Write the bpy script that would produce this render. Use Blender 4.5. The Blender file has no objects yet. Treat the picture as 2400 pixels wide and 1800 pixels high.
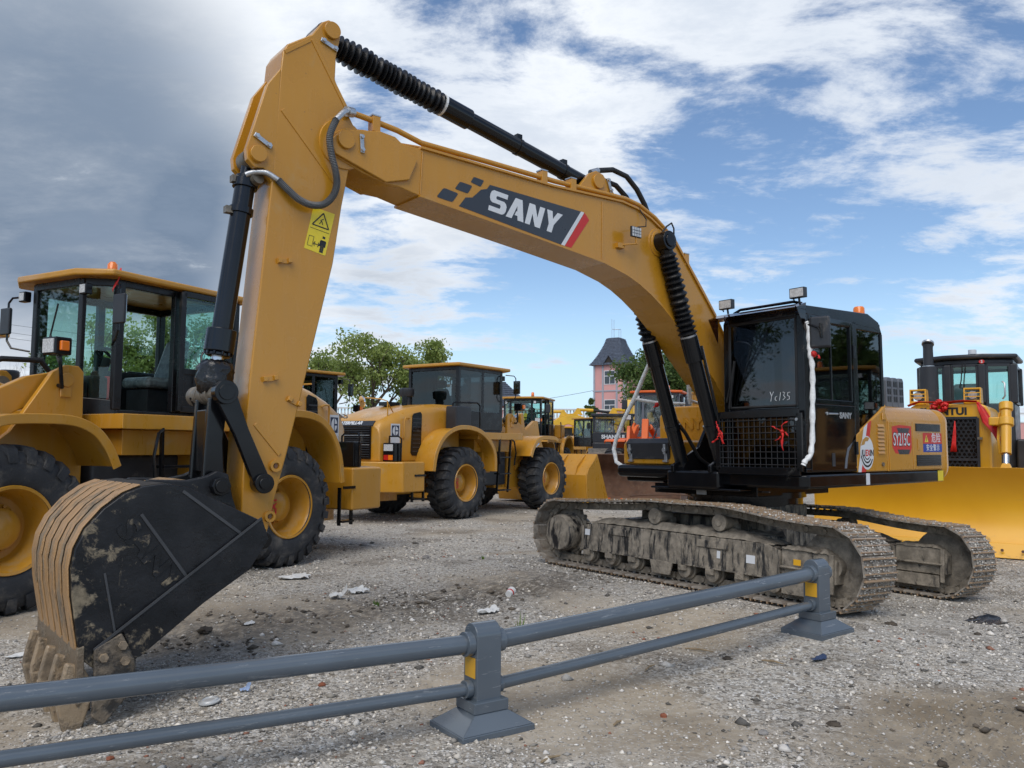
import bpy, math, random
import numpy as np
from mathutils import Matrix, Vector
R = math.radians
random.seed(7); rng = np.random.default_rng(7)
scene = bpy.context.scene
COL = scene.collection
# ---------------------------------------------------------------- camera
cam_d = bpy.data.cameras.new('camera'); cam = bpy.data.objects.new('camera', cam_d); COL.objects.link(cam)
PI_, RO_, H_ = R(4.4), R(0.48), 1.55
cam_d.sensor_width = 36.0; cam_d.lens = 1900.0 * 36.0 / 2400.0
cam_d.clip_start = 0.05; cam_d.clip_end = 6000
_f = Vector((0, math.cos(PI_), math.sin(PI_))); _z = Vector((0, -math.sin(PI_), math.cos(PI_))); _x = Vector((1, 0, 0))
_r = _x * math.cos(RO_) + _z * math.sin(RO_); _u = -_x * math.sin(RO_) + _z * math.cos(RO_)
cam.matrix_world = Matrix(((_r.x, _u.x, -_f.x, 0), (_r.y, _u.y, -_f.y, 0), (_r.z, _u.z, -_f.z, H_), (0, 0, 0, 1)))
scene.camera = cam
# ---------------------------------------------------------------- world: blue sky with broken cloud
SUN_EL, SUN_AZ = R(52), R(196)      # azimuth clockwise from +Y (north): behind the camera, a little to the left
world = bpy.data.worlds.new('World'); scene.world = world; world.use_nodes = True
wn, wl = world.node_tree.nodes, world.node_tree.links
wn.clear()
def W(t, **k):
    n = wn.new(t)
    for a, b in k.items(): setattr(n, a, b)
    return n
def wmath(op, a, b=None, clamp=False):
    n = W('ShaderNodeMath', operation=op); n.use_clamp = clamp
    for i, v in enumerate((a, b)):
        if v is None: continue
        if isinstance(v, (int, float)): n.inputs[i].default_value = v
        else: wl.new(v, n.inputs[i])
    return n.outputs[0]
def wramp(v, a, b, lo=0.0, hi=1.0, smooth=True):
    n = W('ShaderNodeMapRange'); n.interpolation_type = 'SMOOTHSTEP' if smooth else 'LINEAR'
    wl.new(v, n.inputs[0]); n.inputs[1].default_value = a; n.inputs[2].default_value = b; n.inputs[3].default_value = lo; n.inputs[4].default_value = hi
    return n.outputs[0]
def wmix(fac, a, b):
    n = W('ShaderNodeMix', data_type='RGBA')
    if isinstance(fac, float): n.inputs[0].default_value = fac
    else: wl.new(fac, n.inputs[0])
    for i, v in ((6, a), (7, b)):
        if isinstance(v, tuple): n.inputs[i].default_value = (*v, 1)
        else: wl.new(v, n.inputs[i])
    return n.outputs[2]
sky = W('ShaderNodeTexSky', sky_type='NISHITA', sun_disc=False, sun_elevation=SUN_EL, sun_rotation=SUN_AZ)
sky.air_density = 1.0; sky.dust_density = 0.2; sky.ozone_density = 3.5
tc = W('ShaderNodeTexCoord'); sep = W('ShaderNodeSeparateXYZ'); wl.new(tc.outputs['Generated'], sep.inputs[0])
zc = wmath('MAXIMUM', sep.outputs[2], 0.0); den = wmath('ADD', zc, 0.17)
com = W('ShaderNodeCombineXYZ'); wl.new(wmath('DIVIDE', sep.outputs[0], den), com.inputs[0]); wl.new(wmath('DIVIDE', sep.outputs[1], den), com.inputs[1])
def wnoise(scale, detail, rough, off=(0, 0, 0), dist=0.0, src=None, stretch=(1, 1, 1)):
    mp = W('ShaderNodeMapping'); wl.new(src or com.outputs[0], mp.inputs[0]); mp.inputs['Location'].default_value = off; mp.inputs['Scale'].default_value = stretch
    n = W('ShaderNodeTexNoise'); wl.new(mp.outputs[0], n.inputs['Vector']); n.inputs['Scale'].default_value = scale
    n.inputs['Detail'].default_value = detail; n.inputs['Roughness'].default_value = rough; n.inputs['Distortion'].default_value = dist
    return n.outputs[0]
def wblob(px, py, inner, outer):            # soft mass of cloud round a direction of the sky
    v = Vector(((px - 1200) / 1900.0, 0, 0)); d = (_f + _r * ((px - 1200) / 1900.0) + _u * ((900 - py) / 1900.0)).normalized()
    n = W('ShaderNodeVectorMath', operation='DOT_PRODUCT'); wl.new(tc.outputs['Generated'], n.inputs[0]); n.inputs[1].default_value = d
    return wramp(n.outputs['Value'], math.cos(R(outer)), math.cos(R(inner)))
n_big = wnoise(0.9, 2.0, 0.5, (5.2, 0.9, 0)); n_fine = wnoise(2.7, 10.0, 0.66, (0.9, 3.2, 0), 0.2, None, (0.85, 1.2, 1))
cover = wmath('ADD', wmath('MULTIPLY', n_big, 0.34), wmath('MULTIPLY', n_fine, 0.84))
for px, py, i, o, g in ((40, 360, 6, 20, 0.26), (430, 40, 2, 13, 0.18), (1050, 90, 2, 15, 0.10), (1500, 170, 1, 11, 0.10), (1960, 180, 1, 10, 0.07), (2340, 600, 1, 9, 0.07), (1700, 640, 1, 10, 0.03), (1750, 330, 1, 9, -0.05),
                        (150, 660, 1, 8, 0.05), (850, 640, 1, 10, 0.11), (1330, 720, 1, 10, -0.09), (2120, 430, 1, 10, -0.05), (590, 190, 0.5, 6, -0.10), (2050, 900, 1, 10, -0.03)):
    cover = wmath('ADD', cover, wmath('MULTIPLY', wblob(px, py, i, o), g))
dens = wramp(cover, 0.555, 0.72)
# thick masses go slate grey on their undersides, thin parts stay white
dark = wmath('ADD', wmath('MULTIPLY', wmath('MULTIPLY', wblob(120, 370, 4, 16.5), wramp(n_fine, 0.30, 0.62, 0.86, 1.05)), 0.98), wmath('MULTIPLY', wblob(640, 560, 1, 9), 0.28))
dark = wmath('ADD', dark, wmath('MULTIPLY', wblob(930, 700, 0.5, 5), 0.40))
dark = wmath('ADD', dark, wramp(n_big, 0.45, 0.75, -0.05, 0.30))
dark = wmath('MULTIPLY', dark, wramp(cover, 0.56, 0.76), True)
ccol = wmix(dark, (0.78, 0.815, 0.86), (0.150, 0.205, 0.290))
ccol = wmix(wmath('MULTIPLY', wramp(n_fine, 0.42, 0.68, 0.0, 0.62), wmath('SUBTRACT', 1.0, wmath('MULTIPLY', dark, 0.85))), ccol, (0.46, 0.53, 0.64))
haze = wramp(sep.outputs[2], 0.0, 0.22, 0.85, 0.0)
skyc = W('ShaderNodeVectorMath', operation='SCALE'); wl.new(sky.outputs[0], skyc.inputs[0]); skyc.inputs['Scale'].default_value = 0.10
skyh = wmix(haze, skyc.outputs[0], (0.43, 0.60, 0.78))
bg_sky = W('ShaderNodeBackground'); wl.new(skyh, bg_sky.inputs[0]); bg_sky.inputs[1].default_value = 0.92
bg_cl = W('ShaderNodeBackground'); wl.new(ccol, bg_cl.inputs[0]); bg_cl.inputs[1].default_value = 0.80
mixw = W('ShaderNodeMixShader'); wl.new(dens, mixw.inputs[0]); wl.new(bg_sky.outputs[0], mixw.inputs[1]); wl.new(bg_cl.outputs[0], mixw.inputs[2])
world.cycles.sampling_method = 'MANUAL'; world.cycles.sample_map_resolution = 256
wo = W('ShaderNodeOutputWorld'); wl.new(mixw.outputs[0], wo.inputs[0])
# ---------------------------------------------------------------- sun, veiled by cloud
sun_d = bpy.data.lights.new('sun', 'SUN'); sun_d.energy = 1.5; sun_d.angle = R(48); sun_d.color = (1.0, 0.93, 0.82)
sun = bpy.data.objects.new('sun', sun_d); COL.objects.link(sun)
_sd = Vector((math.sin(SUN_AZ) * math.cos(SUN_EL), math.cos(SUN_AZ) * math.cos(SUN_EL), math.sin(SUN_EL)))
sun.rotation_euler = _sd.to_track_quat('Z', 'Y').to_euler()
scene.view_settings.view_transform = 'Standard'; scene.view_settings.look = 'None'
scene.view_settings.exposure = 0.62; scene.view_settings.gamma = 1.0; scene.view_settings.use_curve_mapping = False
scene.render.engine = 'CYCLES'
scene.cycles.max_bounces = 6; scene.cycles.diffuse_bounces = 3; scene.cycles.glossy_bounces = 3; scene.cycles.transmission_bounces = 4; scene.cycles.transparent_max_bounces = 10; scene.cycles.caustics_reflective = False; scene.cycles.caustics_refractive = False

# ================================================================ helpers
def link(o): COL.objects.link(o); return o
def tag(o, label=None, cat=None, group=None, kind=None):
    if label: o['label'] = label
    if cat: o['category'] = cat
    if group: o['group'] = group
    if kind: o['kind'] = kind
    return o
def thing(name, label, cat, M=None, group=None):
    o = bpy.data.objects.new(name, None); link(o); o.empty_display_size = 0.2
    if M is not None: o.matrix_world = M
    return tag(o, label, cat, group)
def mat_from(X, Y, Z, T):
    return Matrix(((X[0], Y[0], Z[0], T[0]), (X[1], Y[1], Z[1], T[1]), (X[2], Y[2], Z[2], T[2]), (0, 0, 0, 1)))
def yaw(loc, a): return Matrix.Translation(Vector(loc)) @ Matrix.Rotation(a, 4, 'Z')
def copy_tree(o, parent=None, mats=None):
    c = o.copy(); link(c); c.parent = parent
    if parent is not None: c.matrix_parent_inverse = o.matrix_parent_inverse.copy()
    for ch in list(o.children): copy_tree(ch, c)
    return c

class MB:
    """collects shapes, builds ONE mesh object"""
    def __init__(s, M=None): s.v, s.f, s.M = [], [], M
    def add(s, vs, fs, M=None):
        n = len(s.v)
        if M is not None: vs = [tuple(M @ Vector(p)) for p in vs]
        s.v.extend([tuple(p) for p in vs]); s.f.extend([tuple(i + n for i in f) for f in fs]); return s
    def box(s, x0, x1, y0, y1, z0, z1, M=None):
        if x0 > x1: x0, x1 = x1, x0
        if y0 > y1: y0, y1 = y1, y0
        if z0 > z1: z0, z1 = z1, z0
        v = [(x0, y0, z0), (x1, y0, z0), (x1, y1, z0), (x0, y1, z0), (x0, y0, z1), (x1, y0, z1), (x1, y1, z1), (x0, y1, z1)]
        return s.add(v, [(0, 3, 2, 1), (4, 5, 6, 7), (0, 1, 5, 4), (1, 2, 6, 5), (2, 3, 7, 6), (3, 0, 4, 7)], M)
    def hexa(s, v, M=None):      # 8 corners: bottom 4 ccw, top 4 ccw
        return s.add(v, [(0, 3, 2, 1), (4, 5, 6, 7), (0, 1, 5, 4), (1, 2, 6, 5), (2, 3, 7, 6), (3, 0, 4, 7)], M)
    def prism(s, poly, lo, hi, plane='xz', M=None):
        n = len(poly); A = sum(poly[i][0] * poly[(i + 1) % n][1] - poly[(i + 1) % n][0] * poly[i][1] for i in range(n))
        if A < 0: poly = poly[::-1]
        if plane == 'xz': m = lambda a, b, t: (a, t, b); flip = True
        elif plane == 'yz': m = lambda a, b, t: (t, a, b); flip = False
        else: m = lambda a, b, t: (a, b, t); flip = False
        vs = [m(a, b, lo) for a, b in poly] + [m(a, b, hi) for a, b in poly]
        fs = [tuple(range(n))[::-1], tuple(range(n, 2 * n))] + [(i, (i + 1) % n, n + (i + 1) % n, n + i) for i in range(n)]
        if flip: fs = [f[::-1] for f in fs]
        return s.add(vs, fs, M)
    def sheet(s, poly, t, plane='xz', M=None, flip=False):
        m = {'xz': lambda a, b: (a, t, b), 'yz': lambda a, b: (t, a, b), 'xy': lambda a, b: (a, b, t)}[plane]
        f = tuple(range(len(poly)))
        return s.add([m(a, b) for a, b in poly], [f[::-1] if flip else f], M)
    def frame(s, p0, p1):
        d = (Vector(p1) - Vector(p0)); L = d.length; d = d / L if L else Vector((0, 0, 1))
        a = Vector((0, 0, 1)) if abs(d.z) < 0.95 else Vector((1, 0, 0))
        x = d.cross(a).normalized(); y = d.cross(x).normalized(); return d, x, y, L
    def cyl(s, p0, p1, r0, r1=None, n=20, caps=True, M=None):
        r1 = r0 if r1 is None else r1
        d, x, y, L = s.frame(p0, p1); p0 = Vector(p0); p1 = Vector(p1); vs = []
        for p, r in ((p0, r0), (p1, r1)):
            for i in range(n):
                a = 2 * math.pi * i / n; vs.append(p + x * (r * math.cos(a)) + y * (r * math.sin(a)))
        fs = [(i, n + i, n + (i + 1) % n, (i + 1) % n) for i in range(n)]
        fs = [f[::-1] for f in fs]
        if caps: fs += [tuple(range(n)), tuple(range(2 * n - 1, n - 1, -1))]
        fs = [f[::-1] for f in fs]
        return s.add(vs, fs, M)
    def lathe(s, prof, p0, axis, n=24, M=None, caps=True):   # prof: (t along axis, radius)
        p0 = Vector(p0); d, x, y, L = s.frame((0, 0, 0), axis); vs, fs = [], []
        for t, r in prof:
            for i in range(n):
                a = 2 * math.pi * i / n; vs.append(p0 + d * t + x * (r * math.cos(a)) + y * (r * math.sin(a)))
        for k in range(len(prof) - 1):
            for i in range(n): fs.append((k * n + i, (k + 1) * n + i, (k + 1) * n + (i + 1) % n, k * n + (i + 1) % n))
        if caps and prof[0][1] > 1e-4: fs.append(tuple(range(n)))
        if caps and prof[-1][1] > 1e-4: fs.append(tuple(range(len(prof) * n - 1, (len(prof) - 1) * n - 1, -1)))
        return s.add(vs, fs, M)
    def tube(s, pts, r, n=8, caps=True, closed=False, M=None):
        P = [Vector(p) for p in pts]; m = len(P); rr = r if isinstance(r, (list, tuple)) else [r] * m
        vs, fs = [], []; prev = None
        for i in range(m):
            if closed: t = P[(i + 1) % m] - P[i - 1]
            else: t = P[min(i + 1, m - 1)] - P[max(i - 1, 0)]
            t = t.normalized() if t.length > 1e-9 else Vector((0, 0, 1))
            if prev is None:
                a = Vector((0, 0, 1)) if abs(t.z) < 0.9 else Vector((1, 0, 0)); x = t.cross(a).normalized()
            else:
                x = (prev - t * prev.dot(t)); x = x.normalized() if x.length > 1e-6 else t.orthogonal().normalized()
            prev = x; y = t.cross(x)
            for k in range(n):
                a = 2 * math.pi * k / n; vs.append(P[i] + x * (rr[i] * math.cos(a)) + y * (rr[i] * math.sin(a)))
        for i in range(m if closed else m - 1):
            j = (i + 1) % m
            for k in range(n): fs.append((i * n + k, i * n + (k + 1) % n, j * n + (k + 1) % n, j * n + k))
        if caps and not closed: fs += [tuple(range(n - 1, -1, -1)), tuple(range((m - 1) * n, m * n))]
        return s.add(vs, fs, M)
    def bar(s, p0, p1, w, h, up=(0, 0, 1)):       # beam of w (sideways) x h (along up)
        p0, p1, up = Vector(p0), Vector(p1), Vector(up); d = (p1 - p0).normalized(); x = d.cross(up).normalized(); y = x.cross(d).normalized()
        vs = []
        for p in (p0, p1):
            for a, b in ((-1, -1), (1, -1), (1, 1), (-1, 1)): vs.append(p + x * (a * w / 2) + y * (b * h / 2))
        return s.add(vs, [(0, 1, 2, 3), (7, 6, 5, 4), (0, 4, 5, 1), (1, 5, 6, 2), (2, 6, 7, 3), (3, 7, 4, 0)])
    def grid(s, fn, nu, nv, flip=False):
        vs = [fn(i / (nu - 1), j / (nv - 1)) for j in range(nv) for i in range(nu)]
        fs = [(j * nu + i, j * nu + i + 1, (j + 1) * nu + i + 1, (j + 1) * nu + i) for j in range(nv - 1) for i in range(nu - 1)]
        if flip: fs = [f[::-1] for f in fs]
        return s.add(vs, fs)
    def build(s, name, mat, parent=None, bevel=0.0, seg=2, smooth=38, kind=None, M=None, fixn=True, solid=0.0):
        me = bpy.data.meshes.new(name); vs = s.v
        if s.M is not None: vs = [tuple(s.M @ Vector(p)) for p in vs]
        me.from_pydata(vs, [], s.f)
        if mat: me.materials.append(mat)
        if fixn:
            import bmesh
            b = bmesh.new(); b.from_mesh(me); bmesh.ops.recalc_face_normals(b, faces=b.faces); b.to_mesh(me); b.free()
        if smooth:
            me.polygons.foreach_set('use_smooth', [True] * len(me.polygons)); me.set_sharp_from_angle(angle=R(smooth))
        o = bpy.data.objects.new(name, me); link(o)
        if parent is not None: o.parent = parent
        if M is not None: o.matrix_local = M
        if solid: md = o.modifiers.new('solid', 'SOLIDIFY'); md.thickness = solid; md.offset = 0
        if bevel:
            md = o.modifiers.new('bevel', 'BEVEL'); md.width = bevel; md.segments = seg; md.limit_method = 'ANGLE'; md.angle_limit = R(32); md.harden_normals = True
        if kind: o['kind'] = kind
        return o
def same(o, name, parent, M):      # another object that shares mesh data
    c = bpy.data.objects.new(name, o.data); link(c); c.parent = parent; c.matrix_local = M
    for m in o.modifiers:
        n = c.modifiers.new(m.name, m.type)
        for k in ('width', 'segments', 'limit_method', 'angle_limit', 'harden_normals', 'thickness', 'offset'):
            if hasattr(m, k): setattr(n, k, getattr(m, k))
    return c
def text(name, s, M, size, mat, parent, bold=0.0, ext=0.002, align='CENTER', shear=0.0, xs=1.0, space=1.0):
    cu = bpy.data.curves.new('t', 'FONT'); cu.body = s; cu.size = size; cu.align_x = align; cu.align_y = 'CENTER'
    cu.offset = bold; cu.extrude = ext; cu.shear = shear; cu.space_character = space; cu.resolution_u = 3
    t = bpy.data.objects.new('t', cu); link(t); dg = bpy.context.evaluated_depsgraph_get(); dg.update()
    me = bpy.data.meshes.new_from_object(t.evaluated_get(dg)); bpy.data.objects.remove(t); bpy.data.curves.remove(cu)
    me.name = name; me.materials.clear(); me.materials.append(mat)
    if xs != 1.0:
        me.transform(Matrix.Diagonal((xs, 1, 1, 1)))
    o = bpy.data.objects.new(name, me); link(o); o.parent = parent; o.matrix_local = M; return o
def TX(x, y, z, right, up):     # matrix for lettering: right, up -> normal = right x up
    r, u = Vector(right).normalized(), Vector(up).normalized(); n = r.cross(u); return mat_from(r, u, n, (x, y, z))

# ---------------------------------------------------------------- materials
def newmat(name):
    m = bpy.data.materials.new(name); m.use_nodes = True; nt = m.node_tree; nt.nodes.clear(); return m, nt.nodes, nt.links
def N(nodes, t, **k):
    n = nodes.new(t)
    for a, b in k.items():
        if a.startswith('i_'): n.inputs[a[2:].replace('_', ' ')].default_value = b
        else: setattr(n, a, b)
    return n
def noise(ns, ls, scale, detail=4.0, rough=0.55, coord='Object', stretch=None, dist=0.0):
    t = ns.new('ShaderNodeTexCoord'); n = ns.new('ShaderNodeTexNoise'); n.inputs['Scale'].default_value = scale; n.inputs['Detail'].default_value = detail
    n.inputs['Roughness'].default_value = rough; n.inputs['Distortion'].default_value = dist
    if coord == 'World': g = ns.new('ShaderNodeNewGeometry'); src = g.outputs['Position']
    else: src = t.outputs[coord]
    if stretch:
        mp = ns.new('ShaderNodeMapping'); mp.inputs['Scale'].default_value = stretch; ls.new(src, mp.inputs[0]); src = mp.outputs[0]
    ls.new(src, n.inputs['Vector']); return n.outputs[0]
def ramp(ns, ls, v, a, b, lo=0.0, hi=1.0):
    n = ns.new('ShaderNodeMapRange'); n.interpolation_type = 'SMOOTHSTEP'; ls.new(v, n.inputs[0])
    for i, q in ((1, a), (2, b), (3, lo), (4, hi)): n.inputs[i].default_value = q
    return n.outputs[0]
def mixc(ns, ls, fac, a, b, blend='MIX'):
    n = ns.new('ShaderNodeMix'); n.data_type = 'RGBA'; n.blend_type = blend
    if isinstance(fac, (int, float)): n.inputs[0].default_value = fac
    else: ls.new(fac, n.inputs[0])
    for i, v in ((6, a), (7, b)):
        if isinstance(v, tuple): n.inputs[i].default_value = (*v[:3], 1)
        else: ls.new(v, n.inputs[i])
    return n.outputs[2]
def mth(ns, ls, op, a, b=None, clamp=False):
    n = ns.new('ShaderNodeMath'); n.operation = op; n.use_clamp = clamp
    for i, v in enumerate((a, b)):
        if v is None: continue
        if isinstance(v, (int, float)): n.inputs[i].default_value = v
        else: ls.new(v, n.inputs[i])
    return n.outputs[0]
def pmat(name, col, rough=0.5, metal=0.0, coat=0.0, coat_rough=0.1, var=0.12, vscale=1.6, bump=0.0, bscale=40.0, dust=0.0, dustcol=(0.30, 0.25, 0.18), dscale=3.0, spec=0.5, dust_stretch=None, film=0.0):
    """painted / plain surface: mottled colour, uneven gloss, optional dried dust and fine relief"""
    m, ns, ls = newmat(name)
    b = ns.new('ShaderNodeBsdfPrincipled'); o = ns.new('ShaderNodeOutputMaterial'); ls.new(b.outputs[0], o.inputs[0])
    n1 = noise(ns, ls, vscale, 3.0, 0.6)
    c = mixc(ns, ls, ramp(ns, ls, n1, 0.3, 0.7), tuple(v * (1 - var) for v in col), tuple(min(1, v * (1 + var * 0.6)) for v in col))
    r = ramp(ns, ls, noise(ns, ls, vscale * 4, 2.0), 0.3, 0.75, max(0.02, rough * 0.8), min(1, rough * 1.3))
    if film:      # thin dust film with rain runs, and small dark specks
        st = ramp(ns, ls, noise(ns, ls, 2.2, 5.0, 0.7, 'Object', (6, 6, .7), .3), .42, .72, 0, film); c = mixc(ns, ls, st, c, (.46, .37, .24)); r = mth(ns, ls, 'ADD', r, mth(ns, ls, 'MULTIPLY', st, .7), True)
        sk = ramp(ns, ls, noise(ns, ls, 26.0, 3.0, .6), .70, .74, 0, .5); sk = mth(ns, ls, 'MULTIPLY', sk, ramp(ns, ls, noise(ns, ls, 1.8, 2.0), .48, .60)); c = mixc(ns, ls, sk, c, (.14, .09, .05))
    if dust:
        d = noise(ns, ls, dscale, 6.0, 0.68, 'Object', dust_stretch, 0.3); d = ramp(ns, ls, d, 0.62 - dust * 0.35, 0.86 - dust * 0.3)
        c = mixc(ns, ls, d, c, dustcol)
        n2 = ns.new('ShaderNodeMix'); ls.new(d, n2.inputs[0]); ls.new(r, n2.inputs[2]); n2.inputs[3].default_value = 0.95; r = n2.outputs[0]
        if coat: ls.new(mth(ns, ls, 'MULTIPLY', mth(ns, ls, 'SUBTRACT', 1.0, d), coat), b.inputs['Coat Weight'])
    elif coat: b.inputs['Coat Weight'].default_value = coat
    ls.new(c, b.inputs['Base Color']); ls.new(r, b.inputs['Roughness'])
    b.inputs['Metallic'].default_value = metal; b.inputs['Coat Roughness'].default_value = coat_rough; b.inputs['Specular IOR Level'].default_value = spec
    if bump:
        bn = ns.new('ShaderNodeBump'); bn.inputs['Strength'].default_value = bump; bn.inputs['Distance'].default_value = 0.01
        ls.new(noise(ns, ls, bscale, 3.0, 0.6), bn.inputs['Height']); ls.new(bn.outputs[0], b.inputs['Normal'])
    return m
def glassmat(name, tint, refl=0.08, rough=0.02, dirt=0.0):
    m, ns, ls = newmat(name)
    t = ns.new('ShaderNodeBsdfTransparent'); t.inputs[0].default_value = (*tint, 1)
    g = ns.new('ShaderNodeBsdfGlossy'); g.inputs[0].default_value = (1, 1, 1, 1); g.inputs['Roughness'].default_value = rough
    lw = ns.new('ShaderNodeLayerWeight'); lw.inputs[0].default_value = 0.5; fz = mth(ns, ls, 'MULTIPLY', mth(ns, ls, 'POWER', lw.outputs['Facing'], 4.0), 0.8)
    mx = ns.new('ShaderNodeMixShader'); ls.new(mth(ns, ls, 'ADD', fz, refl, True), mx.inputs[0]); ls.new(t.outputs[0], mx.inputs[1]); ls.new(g.outputs[0], mx.inputs[2])
    last = mx.outputs[0]
    if dirt:
        df = ns.new('ShaderNodeBsdfDiffuse'); df.inputs[0].default_value = (0.5, 0.5, 0.47, 1)
        m2 = ns.new('ShaderNodeMixShader'); ls.new(ramp(ns, ls, noise(ns, ls, 3.0, 8.0, 0.7), 0.45, 0.85, 0.0, dirt), m2.inputs[0]); ls.new(last, m2.inputs[1]); ls.new(df.outputs[0], m2.inputs[2]); last = m2.outputs[0]
    o = ns.new('ShaderNodeOutputMaterial'); ls.new(last, o.inputs[0]); return m
M = {}
M['yellow'] = pmat('machine_yellow', (0.50, 0.232, 0.016), 0.28, film=0.06, coat=0.35, coat_rough=0.09, var=0.06, vscale=0.9, dust=0.10, dscale=2.2, dustcol=(0.42, 0.30, 0.15))
M['cat'] = pmat('loader_yellow', (0.515, 0.245, 0.020), 0.32, film=0.10, coat=0.25, coat_rough=0.12, var=0.08, vscale=1.1, dust=0.14, dscale=2.0, dustcol=(0.40, 0.29, 0.14))
M['lemon'] = pmat('bulldozer_yellow', (0.74, 0.37, 0.012), 0.34, film=0.12, coat=0.25, coat_rough=0.15, var=0.05, vscale=0.8)
M['far_yellow'] = pmat('chrome_yellow', (0.72, 0.42, 0.03), 0.45, var=0.12, dust=0.12)
M['orange'] = pmat('orange_paint', (0.72, 0.13, 0.02), 0.45, var=0.1, dust=0.15)
M['black'] = pmat('black_paint', (0.006, 0.0065, 0.008), 0.16, spec=0.35, var=0.2, dust=0.07, dscale=3.0, dustcol=(0.10, 0.09, 0.075))
M['cylblack'] = pmat('cylinder_black', (0.006, 0.007, 0.009), 0.15, spec=0.45, var=0.2)
M['rubber'] = pmat('black_rubber', (0.013, 0.013, 0.014), 0.55, var=0.3, vscale=8, bump=0.15, bscale=60)
M['bag'] = pmat('black_plastic_film', (0.010, 0.010, 0.011), 0.22, var=0.2, bump=0.9, bscale=22)
M['boot'] = pmat('bellows_rubber', (0.008, 0.0085, 0.010), 0.30, spec=0.35, var=0.25, vscale=10)
M['charcoal'] = pmat('charcoal_paint', (0.030, 0.032, 0.037), 0.36, spec=0.4, var=0.12, vscale=2.5, dust=0.08, dustcol=(0.2, 0.18, 0.15))
M['slate'] = pmat('grey_plastic', (0.12, 0.135, 0.16), 0.5, var=0.08)
M['tyre'] = pmat('tyre_rubber', (0.026, 0.028, 0.032), 0.68, var=0.3, vscale=4, bump=0.25, bscale=70, dust=0.36, dscale=3.5, dustcol=(0.15, 0.135, 0.115))
M['steel'] = pmat('bright_steel', (0.62, 0.62, 0.62), 0.24, metal=1.0, var=0.08)
M['zinc'] = pmat('zinc_plate', (0.55, 0.56, 0.57), 0.38, metal=0.9, var=0.15, vscale=20)
M['dull'] = pmat('worn_steel', (0.22, 0.19, 0.15), 0.5, metal=0.6, var=0.3, vscale=9, dust=0.25)
M['white'] = pmat('white_wrap', (0.80, 0.81, 0.80), 0.6, var=0.16, vscale=18, bump=0.7, bscale=55)
M['paper'] = pmat('white_paper', (0.62, 0.62, 0.60), 0.8, var=0.06)
M['red'] = pmat('red_ribbon', (0.62, 0.016, 0.012), 0.5, var=0.15, vscale=9, bump=0.4, bscale=30)
M['redpaint'] = pmat('red_print', (0.55, 0.028, 0.022), 0.4, var=0.05)
M['bluepaint'] = pmat('blue_print', (0.02, 0.05, 0.32), 0.4, var=0.05)
M['decalgrey'] = pmat('charcoal_print', (0.030, 0.034, 0.042), 0.34, coat=0.3, var=0.06)
M['decalwhite'] = pmat('white_print', (0.66, 0.68, 0.70), 0.4, var=0.04)
M['decalyellow'] = pmat('yellow_sticker', (0.78, 0.60, 0.02), 0.35, coat=0.2, var=0.05)
M['inkblack'] = pmat('black_print', (0.012, 0.012, 0.013), 0.45, var=0.05)
M['lime'] = pmat('lime_print', (0.52, 0.62, 0.05), 0.4, var=0.05)
M['amber'] = pmat('amber_lens', (0.85, 0.20, 0.01), 0.18, coat=0.6, var=0.1)
M['redlens'] = pmat('red_lens', (0.5, 0.02, 0.015), 0.18, coat=0.6, var=0.1)
M['lens'] = pmat('clear_lens', (0.55, 0.56, 0.56), 0.12, coat=0.8, var=0.25, vscale=45)
M['mirror'] = pmat('mirror_glass', (0.85, 0.86, 0.88), 0.03, metal=1.0, var=0.02)
M['seat'] = pmat('seat_cloth', (0.03, 0.03, 0.033), 0.8, var=0.2, vscale=20)
M['film'] = pmat('cloudy_plastic_film', (0.16, 0.17, 0.165), 0.22, var=0.5, vscale=7, bump=1.0, bscale=16)
M['interior'] = pmat('cab_lining', (0.018, 0.018, 0.02), 0.8, var=0.2)
M['glass_dark'] = glassmat('smoked_glass', (0.30, 0.31, 0.33), 0.055)
M['glass'] = glassmat('green_glass', (0.80, 0.92, 0.89), 0.035)
M['glass_far'] = glassmat('dusty_glass', (0.70, 0.75, 0.76), 0.05, 0.05, 0.5)
M['fence'] = pmat('grey_blue_plastic', (0.100, 0.122, 0.146), 0.15, spec=0.6, var=0.10, vscale=2, dust=0.13, dscale=3.0, dustcol=(0.27, 0.285, 0.30), dust_stretch=(1.4, 1.8, 14))
M['fenceyellow'] = pmat('reflector_yellow', (0.72, 0.38, 0.02), 0.35, coat=0.3, var=0.08, dust=0.16, dscale=9, dustcol=(0.3, 0.24, 0.14))
M['rust'] = pmat('rusty_steel', (0.155, 0.082, 0.050), 0.7, metal=0.1, var=0.35, vscale=3, dust=0.35, dscale=4.5, dustcol=(0.24, 0.15, 0.10))
M['pink'] = pmat('pink_plaster', (0.68, 0.35, 0.32), 0.85, var=0.07, vscale=0.6, dust=0.1, dustcol=(0.42, 0.24, 0.22), dscale=1.0)
M['greytrim'] = pmat('grey_trim', (0.36, 0.38, 0.42), 0.8, var=0.08)
M['rooftile'] = pmat('slate_tile', (0.095, 0.115, 0.155), 0.6, var=0.35, vscale=5)
M['winframe'] = pmat('white_frame', (0.70, 0.71, 0.72), 0.5, var=0.05)
M['pane'] = pmat('dark_pane', (0.04, 0.05, 0.06), 0.08, coat=0.4, var=0.2)
M['stone_white'] = pmat('white_stone', (0.62, 0.62, 0.60), 0.8, var=0.1)
M['bark'] = pmat('bark', (0.10, 0.075, 0.055), 0.9, var=0.3, vscale=9, bump=0.5)
M['wire'] = pmat('cable_black', (0.03, 0.03, 0.035), 0.7)
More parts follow.
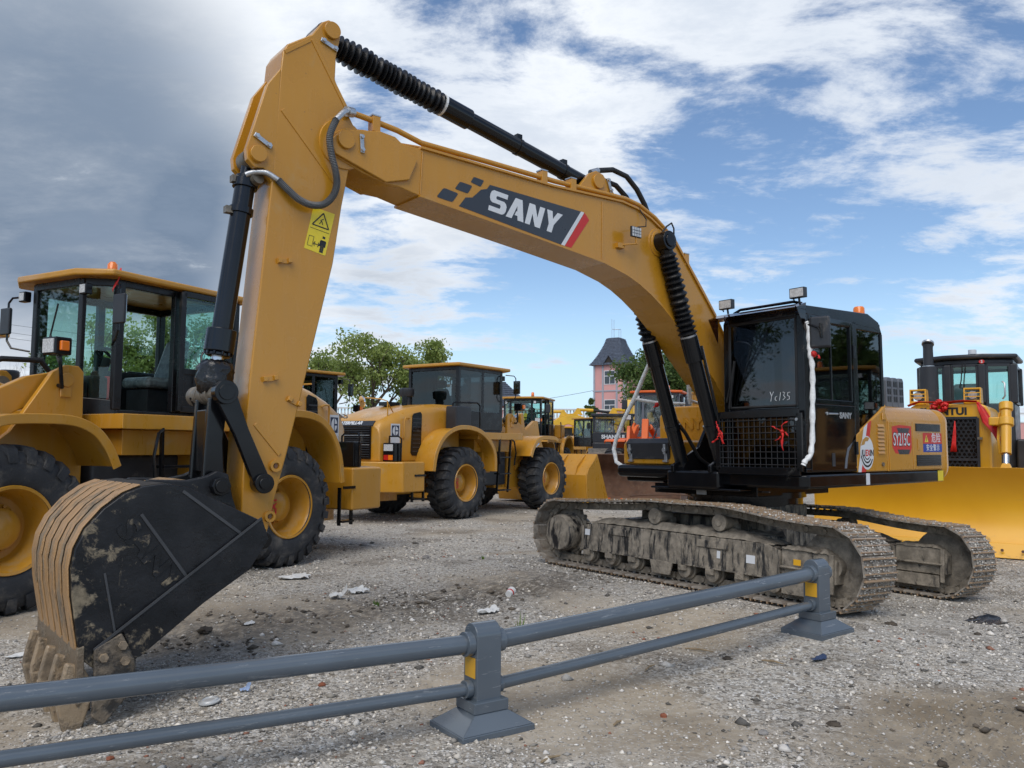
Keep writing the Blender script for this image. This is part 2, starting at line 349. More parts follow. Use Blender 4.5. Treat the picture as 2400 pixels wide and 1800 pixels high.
def leafmat(name, a, b, tr=0.35):
    m, ns, ls = newmat(name); o = ns.new('ShaderNodeOutputMaterial')
    at = ns.new('ShaderNodeAttribute'); at.attribute_name = 'tone'
    c = mixc(ns, ls, at.outputs['Fac'], a, b)
    p = ns.new('ShaderNodeBsdfPrincipled'); p.inputs['Roughness'].default_value = 0.55; p.inputs['Specular IOR Level'].default_value = 0.3; ls.new(c, p.inputs['Base Color'])
    t = ns.new('ShaderNodeBsdfTranslucent'); ls.new(mixc(ns, ls, 0.5, c, (b[0] * 1.3, b[1] * 1.3, b[2])), t.inputs[0])
    mx = ns.new('ShaderNodeMixShader'); mx.inputs[0].default_value = tr; ls.new(p.outputs[0], mx.inputs[1]); ls.new(t.outputs[0], mx.inputs[2]); ls.new(mx.outputs[0], o.inputs[0]); return m
M['leaf'] = leafmat('leaf_light', (0.15, 0.205, 0.055), (0.36, 0.43, 0.14), 0.45)
M['leafdark'] = leafmat('leaf_dark', (0.045, 0.085, 0.025), (0.15, 0.22, 0.06), 0.3)
M['grass'] = leafmat('grass_blade', (0.08, 0.14, 0.03), (0.2, 0.3, 0.07), 0.3)
# dried mud over black paint on the crawler frames and bucket
def mudmat(name, base, mud, amount, stretch=None, scale=3.0, bump=0.5):
    m, ns, ls = newmat(name); b = ns.new('ShaderNodeBsdfPrincipled'); o = ns.new('ShaderNodeOutputMaterial'); ls.new(b.outputs[0], o.inputs[0])
    n1 = noise(ns, ls, scale, 7.0, 0.68, 'Object', stretch, 0.2); d = ramp(ns, ls, n1, 0.70 - amount * 0.45, 0.80 - amount * 0.40)
    n2 = noise(ns, ls, 9.0, 4.0, 0.65); mc = mixc(ns, ls, ramp(ns, ls, n2, 0.35, 0.7), tuple(v * 0.62 for v in mud), tuple(v * 1.15 for v in mud))
    ls.new(mixc(ns, ls, d, base, mc), b.inputs['Base Color']); ls.new(ramp(ns, ls, d, 0, 1, 0.36, 0.95), b.inputs['Roughness'])
    bn = ns.new('ShaderNodeBump'); bn.inputs['Strength'].default_value = bump; bn.inputs['Distance'].default_value = 0.012
    ls.new(mth(ns, ls, 'ADD', mth(ns, ls, 'MULTIPLY', d, 0.6), mth(ns, ls, 'MULTIPLY', noise(ns, ls, 32.0, 4.0, 0.7), 0.8)), bn.inputs['Height']); ls.new(bn.outputs[0], b.inputs['Normal']); return m
MUD = (0.275, 0.238, 0.188)
M['trackframe'] = mudmat('muddy_black_frame', (0.020, 0.020, 0.020), MUD, 0.66, (4.0, 4.0, 0.9), 3.4, 0.7)
M['mud'] = mudmat('dried_mud', (0.13, 0.105, 0.08), MUD, 0.9, None, 6.0, 1.0)
M['shoe'] = mudmat('muddy_track_steel', (0.19, 0.15, 0.115), (0.36, 0.32, 0.27), 0.75, None, 7.0, 0.8)
M['grouser'] = mudmat('worn_grouser', (0.36, 0.245, 0.15), MUD, 0.25, None, 7.0, 0.5)
def scuffmat(name):      # black paint, scratched through and muddy towards the teeth and the curved back
    m, ns, ls = newmat(name); b = ns.new('ShaderNodeBsdfPrincipled'); o = ns.new('ShaderNodeOutputMaterial'); ls.new(b.outputs[0], o.inputs[0])
    t = ns.new('ShaderNodeTexCoord'); sp = ns.new('ShaderNodeSeparateXYZ'); ls.new(t.outputs['Object'], sp.inputs[0])
    g = mth(ns, ls, 'ADD', ramp(ns, ls, sp.outputs[0], 6.85, 7.35, 0, .13), ramp(ns, ls, sp.outputs[2], .75, .15, 0, .08))
    n1 = mth(ns, ls, 'ADD', noise(ns, ls, 8.0, 9.0, 0.74, 'Object', None, 0.3), g); d = ramp(ns, ls, n1, .62, .72, 0, .8)
    s1 = ramp(ns, ls, noise(ns, ls, 3.0, 8.0, 0.75, 'Object', (14, 1, 1.2), 1.2), .66, .70, 0, .8); s2 = ramp(ns, ls, noise(ns, ls, 3.4, 8.0, 0.75, 'Object', (1.0, 1, 13), 1.6), .67, .71, 0, .7)
    d = mth(ns, ls, 'MAXIMUM', d, mth(ns, ls, 'MULTIPLY', mth(ns, ls, 'MAXIMUM', s1, s2), ramp(ns, ls, noise(ns, ls, 2.0, 3.0), .45, .62)))
    mc = mixc(ns, ls, ramp(ns, ls, noise(ns, ls, 16.0, 8.0, .65), .35, .7), (.13, .105, .07), (.33, .27, .18))
    ls.new(mixc(ns, ls, d, mixc(ns, ls, ramp(ns, ls, noise(ns, ls, 5.0, 6.0), .35, .7), (.006, .0065, .008), (.016, .0165, .019)), mc), b.inputs['Base Color'])
    ls.new(mth(ns, ls, 'MAXIMUM', ramp(ns, ls, noise(ns, ls, 7.0, 7.0, .6), .3, .7, .22, .55), mth(ns, ls, 'MULTIPLY', d, .95)), b.inputs['Roughness']); b.inputs['Specular IOR Level'].default_value = .4
    bn = ns.new('ShaderNodeBump'); bn.inputs['Strength'].default_value = .3; bn.inputs['Distance'].default_value = .01; ls.new(mth(ns, ls, 'ADD', d, noise(ns, ls, 30.0, 8.0, .7)), bn.inputs['Height']); ls.new(bn.outputs[0], b.inputs['Normal']); return m
M['bucketblack'] = scuffmat('scuffed_black_bucket')
M['bucketworn'] = mudmat('worn_ochre_bucket', (0.40, 0.235, 0.105), (0.22, 0.17, 0.115), 0.52, (1, 1, .30), 3.8, 0.6)
M['tooth'] = mudmat('muddy_tooth', (0.34, 0.255, 0.165), (0.22, 0.175, 0.125), 0.5, None, 5.0, 0.7)
M['darkgap'] = pmat('dark_groove', (0.03, 0.024, 0.018), 0.9)
M['mudstone'] = pmat('mud_and_stone', (0.46, 0.44, 0.40), 0.95, var=0.8, vscale=35)
M['trackmud'] = mudmat('mud_covered_steel', (0.03, 0.028, 0.026), MUD, 0.85, (2, 2, 1.2), 4.0, 0.9)
M['cabblack'] = pmat('cab_black', (0.010, 0.0105, 0.012), 0.30, spec=0.4, var=0.15, dust=0.05, dustcol=(0.1, 0.09, 0.08))
M['drum'] = mudmat('muddy_drum', (0.014, 0.014, 0.016), MUD, 0.68, (3, 3, 1.0), 3.2, 0.4)
M['doorblack'] = pmat('gloss_black_panel', (0.006, 0.006, 0.007), 0.05, spec=0.5, var=0.15)
M['glass_mid'] = glassmat('dark_tinted_glass', (0.42, 0.47, 0.48), 0.04)
M['visor'] = glassmat('brown_visor', (0.30, 0.22, 0.19), 0.05)
M['guardwire'] = pmat('guard_wire', (0.02, 0.02, 0.022), 0.4, var=0.2)
M['seatbrown'] = pmat('tan_seat', (0.16, 0.10, 0.05), 0.8, var=0.2, vscale=14)
M['ochreprint'] = pmat('ochre_print', (0.45, 0.24, 0.05), 0.45, var=0.05)
M['hosegrey'] = pmat('spiral_guard', (0.10, 0.105, 0.11), 0.4, var=0.2)
M['cutter'] = mudmat('half_muddy_cutter', (0.03, 0.028, 0.026), (0.21, 0.17, 0.125), 0.6, None, 4.0, 0.7)
M['lip'] = mudmat('muddy_shaded_lip', (0.16, 0.12, 0.08), (0.25, 0.20, 0.14), 0.5, None, 6.0, 0.7)  # mud over a base darkened to stand for shade between the teeth
M['weld'] = pmat('weld_bead', (0.05, 0.052, 0.056), 0.5, var=0.2)
M['lidfilm'] = pmat('clear_plastic', (0.45, 0.46, 0.46), 0.2, coat=0.5, var=0.1)
M['bluefilm'] = pmat('dark_blue_plastic', (0.03, 0.05, 0.11), 0.4, var=0.2)
M['palebluefilm'] = pmat('pale_blue_plastic', (0.32, 0.42, 0.62), 0.4, var=0.2)
# ================================================================ ground
_T = [rng.random((256, 256)) for _ in range(6)]
def vnoise(x, y, k=0):
    T = _T[k % 6]; xi = np.floor(x).astype(int); yi = np.floor(y).astype(int); fx = x - xi; fy = y - yi
    fx = fx * fx * (3 - 2 * fx); fy = fy * fy * (3 - 2 * fy); a, b = xi & 255, (xi + 1) & 255; c, d = yi & 255, (yi + 1) & 255
    return (T[a, c] * (1 - fx) + T[b, c] * fx) * (1 - fy) + (T[a, d] * (1 - fx) + T[b, d] * fx) * fy
def fbm(x, y, k=0, o=4):
    s = 0; a = .5
    for i in range(o): s = s + a * vnoise(x * 2 ** i + 17.3 * i, y * 2 ** i + 5.1 * i, k + i); a *= .5
    return s
def sstep(a, b, x): t = np.clip((x - a) / (b - a), 0, 1); return t * t * (3 - 2 * t)
ECX, ECY, TYAW, UYAW = 2.811, 9.797, R(-50.05), R(39.3)
def gpatch(x, y):        # 1 = loose grey gravel, 0 = bare packed earth
    return sstep(.40, .60, fbm(x * .55 + 3, y * .55 + 9, 1, 5) - .22 * treads(x, y) + .10 * sstep(3.0, 9.0, y) - .22 * np.exp(-((x - .75) ** 2 / 1.2 + (y - 4.9) ** 2 / .7)) - .12 * np.exp(-((x - 2.4) ** 2 / .5 + (y - 4.7) ** 2 / .3)) - .12 * np.exp(-((x + 2.0) ** 2 / 1.2 + (y - 7.2) ** 2 / .4)) + .03)
def ruts(x, y):          # churned strip left by a turning crawler
    s = (x + 2.6) * .80 + (y - 6.8) * .60; t = -(x + 2.6) * .60 + (y - 6.8) * .80
    return np.exp(-(t / .75) ** 2) * sstep(-1.2, 0, s) * sstep(5.2, 3.6, s), s, t
def treads(x, y):        # tyre lug prints at the lower right
    return np.exp(-(((x - 2.45) * .75 + (y - 4.55) * -.66) / .55) ** 2) * sstep(5.6, 5.0, y) * sstep(1.1, 1.8, x)
def hf(x, y):
    x = np.asarray(x, float); y = np.asarray(y, float)
    dx, dy = x - ECX, y - ECY; u = dx * math.cos(TYAW) + dy * math.sin(TYAW); v = -dx * math.sin(TYAW) + dy * math.cos(TYAW)
    w = sstep(3.6, 1.75, np.abs(v)) * sstep(4.2, 2.4, np.abs(u))
    z = w * (-math.tan(R(3.1)) * v - math.tan(R(.55)) * u)
    near = sstep(40, 14, np.hypot(x, y)); q = 1 - .75 * w
    z = z + near * q * (.05 * (fbm(x * .5, y * .5, 2, 3) - .44) + .020 * (fbm(x * 3, y * 3, 3, 3) - .44))
    r, s, t = ruts(x, y)
    z = z + r * .10 * (fbm(x * 4.2, y * 4.2, 4, 4) - .40) * q + r * .02 * np.sin(s * 20 + 3 * fbm(x * 2, y * 2, 1, 2))
    z = z + treads(x, y) * .050 * np.sin(((x - 2.4) * .66 + (y - 4.5) * .75) * 46 + 5 * fbm(x * 3, y * 3, 5, 2)) * sstep(.3, .5, fbm(x * 2.2, y * 2.2, 0, 3))
    z = z - .085 * np.exp(-((x + 2.85) ** 2 + (y - 5.15) ** 2) / .9)
    return z - .012
def axis(lo, hi, st, far):
    a = list(np.arange(lo, hi, st)); g = st; p = a[-1]
    while p < far: g *= 1.35; p += g; a.append(p)
    g = st; p = a[0]; b = []
    while p > -far: g *= 1.35; p -= g; b.append(p)
    return np.array(b[::-1] + a)
gx = axis(-6.5, 8.5, .065, 3000); gy = axis(2.2, 13.5, .065, 3000)
X, Y = np.meshgrid(gx, gy); Z = hf(X, Y); nx, ny = len(gx), len(gy)
me = bpy.data.meshes.new('ground'); co = np.stack([X, Y, Z], -1).reshape(-1, 3).astype(np.float32)
ii = (np.arange(ny - 1)[:, None] * nx + np.arange(nx - 1)[None]).reshape(-1); quads = np.stack([ii, ii + 1, ii + nx + 1, ii + nx], -1).astype(np.int32)
me.vertices.add(len(co)); me.vertices.foreach_set('co', co.reshape(-1)); me.loops.add(quads.size); me.loops.foreach_set('vertex_index', quads.reshape(-1))
me.polygons.add(len(quads)); me.polygons.foreach_set('loop_start', np.arange(0, quads.size, 4, dtype=np.int32)); me.update(calc_edges=True)
me.polygons.foreach_set('use_smooth', [True] * len(quads))
at = me.attributes.new('gravel', 'FLOAT', 'POINT'); at.data.foreach_set('value', gpatch(X, Y).reshape(-1).astype(np.float32))
at = me.attributes.new('churn', 'FLOAT', 'POINT'); at.data.foreach_set('value', np.maximum(ruts(X, Y)[0], treads(X, Y) * .5).reshape(-1).astype(np.float32))
ground = link(bpy.data.objects.new('ground', me)); ground['kind'] = 'structure'
m, ns, ls = newmat('gravel_ground'); b = ns.new('ShaderNodeBsdfPrincipled'); o = ns.new('ShaderNodeOutputMaterial'); ls.new(b.outputs[0], o.inputs[0])
geo = ns.new('ShaderNodeNewGeometry')
def vor(scale, feat='F1', rnd=1.0):
    v = ns.new('ShaderNodeTexVoronoi'); v.feature = feat; v.inputs['Scale'].default_value = scale; v.inputs['Randomness'].default_value = rnd; ls.new(geo.outputs['Position'], v.inputs['Vector']); return v
ga = ns.new('ShaderNodeAttribute'); ga.attribute_name = 'gravel'; ch = ns.new('ShaderNodeAttribute'); ch.attribute_name = 'churn'
nA = noise(ns, ls, 1.7, 8.0, 0.6, 'World'); nB = noise(ns, ls, 14.0, 8.0, 0.7, 'World'); nC = noise(ns, ls, 0.35, 4.0, 0.5, 'World')
earth = mixc(ns, ls, ramp(ns, ls, nA, .3, .7), (0.235, 0.185, 0.125), (0.385, 0.32, 0.235))
earth = mixc(ns, ls, ramp(ns, ls, nB, .35, .7, 0, .45), earth, (0.52, 0.455, 0.36))
v1, v2 = vor(75), vor(34); sp1 = ns.new('ShaderNodeSeparateColor'); ls.new(v1.outputs['Color'], sp1.inputs[0]); sp2 = ns.new('ShaderNodeSeparateColor'); ls.new(v2.outputs['Color'], sp2.inputs[0])
peb = mixc(ns, ls, sp1.outputs[0], (0.12, 0.107, 0.09), (0.66, 0.62, 0.55)); peb = mixc(ns, ls, ramp(ns, ls, sp1.outputs[1], .86, .90), peb, (0.74, 0.73, 0.70))
peb2 = mixc(ns, ls, sp2.outputs[0], (0.14, 0.125, 0.105), (0.68, 0.635, 0.56)); peb = mixc(ns, ls, ramp(ns, ls, sp2.outputs[1], .55, .6), peb, peb2)
gm = mth(ns, ls, 'MULTIPLY', ga.outputs['Fac'], ramp(ns, ls, nB, .32, .55, .35, 1.0))
gm = mth(ns, ls, 'MAXIMUM', gm, ramp(ns, ls, sp1.outputs[2], .80, .84, 0, .7))
col = mixc(ns, ls, gm, earth, peb); col = mixc(ns, ls, mth(ns, ls, 'MULTIPLY', ch.outputs['Fac'], ramp(ns, ls, nB, .36, .58, 0, .85)), col, (0.060, 0.048, 0.036))
col = mixc(ns, ls, ramp(ns, ls, nC, .35, .7, 0, .22), col, (0.55, 0.515, 0.455))
damp = mth(ns, ls, 'MULTIPLY', ramp(ns, ls, noise(ns, ls, .9, 5.0, .6, 'World'), .50, .66), ramp(ns, ls, nB, .30, .60, .2, .55)); col = mixc(ns, ls, damp, col, (0.115, 0.09, 0.062)); ls.new(col, b.inputs['Base Color']); b.inputs['Roughness'].default_value = .95; b.inputs['Specular IOR Level'].default_value = .2
bn = ns.new('ShaderNodeBump'); bn.inputs['Strength'].default_value = .9; bn.inputs['Distance'].default_value = .012
hgt = mth(ns, ls, 'ADD', mth(ns, ls, 'MULTIPLY', mth(ns, ls, 'SUBTRACT', .6, v1.outputs['Distance']), gm), mth(ns, ls, 'MULTIPLY', nB, .7))
ls.new(hgt, bn.inputs['Height']); ls.new(bn.outputs[0], b.inputs['Normal']); me.materials.append(m)
# ---------------------------------------------------------------- loose stones lying on it
def stones(name, n, ylo, yhi, size, label, colfn, probfn, cat='gravel'):
    y = np.exp(rng.uniform(math.log(ylo), math.log(yhi), n)); x = rng.uniform(-1, 1, n) * (.80 * y + 1.2); k = rng.random(n) < probfn(x, y); x, y = x[k], y[k]; n = len(x)
    s = size * np.exp(.42 * rng.standard_normal(n)) * (1 + .05 * np.clip(y - 6, 0, 20)); s = np.clip(s, .3 * size, 3.2 * size)
    base = np.array([(1, 0, 0), (-1, 0, 0), (0, 1, 0), (0, -1, 0), (0, 0, 1), (0, 0, -1)], float)
    V = base[None] * (1 + .35 * rng.uniform(-1, 1, (n, 6, 1))) + .22 * rng.uniform(-1, 1, (n, 6, 3)); V[:, :, 2] *= .55; V[:, :, 0] *= rng.uniform(.7, 1.3, (n, 1))
    a = rng.uniform(0, 6.28, n); ca, sa = np.cos(a)[:, None], np.sin(a)[:, None]; vx = V[:, :, 0] * ca - V[:, :, 1] * sa; vy = V[:, :, 0] * sa + V[:, :, 1] * ca
    P = np.stack([vx * s[:, None] + x[:, None], vy * s[:, None] + y[:, None], V[:, :, 2] * s[:, None] + (hf(x, y) + .18 * s)[:, None]], -1).astype(np.float32)
    F = np.array([(0, 2, 4), (2, 1, 4), (1, 3, 4), (3, 0, 4), (2, 0, 5), (1, 2, 5), (3, 1, 5), (0, 3, 5)], np.int32); T = (F[None] + (np.arange(n) * 6)[:, None, None]).reshape(-1).astype(np.int32)
    me = bpy.data.meshes.new(name); me.vertices.add(n * 6); me.vertices.foreach_set('co', P.reshape(-1)); me.loops.add(len(T)); me.loops.foreach_set('vertex_index', T)
    me.polygons.add(len(T) // 3); me.polygons.foreach_set('loop_start', np.arange(0, len(T), 3, dtype=np.int32)); me.update(calc_edges=True)
    c = colfn(n, x, y); c = np.repeat(np.concatenate([c, np.ones((n, 1))], 1)[:, None], 6, 1).astype(np.float32)
    at = me.attributes.new('Col', 'FLOAT_COLOR', 'POINT'); at.data.foreach_set('color', c.reshape(-1))
    mm, ns, ls = newmat(name + '_stone'); b = ns.new('ShaderNodeBsdfPrincipled'); o = ns.new('ShaderNodeOutputMaterial'); ls.new(b.outputs[0], o.inputs[0])
    a_ = ns.new('ShaderNodeAttribute'); a_.attribute_name = 'Col'; ls.new(mixc(ns, ls, ramp(ns, ls, noise(ns, ls, 60.0), .3, .7, 0, .3), a_.outputs['Color'], (.2, .18, .15)), b.inputs['Base Color']); b.inputs['Roughness'].default_value = .85
    me.materials.append(mm); o = link(bpy.data.objects.new(name, me)); return tag(o, label, cat, kind='stuff')
def greycol(n, x, y):
    g = np.clip(rng.normal(.42, .20, n), .07, .8); w = rng.random(n) < .13; g[w] = rng.uniform(.7, .85, w.sum())
    t = rng.uniform(0, 1, n)[:, None]; c = g[:, None] * ((1 - t) * np.array([1.04, .99, .92]) + t * np.array([1.05, .95, .80])); r = rng.random(n) < .012; c[r] = (.30, .12, .07); return c
stones('gravel', 125000, 2.6, 22, .0085, 'loose grey and white gravel scattered over the yard', greycol, lambda x, y: .16 + .84 * gpatch(x, y) * sstep(.34, .5, fbm(x * 2.1, y * 2.1, 5, 3)))
stones('coarse_gravel', 5200, 2.6, 20, .017, 'coarser pale stones among the gravel', greycol, lambda x, y: .12 + .5 * gpatch(x, y))
stones('loose_soil', 9000, 4.5, 10.5, .017, 'dark crumbs of churned earth in the crawler ruts', lambda n, x, y: rng.uniform(.5, 1.4, (n, 1)) * np.array([.10, .078, .056]), lambda x, y: ruts(x, y)[0] * 1.0 * sstep(.42, .58, fbm(x * 2, y * 2, 2, 3)) + treads(x, y) * .12)

# ================================================================ barrier fence
C0, C1, C2 = Vector((-3.02, 2.98, 0)), Vector((-.153, 4.69, 0)), Vector((2.50, 6.72, 0))
def V2(v): return Vector((v.x, v.y, 0)).normalized()
fence = thing('barrier_fence', 'low grey-blue post and rail barrier crossing the foreground gravel', 'barrier', Matrix.Translation(C1))
def fence_post(c, d):
    z0 = float(hf(c.x, c.y)) + .004; A = math.atan2(d.y, d.x); Mp = Matrix.Translation(Vector((c.x, c.y, z0)) - C1) @ Matrix.Rotation(A, 4, 'Z')
    q = MB(Mp); w, t = .080, .072; arc = [(t * math.cos(a), .508 + t * math.sin(a)) for a in np.linspace(0, math.pi, 13)]
    q.prism([(-t, .13)] + [(t, .13)] + arc, -w, w, 'yz'); p = q.build('post', M['fence'], fence, bevel=.006)
    q = MB(Mp); q.box(-.112, .112, -.102, .102, .105, .165); q.build('collar', M['fence'], p, bevel=.005)
    q = MB(Mp); a, b, e, f = .235, .185, .105, .095
    q.hexa([(-a, -b, -.02), (a, -b, -.02), (a, b, -.02), (-a, b, -.02), (-a, -b, .028), (a, -b, .028), (a, b, .028), (-a, b, .028)])
    q.hexa([(-a + .004, -b + .004, .0281), (a - .004, -b + .004, .0281), (a - .004, b - .004, .0281), (-a + .004, b - .004, .0281), (-e, -f, .106), (e, -f, .106), (e, f, .106), (-e, f, .106)])
    q.build('base', M['fence'], p, bevel=.005)
    for s in (-1, 1):
        q = MB(Mp); q.box(s * w, s * (w + .004), -.052, .052, .285, .395); q.build('reflector', M['fenceyellow'], p)
        q = MB(Mp); q.cyl((s * w, 0, .468), (s * (w + .045), 0, .468), .068, n=24); q.build('socket', M['fence'], p, bevel=.003); q = MB(Mp); q.cyl((s * w, 0, .222), (s * (w + .04), 0, .222), .049, n=24); q.build('socket', M['fence'], p, bevel=.003)
d01, d12 = V2(C1 - C0), V2(C2 - C1)
for c, d in ((C0, d01), (C1, V2(d01 + d12)), (C2, d12)): fence_post(c, d)
for a, b in ((C0, C1), (C1, C2)):
    for z, r in ((.468, .053), (.222, .0355)):
        q = MB(); p0, p1 = a - C1, b - C1; za, zb = float(hf(a.x, a.y)), float(hf(b.x, b.y)); d = (p1 - p0).normalized() * .07
        P = [p0 + d + (p1 - p0 - d * 2) * t for t in np.linspace(0, 1, 9)]
        za += .03 if a is C0 else 0; q.tube([(p.x, p.y, z + za + (zb - za) * i / 8 - .006 * math.sin(math.pi * i / 8)) for i, p in enumerate(P)], r, n=24); q.build('rail', M['fence'], fence)
# ================================================================ crawler excavator
Fv = Vector((-math.cos(UYAW), -math.sin(UYAW), math.tan(R(-.25)))).normalized(); Lv = Vector((math.sin(UYAW), -math.cos(UYAW), math.tan(R(.47)))).normalized()
Zv = Fv.cross(Lv).normalized(); Lv = Zv.cross(Fv)
EXM = mat_from(Fv, Lv, Zv, (ECX, ECY, 0.0))
EX = thing('excavator', 'large ochre-yellow crawler excavator with black cab, its boom arched over the yard', 'excavator', EXM)
Tu = Vector((math.cos(TYAW), math.sin(TYAW), -math.tan(R(.55)))).normalized(); Tv = Vector((-math.sin(TYAW), math.cos(TYAW), -math.tan(R(3.1)))).normalized(); Tz = Tu.cross(Tv).normalized(); Tv = Tz.cross(Tu)
UM = EXM.inverted() @ mat_from(Tu, Tv, Tz, (ECX, ECY, 0.006))          # undercarriage frame, seen from the upper structure
# ---- undercarriage
q = MB(UM); q.box(-.85, .85, -.95, .95, .46, .74); q.cyl((0, 0, .70), (0, 0, .92), .66, n=40)
for s in (-1, 1):
    for t in (-1, 1): q.bar((t * .55, s * .5, .58), (t * 1.0, s * 1.12, .48), .34, .26)
q.build('car_body', M['trackframe'], EX, bevel=.02)
q = MB(); q.lathe([(.86, .0), (.86, .56), (.90, .66), (.98, .66), (.985, .70), (1.05, .70), (1.055, .62), (1.14, .62)], (0, 0, 0), (0, 0, 1), 56); q.build('slew_ring', M['black'], EX)
CA, CB, TR = -1.79, 1.79, .385
def track_path(n):
    pts = []
    def top(u): return .815 + .055 * math.exp(-((u + .29) / .55) ** 2) + .06 * math.exp(-((u - .57) / .5) ** 2) - .03 * sstep(.9, 1.8, u) - .03 * sstep(-1.0, -1.8, u)
    L = []
    for u in np.linspace(CA, CB, 60): L.append((u, .018))
    for a in np.linspace(-90, 90, 40)[1:-1]: L.append((CB + TR * math.cos(R(a)), .40 + TR * math.sin(R(a))))
    for u in np.linspace(CB, CA, 80): L.append((u, float(top(u))))
    for a in np.linspace(90, 270, 40)[1:-1]: L.append((CA + TR * math.cos(R(a)), .40 + TR * math.sin(R(a))))
    L = np.array(L + [L[0]]); d = np.r_[0, np.cumsum(np.hypot(*np.diff(L, axis=0).T))]
    for i in range(n):
        s = d[-1] * i / n; e = .02; p = [np.interp(s, d, L[:, k]) for k in (0, 1)]; b = [np.interp((s + e) % d[-1], d, L[:, k]) for k in (0, 1)]; a = [np.interp((s - e) % d[-1], d, L[:, k]) for k in (0, 1)]
        t = Vector((b[0] - a[0], 0, b[1] - a[1])).normalized(); pts.append((p[0], p[1], t))
    return pts, d[-1] / n
NSH = 52; TP, PITCH = track_path(NSH)
def shoe_proto():
    q = MB(); h = PITCH * .5 - .003
    q.hexa([(-h, -.30, -.012), (h, -.30, -.012), (h, .30, -.012), (-h, .30, -.012), (-h, -.30, .004), (h, -.30, .004), (h, .30, .004), (-h, .30, .004)]); nb = len(q.f)
    for x, w, hh in ((-.066, .010, .026), (.0, .008, .020), (.066, .008, .020)):
        q.hexa([(x - w, -.299, .0045), (x + w, -.299, .0045), (x + w, .299, .0045), (x - w, .299, .0045), (x - w * .5, -.297, hh), (x + w * .5, -.297, hh), (x + w * .5, .297, hh), (x - w * .5, .297, hh)])
    for y in (-.09, .09):
        for x in (-.05, .05): q.cyl((x, y, -.012), (x, y, -.028), .014, n=6)
    o = q.build('track_shoe', M['shoe'], None, fixn=True, smooth=0); o.data.materials.append(M['grouser'])
    for p in o.data.polygons:
        if nb <= p.index < nb + 18: p.material_index = 1
    return o
shoe0 = shoe_proto(); first_shoe = True
